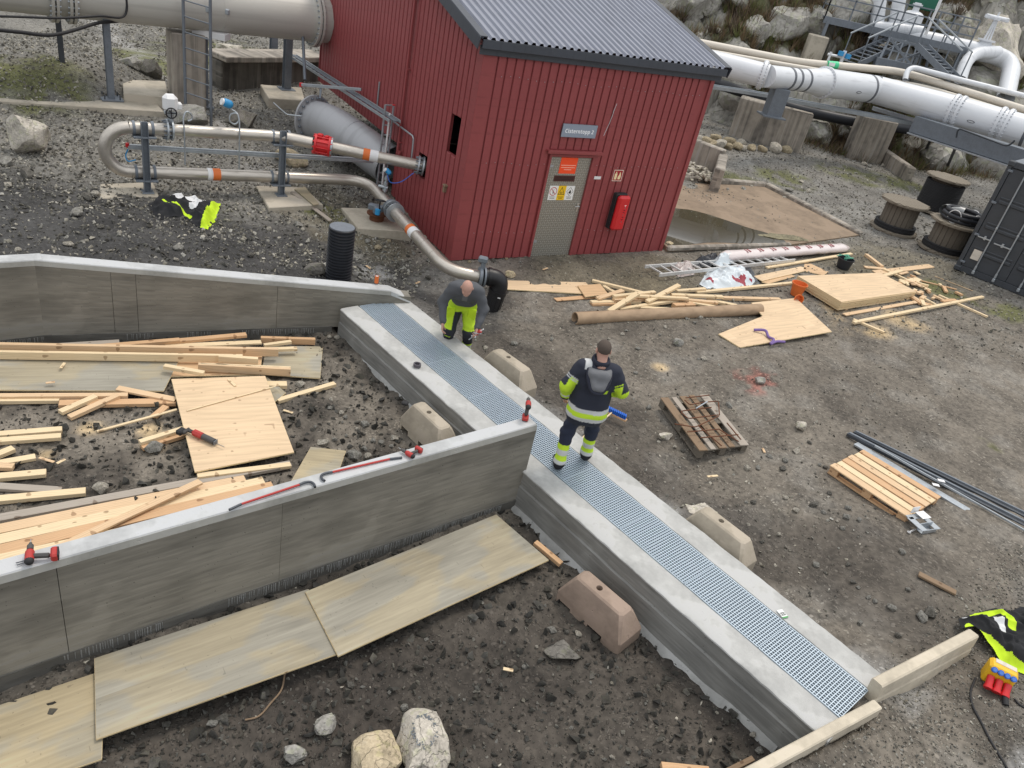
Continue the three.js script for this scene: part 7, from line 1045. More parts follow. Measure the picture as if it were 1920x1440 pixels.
function person(label, pos, turn, cfg) {
  const t = thing('person', label, 'person', pos, turn), B = cfg.bones;
  const field = (x, y, z) => { let m = 1; for (const b of B) { const d = boneD(b, x, y, z)[0]; if (d < 0.2) m = smin(m, d, b[10] ?? 0.05); } if (m < 0.05) m += 0.011 * (fbm3(x * 9, y * 7, z * 9, 3) - 0.5) + 0.007 * Math.sin(y * 46 + 9 * fbm3(x * 5, y * 3, z * 5, 2)) * fbm3(x * 3, y * 3, z * 3, 2); return m; };
  let g = nets(field, cfg.lo, cfg.hi, 0.0125).toNonIndexed(); const hands = cfg.hands.map((h) => handGeo(...h).toNonIndexed()), hd = headGeo(); hd.rotateX(cfg.headTilt).rotateY(cfg.headTurn ?? 0).translate(...cfg.head); const head = hd.toNonIndexed();
  const paint = (q, fn) => { const p = q.attributes.position, c = new Float32Array(p.count * 3); for (let i = 0; i < p.count; i++) c.set(fn(p.getX(i), p.getY(i), p.getZ(i)), i * 3); q.setAttribute('color', new THREE.BufferAttribute(c, 3)); return q; };
  paint(g, (x, y, z) => { let best = 9, nb = null, tt = 0; for (const b of B) { const [d, k] = boneD(b, x, y, z); if (d < best) { best = d; nb = b; tt = k; } } return cfg.colour(nb[8], tt, x, y, z); });
  for (const h of [...hands, head]) paint(h, (x, y, z) => { const k = 0.92 + 0.16 * fbm3(x * 40, y * 40, z * 40, 2); return [skin[0] * k, skin[1] * k, skin[2] * k]; });
  mesh('body', mergeGeometries([g, ...hands, head]), mat({ vertexColors: true, roughness: 0.85 }), t); return t;
}
const C = { navy: [0.020, 0.024, 0.040], navyT: [0.016, 0.022, 0.045], hv: [0.50, 0.72, 0.03], rf: [0.55, 0.56, 0.56], grey: [0.085, 0.09, 0.10], boot: [0.012, 0.012, 0.016], dark: [0.018, 0.02, 0.028] };
const limb = (a, b, ra, rb, n, q, k) => [...a, ...b, ra, rb, n, q, k];
{ // standing worker seen from behind
  const bones = [
    limb([-0.09, 0.9, 0.01], [-0.155, 0.5, 0.0], 0.105, 0.078, 'leg'), limb([-0.155, 0.5, 0.0], [-0.165, 0.13, 0.08], 0.078, 0.07, 'leg'), limb([-0.165, 0.075, 0.095], [-0.18, 0.045, -0.1], 0.052, 0.042, 'boot'), limb([-0.165, 0.14, 0.085], [-0.166, 0.06, 0.08], 0.06, 0.055, 'boot'),
    limb([0.09, 0.9, 0.0], [0.16, 0.5, -0.14], 0.105, 0.078, 'leg'), limb([0.16, 0.5, -0.14], [0.19, 0.13, -0.2], 0.078, 0.07, 'leg'), limb([0.19, 0.075, -0.18], [0.22, 0.045, -0.37], 0.052, 0.042, 'boot'), limb([0.19, 0.14, -0.195], [0.19, 0.06, -0.2], 0.06, 0.055, 'boot'),
    limb([-0.06, 0.86, 0.02], [0.06, 0.86, 0.02], 0.19, 0.19, 'torso', 1.2), limb([-0.05, 1.02, 0.01], [0.05, 1.02, 0.01], 0.185, 0.185, 'torso', 1.25), limb([-0.075, 1.26, 0.0], [0.075, 1.26, 0.0], 0.17, 0.17, 'torso', 1.25, 0.09), limb([-0.12, 1.41, -0.005], [0.12, 1.41, -0.005], 0.11, 0.11, 'torso', 1.1, 0.08), limb([0, 1.45, -0.01], [0, 1.53, -0.025], 0.085, 0.072, 'collar'),
    limb([-0.2, 1.42, 0.0], [-0.325, 1.17, 0.05], 0.085, 0.07, 'upper'), limb([-0.325, 1.17, 0.05], [-0.29, 0.97, -0.06], 0.068, 0.052, 'fore'), limb([0.2, 1.42, 0.0], [0.335, 1.2, 0.04], 0.085, 0.07, 'upper'), limb([0.335, 1.2, 0.04], [0.24, 1.06, -0.16], 0.068, 0.052, 'fore'),
  ];
  const t = person('man in navy and yellow work clothes standing with his back turned on the grating', [0.93, 0.405, -7.81], 0.1, {
    bones, lo: [-0.5, -0.02, -0.45], hi: [0.5, 1.64, 0.34], head: [0.0, 1.65, -0.045], headTilt: -0.22, headTurn: 0.1,
    hands: [[[-0.285, 0.95, -0.075], [0.1, -0.8, -0.6], [1, 0, -0.2], 0.6, 1], [[0.225, 1.045, -0.185], [-0.6, -0.25, -0.75], [-0.3, -0.9, 0.2], 0.8, 1]],
    colour: (n, k, x, y, z) => {
      if (n === 'boot') return C.boot; if (n === 'leg') return y > 0.7 && y < 0.9 ? C.navy : y > 0.37 ? C.navyT : y > 0.30 ? C.hv : y > 0.235 ? C.rf : y > 0.165 ? C.hv : y > 0.12 ? C.rf : C.boot;
      if (n === 'torso') { const b = y + 0.25 * (x * x) * -1; if (b > 0.90 && b < 0.955) return C.rf; if (b > 0.84 && b <= 0.90) return C.hv; if (b > 0.785 && b <= 0.84) return C.rf; if (y > 1.18 && y < 1.235 && x > 0.02 && x < 0.15 && z > 0) return C.hv; if (y > 1.44 && x < -0.1) return C.rf; return C.navy; }
      if (n === 'collar') return C.dark; if (n === 'upper') return k > 0.98 ? C.hv : k > 0.48 && k < 0.53 || k > 0.58 && k < 0.63 ? (x < 0 ? C.rf : C.navy) : k > 0.5 && (x < 0 ? x > -0.3 - 0.1 * (k - 0.5) : x < 0.31) ? C.hv : C.navy; if (n === 'fore') return k > 0.86 ? C.dark : k > 0.62 && k < 0.74 ? C.rf : C.hv; return C.navy; },
  });
  // hood hanging on the back, with grey fleece lining
  const hood = nets((x, y, z) => { let m = boneD([-0.07, 1.42, 0.13, 0.07, 1.42, 0.13, 0.06, 0.06], x, y, z)[0]; m = smin(m, boneD([-0.03, 1.29, 0.19, 0.04, 1.29, 0.19, 0.055, 0.055], x, y, z)[0], 0.1); m = smin(m, boneD([-0.13, 1.46, 0.04, -0.06, 1.34, 0.16, 0.035, 0.03], x, y, z)[0], 0.05); m = smin(m, boneD([0.13, 1.46, 0.04, 0.07, 1.34, 0.16, 0.035, 0.03], x, y, z)[0], 0.05); return m + 0.012 * (fbm3(x * 14, y * 14, z * 14, 2) - 0.5); }, [-0.22, 1.18, -0.03], [0.22, 1.55, 0.3], 0.011); mesh('hood', hood, tm(S.cloth, 0.003, { color: lin(0.20, 0.205, 0.22), roughness: 0.95 }), t);
  mesh('hood_edge', cable([[-0.14, 1.46, 0.06], [-0.12, 1.36, 0.17], [-0.05, 1.25, 0.235], [0.05, 1.245, 0.235], [0.12, 1.35, 0.17], [0.14, 1.46, 0.06]], 0.02, 30, 8), M.navy, t);
  mesh('collar', new THREE.TorusGeometry(0.088, 0.024, 8, 24).scale(1, 1, 1.6).rotateX(Math.PI / 2 + 0.15).translate(0, 1.53, -0.015), M.navy, t);
  const hr = nets((x, y, z) => { const k = Math.hypot(x / 0.081, (y - 0.034) / 0.094, (z - 0.014) / 0.102); let m = (k - 1) * 0.08; const cut = Math.max(-(y + 0.03 - 0.5 * (z < 0 ? z : 0) * -1), -(z + 0.055)); return Math.max(m, -(y + 0.055 + 0.25 * Math.max(0, -z * 2.6)), -(z + 0.07)); }, [-0.11, -0.08, -0.11], [0.11, 0.15, 0.14], 0.006).rotateX(-0.22).rotateY(0.1).translate(0, 1.651, -0.045); mesh('hair', hr, tm(S.cloth, 0.004, { color: lin(0.11, 0.085, 0.07), roughness: 0.95 }), t);
}
{ // bending worker facing the camera
  const bones = [
    limb([-0.1, 0.88, 0.13], [-0.15, 0.5, -0.01], 0.11, 0.082, 'leg'), limb([-0.15, 0.5, -0.01], [-0.17, 0.13, 0.12], 0.08, 0.072, 'shin'), limb([-0.17, 0.07, 0.13], [-0.18, 0.04, -0.07], 0.05, 0.042, 'boot'), limb([0.1, 0.88, 0.13], [0.14, 0.49, -0.05], 0.11, 0.082, 'leg'), limb([0.14, 0.49, -0.05], [0.15, 0.13, 0.08], 0.08, 0.072, 'shin'), limb([0.15, 0.07, 0.09], [0.16, 0.04, -0.11], 0.05, 0.042, 'boot'),
    limb([-0.07, 0.95, 0.13], [0.07, 0.95, 0.13], 0.155, 0.155, 'hip'), limb([-0.055, 1.09, 0.03], [0.055, 1.09, 0.03], 0.155, 0.155, 'torso'), limb([-0.08, 1.24, -0.13], [0.08, 1.24, -0.13], 0.15, 0.15, 'torso', 1, 0.09), limb([-0.12, 1.31, -0.24], [0.12, 1.31, -0.24], 0.105, 0.105, 'torso', 1, 0.08), limb([0, 1.33, -0.27], [0, 1.37, -0.36], 0.085, 0.07, 'collar'),
    limb([-0.19, 1.3, -0.24], [-0.3, 1.05, -0.26], 0.085, 0.07, 'upper'), limb([-0.3, 1.05, -0.26], [-0.25, 0.84, -0.42], 0.067, 0.05, 'fore'), limb([0.19, 1.3, -0.24], [0.31, 1.04, -0.2], 0.085, 0.07, 'upper'), limb([0.31, 1.04, -0.2], [0.26, 0.80, -0.36], 0.067, 0.05, 'fore'),
  ];
  const p0 = [-0.972, 0, -10.448], t = person('bald man in grey fleece and yellow work trousers bending over behind the trench', [p0[0], gnd(p0[0], p0[2]) - 0.01, p0[2]], Math.PI + 0.12, {
    bones, lo: [-0.45, -0.02, -0.55], hi: [0.45, 1.5, 0.36], head: [0.0, 1.425, -0.46], headTilt: -0.78,
    hands: [[[-0.245, 0.815, -0.435], [0.05, -0.75, -0.6], [1, 0, -0.1], 1.1, 1], [[0.255, 0.775, -0.375], [-0.05, -0.85, -0.5], [-1, 0, -0.1], 0.8, -1]],
    colour: (n, k, x, y, z) => n === 'boot' ? C.boot : n === 'leg' ? (x > 0 && Math.abs(x) < 0.115 && y < 0.82 ? C.dark : y > 0.45 && y < 0.56 && z < -0.02 ? C.dark : C.hv) : n === 'shin' ? (y > 0.3 && z < 0.06 ? C.dark : y > 0.2 && y < 0.27 ? C.rf : C.hv) : n === 'hip' ? C.hv : n === 'collar' ? C.grey : n === 'torso' && Math.abs(x) < 0.035 && z < -0.2 && y < 1.3 ? [0.16, 0.16, 0.17] : C.grey });
  mesh('holster_pocket', flat([bx(0.13, 0.17, 0.035, -0.15, 0.82, -0.0, 0.012), bx(0.13, 0.17, 0.035, 0.17, 0.80, -0.02, 0.012)]), M.hivis, t);
  const rim = nets((x, y, z) => { const k = Math.hypot(x / 0.0795, (y - 0.03) / 0.092, (z - 0.013) / 0.1005); return Math.max((k - 1) * 0.08, y - 0.035, -(y + 0.05), -(z - 0.0)); }, [-0.1, -0.07, -0.03], [0.1, 0.06, 0.14], 0.006).rotateX(-0.78).translate(0, 1.425, -0.46); mesh('hair', rim, mat({ color: lin(0.33, 0.3, 0.28), roughness: 0.95 }), t);
  const sq = thing('caulking_gun', 'red and silver caulking gun held in the bending man\'s hand', 'tool', [p0[0], gnd(p0[0], p0[2]), p0[2]], Math.PI + 0.12); mesh('barrel', rod([-0.3, 0.81, -0.5], [-0.22, 0.69, -0.45], 0.026, 14), M.toolRed, sq); mesh('plunger', rod([-0.22, 0.69, -0.45], [-0.16, 0.59, -0.41], 0.009), M.galv, sq); mesh('trigger', flat([bar([-0.255, 0.75, -0.47], [-0.235, 0.71, -0.55], 0.018), bar([-0.24, 0.73, -0.47], [-0.18, 0.73, -0.55], 0.018), bar([-0.32, 0.76, -0.49], [-0.2, 0.775, -0.53], 0.014)]), M.galv, sq); mesh('nozzle', rod([-0.3, 0.81, -0.5], [-0.335, 0.86, -0.52], 0.008), M.whitePlain, sq);
}


// ---------- hand tools and small things ----------
{
  // top of front wall: frame along the wall
  const WT = (p, y = 1.06) => [p[0], y, p[2]], along = Math.atan2(5.30, 5.6);       // wall direction
  const drill = (label, p, turn, standing) => { const t = thing('cordless_drill', label, 'drill', p, turn); const g = new THREE.Group(); const parts = [['motor_housing', flat([new THREE.CapsuleGeometry(0.034, 0.08, 5, 14).rotateZ(Math.PI / 2).translate(0, 0.2, 0)]), M.toolRed], ['chuck', flat([rod([0.07, 0.2, 0], [0.12, 0.2, 0], 0.024, 14), rod([0.12, 0.2, 0], [0.15, 0.2, 0], 0.012, 10)]), M.toolGrey], ['motor_cap', new THREE.SphereGeometry(0.034, 14, 10).translate(-0.05, 0.2, 0), M.rubber], ['grip', bar([0, 0.18, 0], [-0.018, 0.06, 0], 0.036, 0.046, 0.012), M.toolGrey], ['battery', bx(0.115, 0.055, 0.075, -0.01, 0.03, 0, 0.014), M.toolRed], ['battery_base', bx(0.1, 0.014, 0.066, -0.01, 0.007, 0, 0.004), M.rubber], ['bit', rod([0.15, 0.2, 0], [0.19, 0.2, 0], 0.004, 6), M.chrome]]; for (const [n, q, m] of parts) mesh(n, standing ? q : q.rotateX(-Math.PI / 2).translate(0, 0.038, 0), m, t); return t; };
  drill('red impact driver standing upright on the end of the front wall', WT([0.238, 1.06, -7.627], 1.065), along + 0.9, true);
  drill('red and black cordless drill lying on the front wall at the left', WT([-3.196, 1.05, -4.199], 1.05), along + 1.35, false);
  drill('small red tool lying on the front wall beyond the pry bars', WT([-0.8, 1.06, -6.576], 1.062), along + 1.9, false).scale.setScalar(0.8);
  const pry = (label, a, b, flip) => { const t = thing('pry_bar', label, 'pry bar'), d = V(sub3(b, a)).normalize(), s = V(-d.z, 0, d.x).multiplyScalar(flip), at = (u, v, y) => { const p = lerp3(a, b, u); return [p[0] + s.x * v, 1.07 + y, p[2] + s.z * v]; }; mesh('shaft', cable([at(0.14, 0.0, 0.0), at(0.4, 0.0, 0), at(0.7, 0.0, 0), at(0.86, 0, 0)], 0.011, 30), M.toolRed, t); mesh('straight_claw', cable([at(0.0, 0.02, 0), at(0.06, 0.012, 0), at(0.15, 0, 0)], 0.012, 14), M.steelDark, t); mesh('hooked_claw', cable([at(0.85, 0, 0), at(0.93, -0.005, 0), at(0.985, 0.015, 0), at(1.0, 0.06, 0), at(0.985, 0.1, 0.0)], 0.0125, 24), M.steelDark, t); };
  pry('red pry bar with dark claws, left one on the front wall', [-2.224, 1.06, -5.105], [-1.677, 1.06, -5.715], 1); pry('red pry bar with dark claws, right one on the front wall', [-0.954, 1.06, -6.4], [-1.63, 1.06, -5.826], -1);
  one('pencil_marks', flat([bar(WT([-3.441, 1.05, -4.036], 1.0525), WT([-3.352, 1.05, -4.119], 1.0525), 0.012, 0.003, 0.001), bar(WT([-3.421, 1.05, -4.019], 1.0525), WT([-3.352, 1.05, -4.094], 1.0525), 0.012, 0.003, 0.001)]), M.steelDark, 'dark crayon scribble on top of the front wall at the left', 'mark');
  // reciprocating saw on the pale sheet
  const sp = [-3.463, 0.06, -7.193], sw = thing('reciprocating_saw', 'red and black reciprocating saw lying on the pale plywood sheet', 'saw', [sp[0], 0.05, sp[2]], -0.28); mesh('rear_grip', flat([bx(0.1, 0.06, 0.04, -0.17, 0.045, 0.0, 0.018), bx(0.04, 0.06, 0.12, -0.2, 0.045, 0.03, 0.018)]), M.toolGrey, sw); mesh('battery', bx(0.08, 0.07, 0.11, -0.24, 0.045, 0.07, 0.016), M.rubber, sw); mesh('motor_body', bx(0.16, 0.08, 0.085, -0.05, 0.05, 0, 0.025), M.toolRed, sw); mesh('front_boot', rod([0.02, 0.05, 0], [0.19, 0.045, 0], 0.038, 14), M.toolGrey, sw); mesh('shoe', bx(0.012, 0.06, 0.07, 0.205, 0.045, 0, 0.004), M.galvDull, sw); mesh('blade', bx(0.13, 0.02, 0.003, 0.27, 0.035, 0, 0.001), M.chrome, sw);
  // tape ring, receipt tag, broom
  const tr = [-1.359, 0.42, -9.343], tp = thing('tape_roll', 'dark grey tape roll lying on the near lip of the trench', 'tape roll', [tr[0], 0.412, tr[2]]); mesh('roll', toCreasedNormals(new THREE.LatheGeometry([[0.035, 0], [0.055, 0], [0.055, 0.045], [0.035, 0.045], [0.035, 0]].map((q) => new THREE.Vector2(...q)), 28), 0.5), mat({ color: lin(0.09, 0.085, 0.1), roughness: 0.5 }), tp);
  const ms = [-1.319, 0.34, -8.5]; one('tape_measure', bx(0.09, 0.04, 0.08, ms[0], gnd(ms[0], ms[2]) + 0.48, ms[2], 0.012), M.rubber, 'small dark object left on the crown of the pit support block', 'object');
  const tg = [3.284, 0.415, -6.076], tt = thing('paper_label', 'small white printed label lying on the far lip of the trench', 'label', [tg[0], 0.414, tg[2]], 0.5); plate('sheet', 0.075, 0.11, print(64, 96, (x, w, h) => { x.fillStyle = '#e3e6e3'; x.fillRect(0, 0, w, h); x.strokeStyle = '#333'; x.lineWidth = 5; x.strokeRect(10, 36, 12, 30); x.strokeRect(27, 36, 12, 30); x.strokeRect(44, 36, 12, 30); x.fillStyle = '#4a9d55'; x.fillRect(0, 82, w, 14); }), tt, [0, 0.003, 0]).rotation.x = -Math.PI / 2;
  const b0 = up([1.175, 0.05, -9.467], 0.12), b1 = up([1.53, 0.05, -9.745], 0.1), bh = thing('broom', 'blue bristled broom with wooden handle lying behind the standing man', 'broom'); mesh('handle', rod([0.95, 0.35, -8.35], b1, 0.013, 10), M.timberPale, bh); const h0 = up([1.374, 0.06, -9.797], 0.07), h1 = up([1.744, 0.06, -9.628], 0.07); mesh('head_block', bar(h0, h1, 0.06, 0.03), M.timberWarm, bh); const n = 13; for (let i = 0; i < n; i++) { const p = lerp3(h0, h1, 0.03 + i / n * 0.97); mesh('bristle_tuft', bx(0.024, 0.07, 0.07, p[0], p[1] + 0.045, p[2] - 0.01, 0.006), M.blue, bh); }
  // power distribution box and cable
  const pb = [5.517, 0.36, -5.882], bxg = thing('power_box', 'yellow power distribution box with blue and red sockets on the gravel', 'power box', [pb[0], gnd(pb[0], pb[2]) + 0.01, pb[2]], -0.42); mesh('case', bx(0.27, 0.24, 0.17, 0, 0.12, -0.03, 0.025), M.yellow, bxg); mesh('window', bx(0.2, 0.01, 0.06, 0.01, 0.243, -0.06, 0.002), M.cream, bxg); for (let i = 0; i < 4; i++) { const s = mesh('blue_socket', disc([-0.09 + i * 0.06, 0.215, 0.065], [0, 0.7, 0.7], 0.028, 0.03, 18), M.blue, bxg); mesh('socket_cover', disc([-0.09 + i * 0.06, 0.226, 0.076], [0, 0.7, 0.7], 0.019, 0.012, 16), mat({ color: lin(0.08, 0.2, 0.6), roughness: 0.5 }), s); }
  for (let i = 0; i < 3; i++) { const x = -0.075 + i * 0.08, s = mesh('red_socket', rod([x, 0.12, 0.06], [x, 0.06, 0.15], 0.036, 16), M.signRed, bxg); mesh('cap', disc([x, 0.055, 0.158], [0, -0.6, 0.9], 0.042, 0.03, 16), M.signRed, s); } mesh('plug', rod([0.085, 0.06, 0.15], [0.11, 0.02, 0.25], 0.03, 14), M.rubber, bxg);
  const q = (p) => on(p, 0.012); one('power_cable', cable([[pb[0] + 0.13, gnd(pb[0], pb[2]) + 0.04, pb[2] + 0.17], q([5.681, 0.35, -5.655]), q([5.887, 0.35, -5.572])], 0.011, 30), M.rubber, 'short black cable leaving the red plug to the right', 'cable'); one('power_cable', cable([q([5.356, 0.36, -5.925]), q([5.207, 0.36, -5.701]), q([5.138, 0.36, -5.507]), q([5.132, 0.36, -5.312]), q([5.129, 0.36, -5.11]), q([5.161, 0.36, -4.872]), q([5.195, 0.36, -4.623])], 0.011, 80), M.rubber, 'black cable running down over the gravel from the yellow box', 'cable');
  one('root_cord', cable([on([-1.429, -0.2, -4.508], 0.03), on([-1.408, -0.2, -4.374], 0.015), on([-1.441, -0.2, -4.209], 0.02), on([-1.497, -0.2, -4.075], 0.015), on([-1.592, -0.2, -4.019], 0.01)], 0.009, 40, 6), M.timberOld, 'thin brown root hanging out below the foreground sheet', 'root');
  const fl = thing('foam_scrap', 'ragged white foam crust stuck behind the crown of the rear support block', 'foam'); crumple(fl, [[2.407, 0.35, -7.718], [2.487, 0.35, -7.705], [2.661, 0.35, -7.829], [2.802, 0.35, -7.701], [2.885, 0.35, -7.557], [2.805, 0.35, -7.45], [2.655, 0.35, -7.578], [2.453, 0.35, -7.549]], () => ['crust', M.rockPale], { h: 0.1, f: 7, n: 40, base: () => 0.3 });
}


// ---------- stones, rubble and gravel ----------
{
  const rg = Array.from({ length: 12 }, (_, i) => rockGeo(500 + i * 13, 1, 0.72, 0.85, 20 + (i % 4) * 5, 0.14));
  const f = rng(1234); let n = 0;
  const stone = (p, r, m, label, group, sink = 0.35) => { const o = one('stone', rg[n++ % 12], m, label, 'stone', group); o.position.set(p[0], gnd(p[0], p[2]) + r * (0.72 - sink), p[2]); o.scale.set(r * rr(0.9, 1.25, f), r * rr(0.8, 1.05, f), r); o.rotation.set(rr(-0.2, 0.2, f), f() * 6.28, rr(-0.2, 0.2, f)); return o; };
  // large rocks of their own
  const big = (p, sx, sy, sz, m, label, turn, seed) => { const o = one('rock', boulderGeo(seed, sx, sy, sz, 7, 0.28), m, label, 'rock'); o.position.set(p[0], gnd(p[0], p[2]) + sy * 0.55, p[2]); o.rotation.y = turn; return o; };
  const b1 = [-0.059, -0.2, -4.072], bt = big(b1, 0.3, 0.2, 0.36, M.rockPale, 'large pale rock with crushed grey crown at the bottom edge', 0.3, 71); const cr = []; for (let i = 0; i < 260; i++) { const a = f() * 6.28, q = Math.sqrt(f()), x = Math.cos(a) * q * 0.11, z = Math.sin(a) * q * 0.16 - 0.04; cr.push(rockGeo(2000 + i, 0.012 + 0.008 * f(), 0.01, 0.014, 7).translate(x, 0.178 + 0.016 * f() - 0.5 * x * x - 0.3 * z * z, z)); } const cm = mesh('crushed_crown', flat(cr), tm(S.rock, 0.005, { color: lin(0.30, 0.33, 0.37) }), bt); stuff(cm);
  big([-0.419, -0.2, -3.836], 0.32, 0.18, 0.26, M.rockBuff, 'large buff and pale rock at the bottom edge left of the pale one', 1.1, 74); big([-9.438, 0.75, -13.089], 0.42, 0.46, 0.3, M.rockPale, 'large pale pointed rock on the gravel at the far left', 0.5, 77); big([1.105, -0.18, -5.447], 0.2, 0.08, 0.14, M.rockDark, 'broad dark rock sunk in soil left of the reddish block', 0.2, 79); big([-0.912, -0.24, -4.125], 0.13, 0.1, 0.11, M.rockGrey, 'blocky grey rock in the foreground soil', 0.9, 81); big([-1.102, -0.25, -3.801], 0.12, 0.11, 0.1, M.rockGrey, 'squarish grey rock near the bottom edge', 0.2, 83); big([-3.8, 0.55, -4.934], 0.1, 0.1, 0.1, M.rockGrey, 'grey rock hidden behind the rear wall', 0, 85); big([2.332, 0.08, -9.524], 0.17, 0.08, 0.09, M.rockPale, 'pale wedge of rock left of the old pallet', 0.4, 87); big([4.529, 0.12, -10.494], 0.12, 0.1, 0.1, M.rockPale, 'pale pointed rock right of the old pallet', 1.0, 89); big([2.725, 0.1, -12.492], 0.12, 0.09, 0.09, M.rockGrey, 'rounded grey rock beyond the standing man', 0.3, 91); big([4.063, 0.1, -11.753], 0.12, 0.09, 0.1, M.rockGrey, 'rounded grey rock on the red paint mark', 0.8, 93); big([-0.48, 0.2, -13.687], 0.12, 0.09, 0.1, M.rockBuff, 'buff stone beside the black elbow', 0.3, 95); big([2.834, 0.28, -17.326], 0.13, 0.1, 0.12, M.rockBuff, 'buff stone at the right corner of the shed', 0.3, 97); big([-3.608, 0.45, -11.601], 0.2, 0.12, 0.12, M.rockDark, 'dark grey rock left of the corrugated riser', 0.3, 99); big([-8.06, 0.85, -16.542], 0.5, 0.3, 0.35, M.rockGrey, 'grey rock below the access ladder', 0.3, 101); big([-7.351, 0.8, -17.546], 0.45, 0.25, 0.4, M.rockDark, 'dark rock right of the access ladder foot', 1.3, 103); big([-5.719, 0.6, -16.206], 0.4, 0.22, 0.25, M.rockBuff, 'buff rock behind the lower stainless run', 0.1, 105); big([-10.54, 1.3, -18.723], 0.4, 0.2, 0.3, M.rockGrey, 'grey rock in grass behind the concrete pillar', 0.2, 107); big([-10.167, 1.1, -18.792], 0.36, 0.28, 0.3, M.rockDark, 'dark rock beside the concrete pillar', 0.8, 109); big([-9.879, 1.3, -22.592], 0.5, 0.25, 0.4, M.rockPale, 'pale rock on the grassy bank below the big pipe', 0.8, 111);
  // picked-out stones, by region
  const set = (list, label, group, ms, s = 1) => list.forEach(([p, r], i) => stone(p, r * s, ms[i % ms.length], label, group));
  set([[[-0.843, -0.22, -4.569], 0.055], [[-0.302, -0.24, -4.455], 0.05], [[-1.153, -0.24, -4.269], 0.035], [[-1.786, -0.24, -4.004], 0.06], [[-1.845, -0.25, -3.928], 0.05], [[-1.844, -0.25, -3.776], 0.03], [[-1.23, -0.25, -3.995], 0.03], [[0.217, -0.22, -4.684], 0.022], [[0.535, -0.2, -4.951], 0.03], [[0.42, -0.2, -4.951], 0.04], [[-0.27, -0.2, -5.281], 0.03], [[0.016, -0.2, -4.923], 0.025], [[-1.948, -0.25, -3.691], 0.03], [[-0.468, -0.2, -4.565], 0.025], [[-0.628, -0.2, -4.42], 0.03], [[-0.976, -0.2, -4.431], 0.02]], 'small grey stone in the dark foreground soil below the sheets', 'stones in the foreground soil', [M.rockDark, M.rockGrey, M.rockDark]);
  set([[[0.98, -0.18, -5.727], 0.06], [[1.13, -0.18, -5.712], 0.04], [[1.248, -0.18, -5.731], 0.045], [[0.736, -0.2, -5.195], 0.035], [[1.929, -0.18, -4.491], 0.05], [[1.617, -0.2, -4.408], 0.03], [[1.237, -0.2, -4.645], 0.03], [[1.448, -0.2, -4.715], 0.028], [[0.829, -0.18, -5.437], 0.03], [[1.391, -0.18, -5.133], 0.022], [[2.128, -0.18, -5.11], 0.025], [[2.496, -0.18, -5.114], 0.022], [[1.95, -0.18, -5.064], 0.02], [[1.791, -0.18, -5.096], 0.02], [[2.983, -0.15, -4.952], 0.04], [[3.025, -0.12, -4.801], 0.05]], 'small pale grey stone in the soil right of the reddish block', 'stones beside the reddish block', [M.rockGrey, M.rockDark, M.rockPale]);
  set([[[-2.888, -0.08, -8.977], 0.075], [[-2.633, -0.08, -8.882], 0.05], [[-2.397, -0.08, -8.854], 0.045], [[-2.591, -0.08, -9.216], 0.05], [[-2.991, -0.06, -8.882], 0.03], [[-2.812, 0, -10.391], 0.06], [[-2.929, 0, -10.388], 0.05], [[-2.764, -0.08, -9.453], 0.022], [[-2.647, -0.1, -8.347], 0.028], [[-2.099, -0.1, -8.701], 0.026], [[-2.208, -0.1, -9.598], 0.022]], 'white foam lump on the soil at the right of the pit', 'white lumps in the pit', [M.rockPale]);
  set([[[-2.342, -0.1, -8.598], 0.05], [[-2.19, -0.1, -7.869], 0.085], [[-2.071, -0.1, -7.977], 0.04], [[-1.763, -0.1, -7.796], 0.11], [[-1.589, -0.1, -7.816], 0.06], [[-1.66, -0.1, -7.944], 0.045], [[-2.086, -0.1, -8.487], 0.045], [[-2.164, -0.1, -8.549], 0.05], [[-1.956, -0.1, -8.11], 0.03], [[-1.798, -0.1, -8.432], 0.07], [[-1.879, -0.1, -8.334], 0.04], [[-1.604, -0.1, -8.125], 0.05], [[-1.498, -0.1, -8.13], 0.05], [[-1.373, -0.1, -8.344], 0.07], [[-1.357, -0.1, -8.136], 0.045], [[-3.941, -0.1, -6.996], 0.12], [[-4.085, -0.1, -6.137], 0.1], [[-2.377, -0.1, -8.131], 0.03]], 'grey stone on bare soil in the pit beside the block', 'grey stones in the pit', [M.rockGrey, M.rockPale, M.rockGrey]);
  set([[[3.422, 0.1, -10.754], 0.07], [[2.471, 0.05, -9.348], 0.04], [[2.585, 0.05, -9.299], 0.045], [[3.639, 0.1, -9.177], 0.05], [[3.476, 0.1, -9.116], 0.06], [[4, 0.1, -9.248], 0.06], [[4.083, 0.1, -9.473], 0.06], [[4.3, 0.12, -9.798], 0.07], [[4.572, 0.12, -10.114], 0.05], [[3.854, 0.1, -9.519], 0.05], [[3.992, 0.12, -8.312], 0.06], [[4.261, 0.12, -8.483], 0.07], [[4.366, 0.12, -8.376], 0.05], [[3.903, 0.1, -8.551], 0.05], [[3.449, 0.1, -8.368], 0.055], [[3.361, 0.1, -8.359], 0.035], [[3.688, 0.1, -7.801], 0.045], [[3.468, 0.1, -7.638], 0.03], [[4.071, 0.1, -7.376], 0.05], [[3.328, 0.1, -7.916], 0.03], [[4.419, 0.2, -7.114], 0.05], [[4.463, 0.2, -7.041], 0.035], [[4.498, 0.14, -8.215], 0.03], [[3.035, 0.05, -9.144], 0.04], [[3.245, 0.05, -9.275], 0.035]], 'small grey stone on the yard right of the old pallet', 'stones near the old pallet', [M.rockGrey, M.rockPale, M.rockDark]);
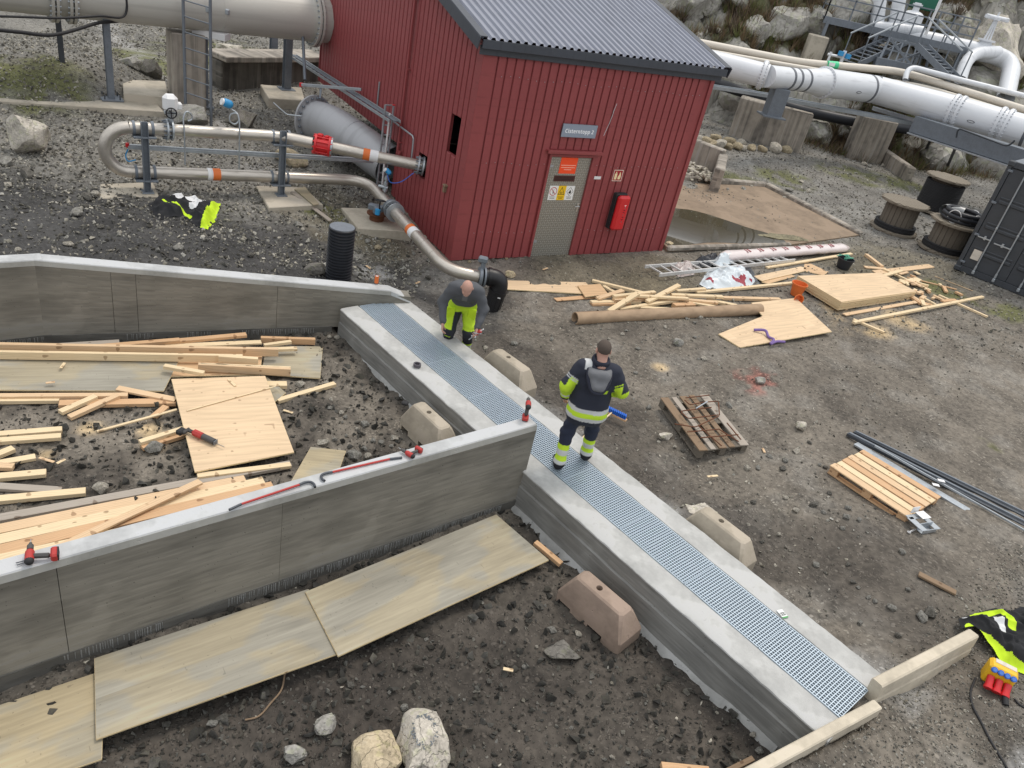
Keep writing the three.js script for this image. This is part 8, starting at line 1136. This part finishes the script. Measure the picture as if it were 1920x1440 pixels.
  set([[[2.701, 0.1, -13.592], 0.06], [[2.967, 0.1, -13.659], 0.05], [[2.516, 0.1, -13.081], 0.05], [[2.395, 0.1, -12.69], 0.04], [[3.055, 0.1, -12.909], 0.045], [[3.159, 0.1, -12.173], 0.07], [[3.061, 0.1, -12.147], 0.04], [[1.982, 0.1, -12.01], 0.05], [[1.703, 0.1, -12.409], 0.05], [[1.773, 0.1, -12.573], 0.04], [[0.493, 0.05, -11.741], 0.05], [[1.462, 0.1, -12.123], 0.04], [[1.929, 0.05, -11.185], 0.05], [[2.114, 0.05, -10.216], 0.06], [[1.615, 0.05, -10.955], 0.06], [[1.315, 0.1, -12.429], 0.03], [[2.274, 0.1, -13.324], 0.06], [[3.246, 0.1, -13.852], 0.06], [[3.115, 0.1, -13.57], 0.05], [[4.113, 0.1, -14.376], 0.03], [[4.026, 0.1, -13.059], 0.03], [[-0.115, 0, -11.379], 0.07], [[0.167, 0, -10.557], 0.05], [[-0.547, 0, -11.035], 0.06]], 'small stone on the open yard between the men and the timber pile', 'stones before the timber pile', [M.rockGrey, M.rockGrey, M.rockPale]);
  set([[[5.044, 0.25, -6.673], 0.08], [[5.167, 0.26, -6.74], 0.1], [[4.752, 0.22, -6.775], 0.07], [[4.322, 0.18, -6.463], 0.045], [[4.715, 0.22, -6.374], 0.05], [[4.596, 0.2, -6.845], 0.04], [[5.026, 0.25, -7.079], 0.05], [[5.385, 0.28, -7.316], 0.04], [[4.535, 0.2, -6.893], 0.035], [[5.178, 0.2, -7.766], 0.06], [[4.443, 0.18, -7.411], 0.04], [[4.529, 0.15, -8.078], 0.05], [[4.725, 0.15, -8.553], 0.05], [[4.569, 0.14, -8.854], 0.05], [[4.644, 0.15, -8.328], 0.07], [[4.803, 0.15, -8.307], 0.05], [[4.667, 0.14, -9.509], 0.045], [[4.597, 0.14, -9.548], 0.04]], 'grey stone on the gravel between the new pallet and the kerb', 'stones near the new pallet and kerb', [M.rockGrey, M.rockDark, M.rockGrey]);
  set([[[-9.364, 0.75, -12.386], 0.16], [[-8.862, 0.7, -12.19], 0.16], [[-8.855, 0.7, -13.347], 0.09], [[-9.362, 0.75, -13.791], 0.08], [[-7.681, 0.65, -12.002], 0.11], [[-7.69, 0.65, -12.25], 0.09], [[-7.393, 0.62, -11.224], 0.12], [[-8.54, 0.65, -11.836], 0.07], [[-8.822, 0.7, -11.658], 0.09], [[-6.711, 0.6, -11.575], 0.06], [[-5.339, 0.55, -12.458], 0.06], [[-4.823, 0.5, -12.728], 0.07], [[-4.524, 0.48, -13.389], 0.1], [[-3.85, 0.42, -12.744], 0.08], [[-6.878, 0.62, -10.183], 0.08], [[-6.783, 0.62, -10.362], 0.05], [[-7.541, 0.62, -11.688], 0.06], [[-7.31, 0.62, -9.68], 0.06], [[-5.545, 0.6, -10.856], 0.09], [[-4.635, 0.5, -11.452], 0.07], [[-5.401, 0.6, -10.482], 0.06], [[-7.899, 0.62, -12.933], 0.06], [[-6.861, 0.6, -10.986], 0.06], [[-6.486, 0.6, -10.857], 0.05]], 'grey stone on the dark spoil heap behind the rear wall', 'stones on the spoil heap', [M.rockGrey, M.rockDark, M.rockPale]);
  set([[[-2.085, 0.1, -12.681], 0.07], [[-1.924, 0.12, -12.981], 0.09], [[-3.034, 0.35, -13.554], 0.09], [[-3.257, 0.35, -13.616], 0.07], [[-3.287, 0.35, -13.186], 0.06], [[-2.924, 0.35, -13.928], 0.06], [[-2.369, 0.2, -13.653], 0.05], [[-0.898, 0.25, -14.236], 0.06], [[-0.655, 0.25, -14.446], 0.05], [[-0.385, 0.25, -14.465], 0.04], [[-1.069, 0.22, -13.977], 0.05], [[-1.322, 0.22, -13.907], 0.05]], 'small stone on the ground along the foot of the shed', 'stones by the shed corner', [M.rockGrey, M.rockDark, M.rockBuff]);
  set([[[7.891, 0.3, -26.601], 0.12], [[7.236, 0.32, -25.195], 0.14], [[7.94, 0.32, -25.627], 0.1], [[6.805, 0.32, -25.218], 0.12], [[6.844, 0.32, -24.077], 0.1], [[5.541, 0.42, -23.978], 0.13], [[5.881, 0.42, -24.549], 0.1], [[4.986, 0.4, -23.489], 0.08], [[9.828, 0.36, -24.622], 0.07], [[8.196, 0.34, -23.504], 0.07], [[11.339, 0.5, -31.304], 0.14], [[11.495, 0.5, -31.118], 0.12], [[12.277, 0.5, -31.96], 0.12]], 'pale stone on the gravel beyond the concrete apron', 'stones beyond the apron', [M.rockPale, M.rockGrey]);
  // wood chips and splinters
  const chips = [[0.58, -0.2, -5.101], [-2.059, 0.1, -12.696], [-3.646, 0.03, -8.467], [-5.576, 0.03, -7.606], [-5.671, 0.03, -8.005], [-4.848, -0.08, -6.386], [-4.7, -0.08, -6.412], [-2.961, 0.2, -12.61], [2.943, 0.08, -8.758], [3.799, 0.1, -9.659], [-2.795, -0.08, -8.254], [0.137, 0.25, -14.319]]; chips.forEach((p, i) => { const a = i * 1.9, l = 0.05 + 0.02 * (i % 3); one('wood_chip', bar([p[0] - Math.cos(a) * l, Math.max(p[1], gnd(p[0], p[2])) + 0.02, p[2] - Math.sin(a) * l], [p[0] + Math.cos(a) * l, Math.max(p[1], gnd(p[0], p[2])) + 0.025, p[2] + Math.sin(a) * l], 0.035, 0.012, 0.003), TM[i % 2], 'small pale wood chip lying loose on the site', 'wood chip', 'loose wood chips'); });
  // gravel: too many to count
  const pg = Array.from({ length: 4 }, (_, i) => rockGeo(40 + i, 1, 0.7, 0.85, 9, 0.12));
  const scatter = (name, N, pick, r0, r1, col, pw = 3) => { pg.forEach((g, gi) => { const im = new THREE.InstancedMesh(g, tm(S.rock, 0.002, { roughness: 0.95 }), N >> 2), m = new THREE.Matrix4(), q = new THREE.Quaternion(), e = new THREE.Euler(), c = new THREE.Color(); for (let i = 0; i < N >> 2; i++) { let x, z; do { [x, z] = pick(); } while (x === null); const r = r0 + (r1 - r0) * Math.pow(f(), pw); m.compose(V(x, gnd(x, z) + r * 0.25, z), q.setFromEuler(e.set(f() * 6, f() * 6, f() * 6)), V(r * rr(0.8, 1.4, f), r * 0.8, r)); im.setMatrixAt(i, m); const k = col(x, z); im.setColorAt(i, c.setRGB(...k)); } im.name = numbered(name); stuff(im); im.castShadow = im.receiveShadow = true; scene.add(im); }); };
  const free = (x, z) => { const [s, t] = trenchST(x, z); return !(s > -0.3 && s < 8.7 && t > -0.05 && t < 1.3); };
  const tone = (lo, hi) => () => { const k = Math.pow(f(), 1.6), v = mix(lo, hi, k), w = f() * 0.1; return [v * (1.02 + w * 0.6), v, v * (0.96 - w)]; };
  const view = (z0, z1, k = 1.6) => () => { const z = -mix(z0, z1, Math.pow(f(), k)), x = rr(0.62, -0.82, f) * -z + 0.0 * z; return free(x, z) ? [x, z] : [null, 0]; };
  scatter('loose_grit', 26000, view(3.2, 24, 1.5), 0.006, 0.034, (x, z) => { const pit = inPit(x, z), k = tone(pit ? 0.04 : 0.08, pit ? 0.2 : 0.5)(); return f() < (pit ? 0.015 : 0.05) ? [0.62, 0.58, 0.52] : k; }, 2.8);
  scatter('soil_clods', 9000, () => { const z = -mix(2.8, 11, Math.pow(f(), 1.2)), x = rr(-6, 3, f); return free(x, z) && inPit(x, z) ? [x, z] : [null, 0]; }, 0.01, 0.08, tone(0.035, 0.11), 4.5);
  scatter('spoil_rubble', 9000, () => { const x = rr(-11, -2, f), z = rr(-16, -8.8, f); return !inPit(x, z) && side([-6.32, -8.62], [-1.9, -11.27], x, z) < -1.4 ? [x, z] : [null, 0]; }, 0.01, 0.06, tone(0.06, 0.5), 3);
  scatter('crushed_gravel', 30000, () => { const x = rr(-14, -2, f), z = rr(-26, -11.5, f); return fbm(x * 0.7, z * 0.7, 2) > 0.25 && !inPit(x, z) ? [x, z] : [null, 0]; }, 0.012, 0.05, tone(0.12, 0.6), 2);
  scatter('road_gravel', 30000, () => { const x = rr(2.6, 9.5, f), z = rr(-8.5, -3, f); return side([3.9, -5.0], [9.5, -11.2], x, z) > -4 * f() * f() && free(x, z) && !inPit(x, z) ? [x, z] : [null, 0]; }, 0.006, 0.022, tone(0.10, 0.5), 2);
  scatter('yard_gravel', 26000, () => { const x = rr(1, 24, f), z = rr(-33, -15, f); return x < 2.9 && z > -19 ? [null, 0] : [x, z]; }, 0.014, 0.06, tone(0.14, 0.5), 3);
}


scene.traverse((o) => { if (o.isMesh) { o.castShadow = true; o.receiveShadow = true; } });
renderer.render(scene, camera);
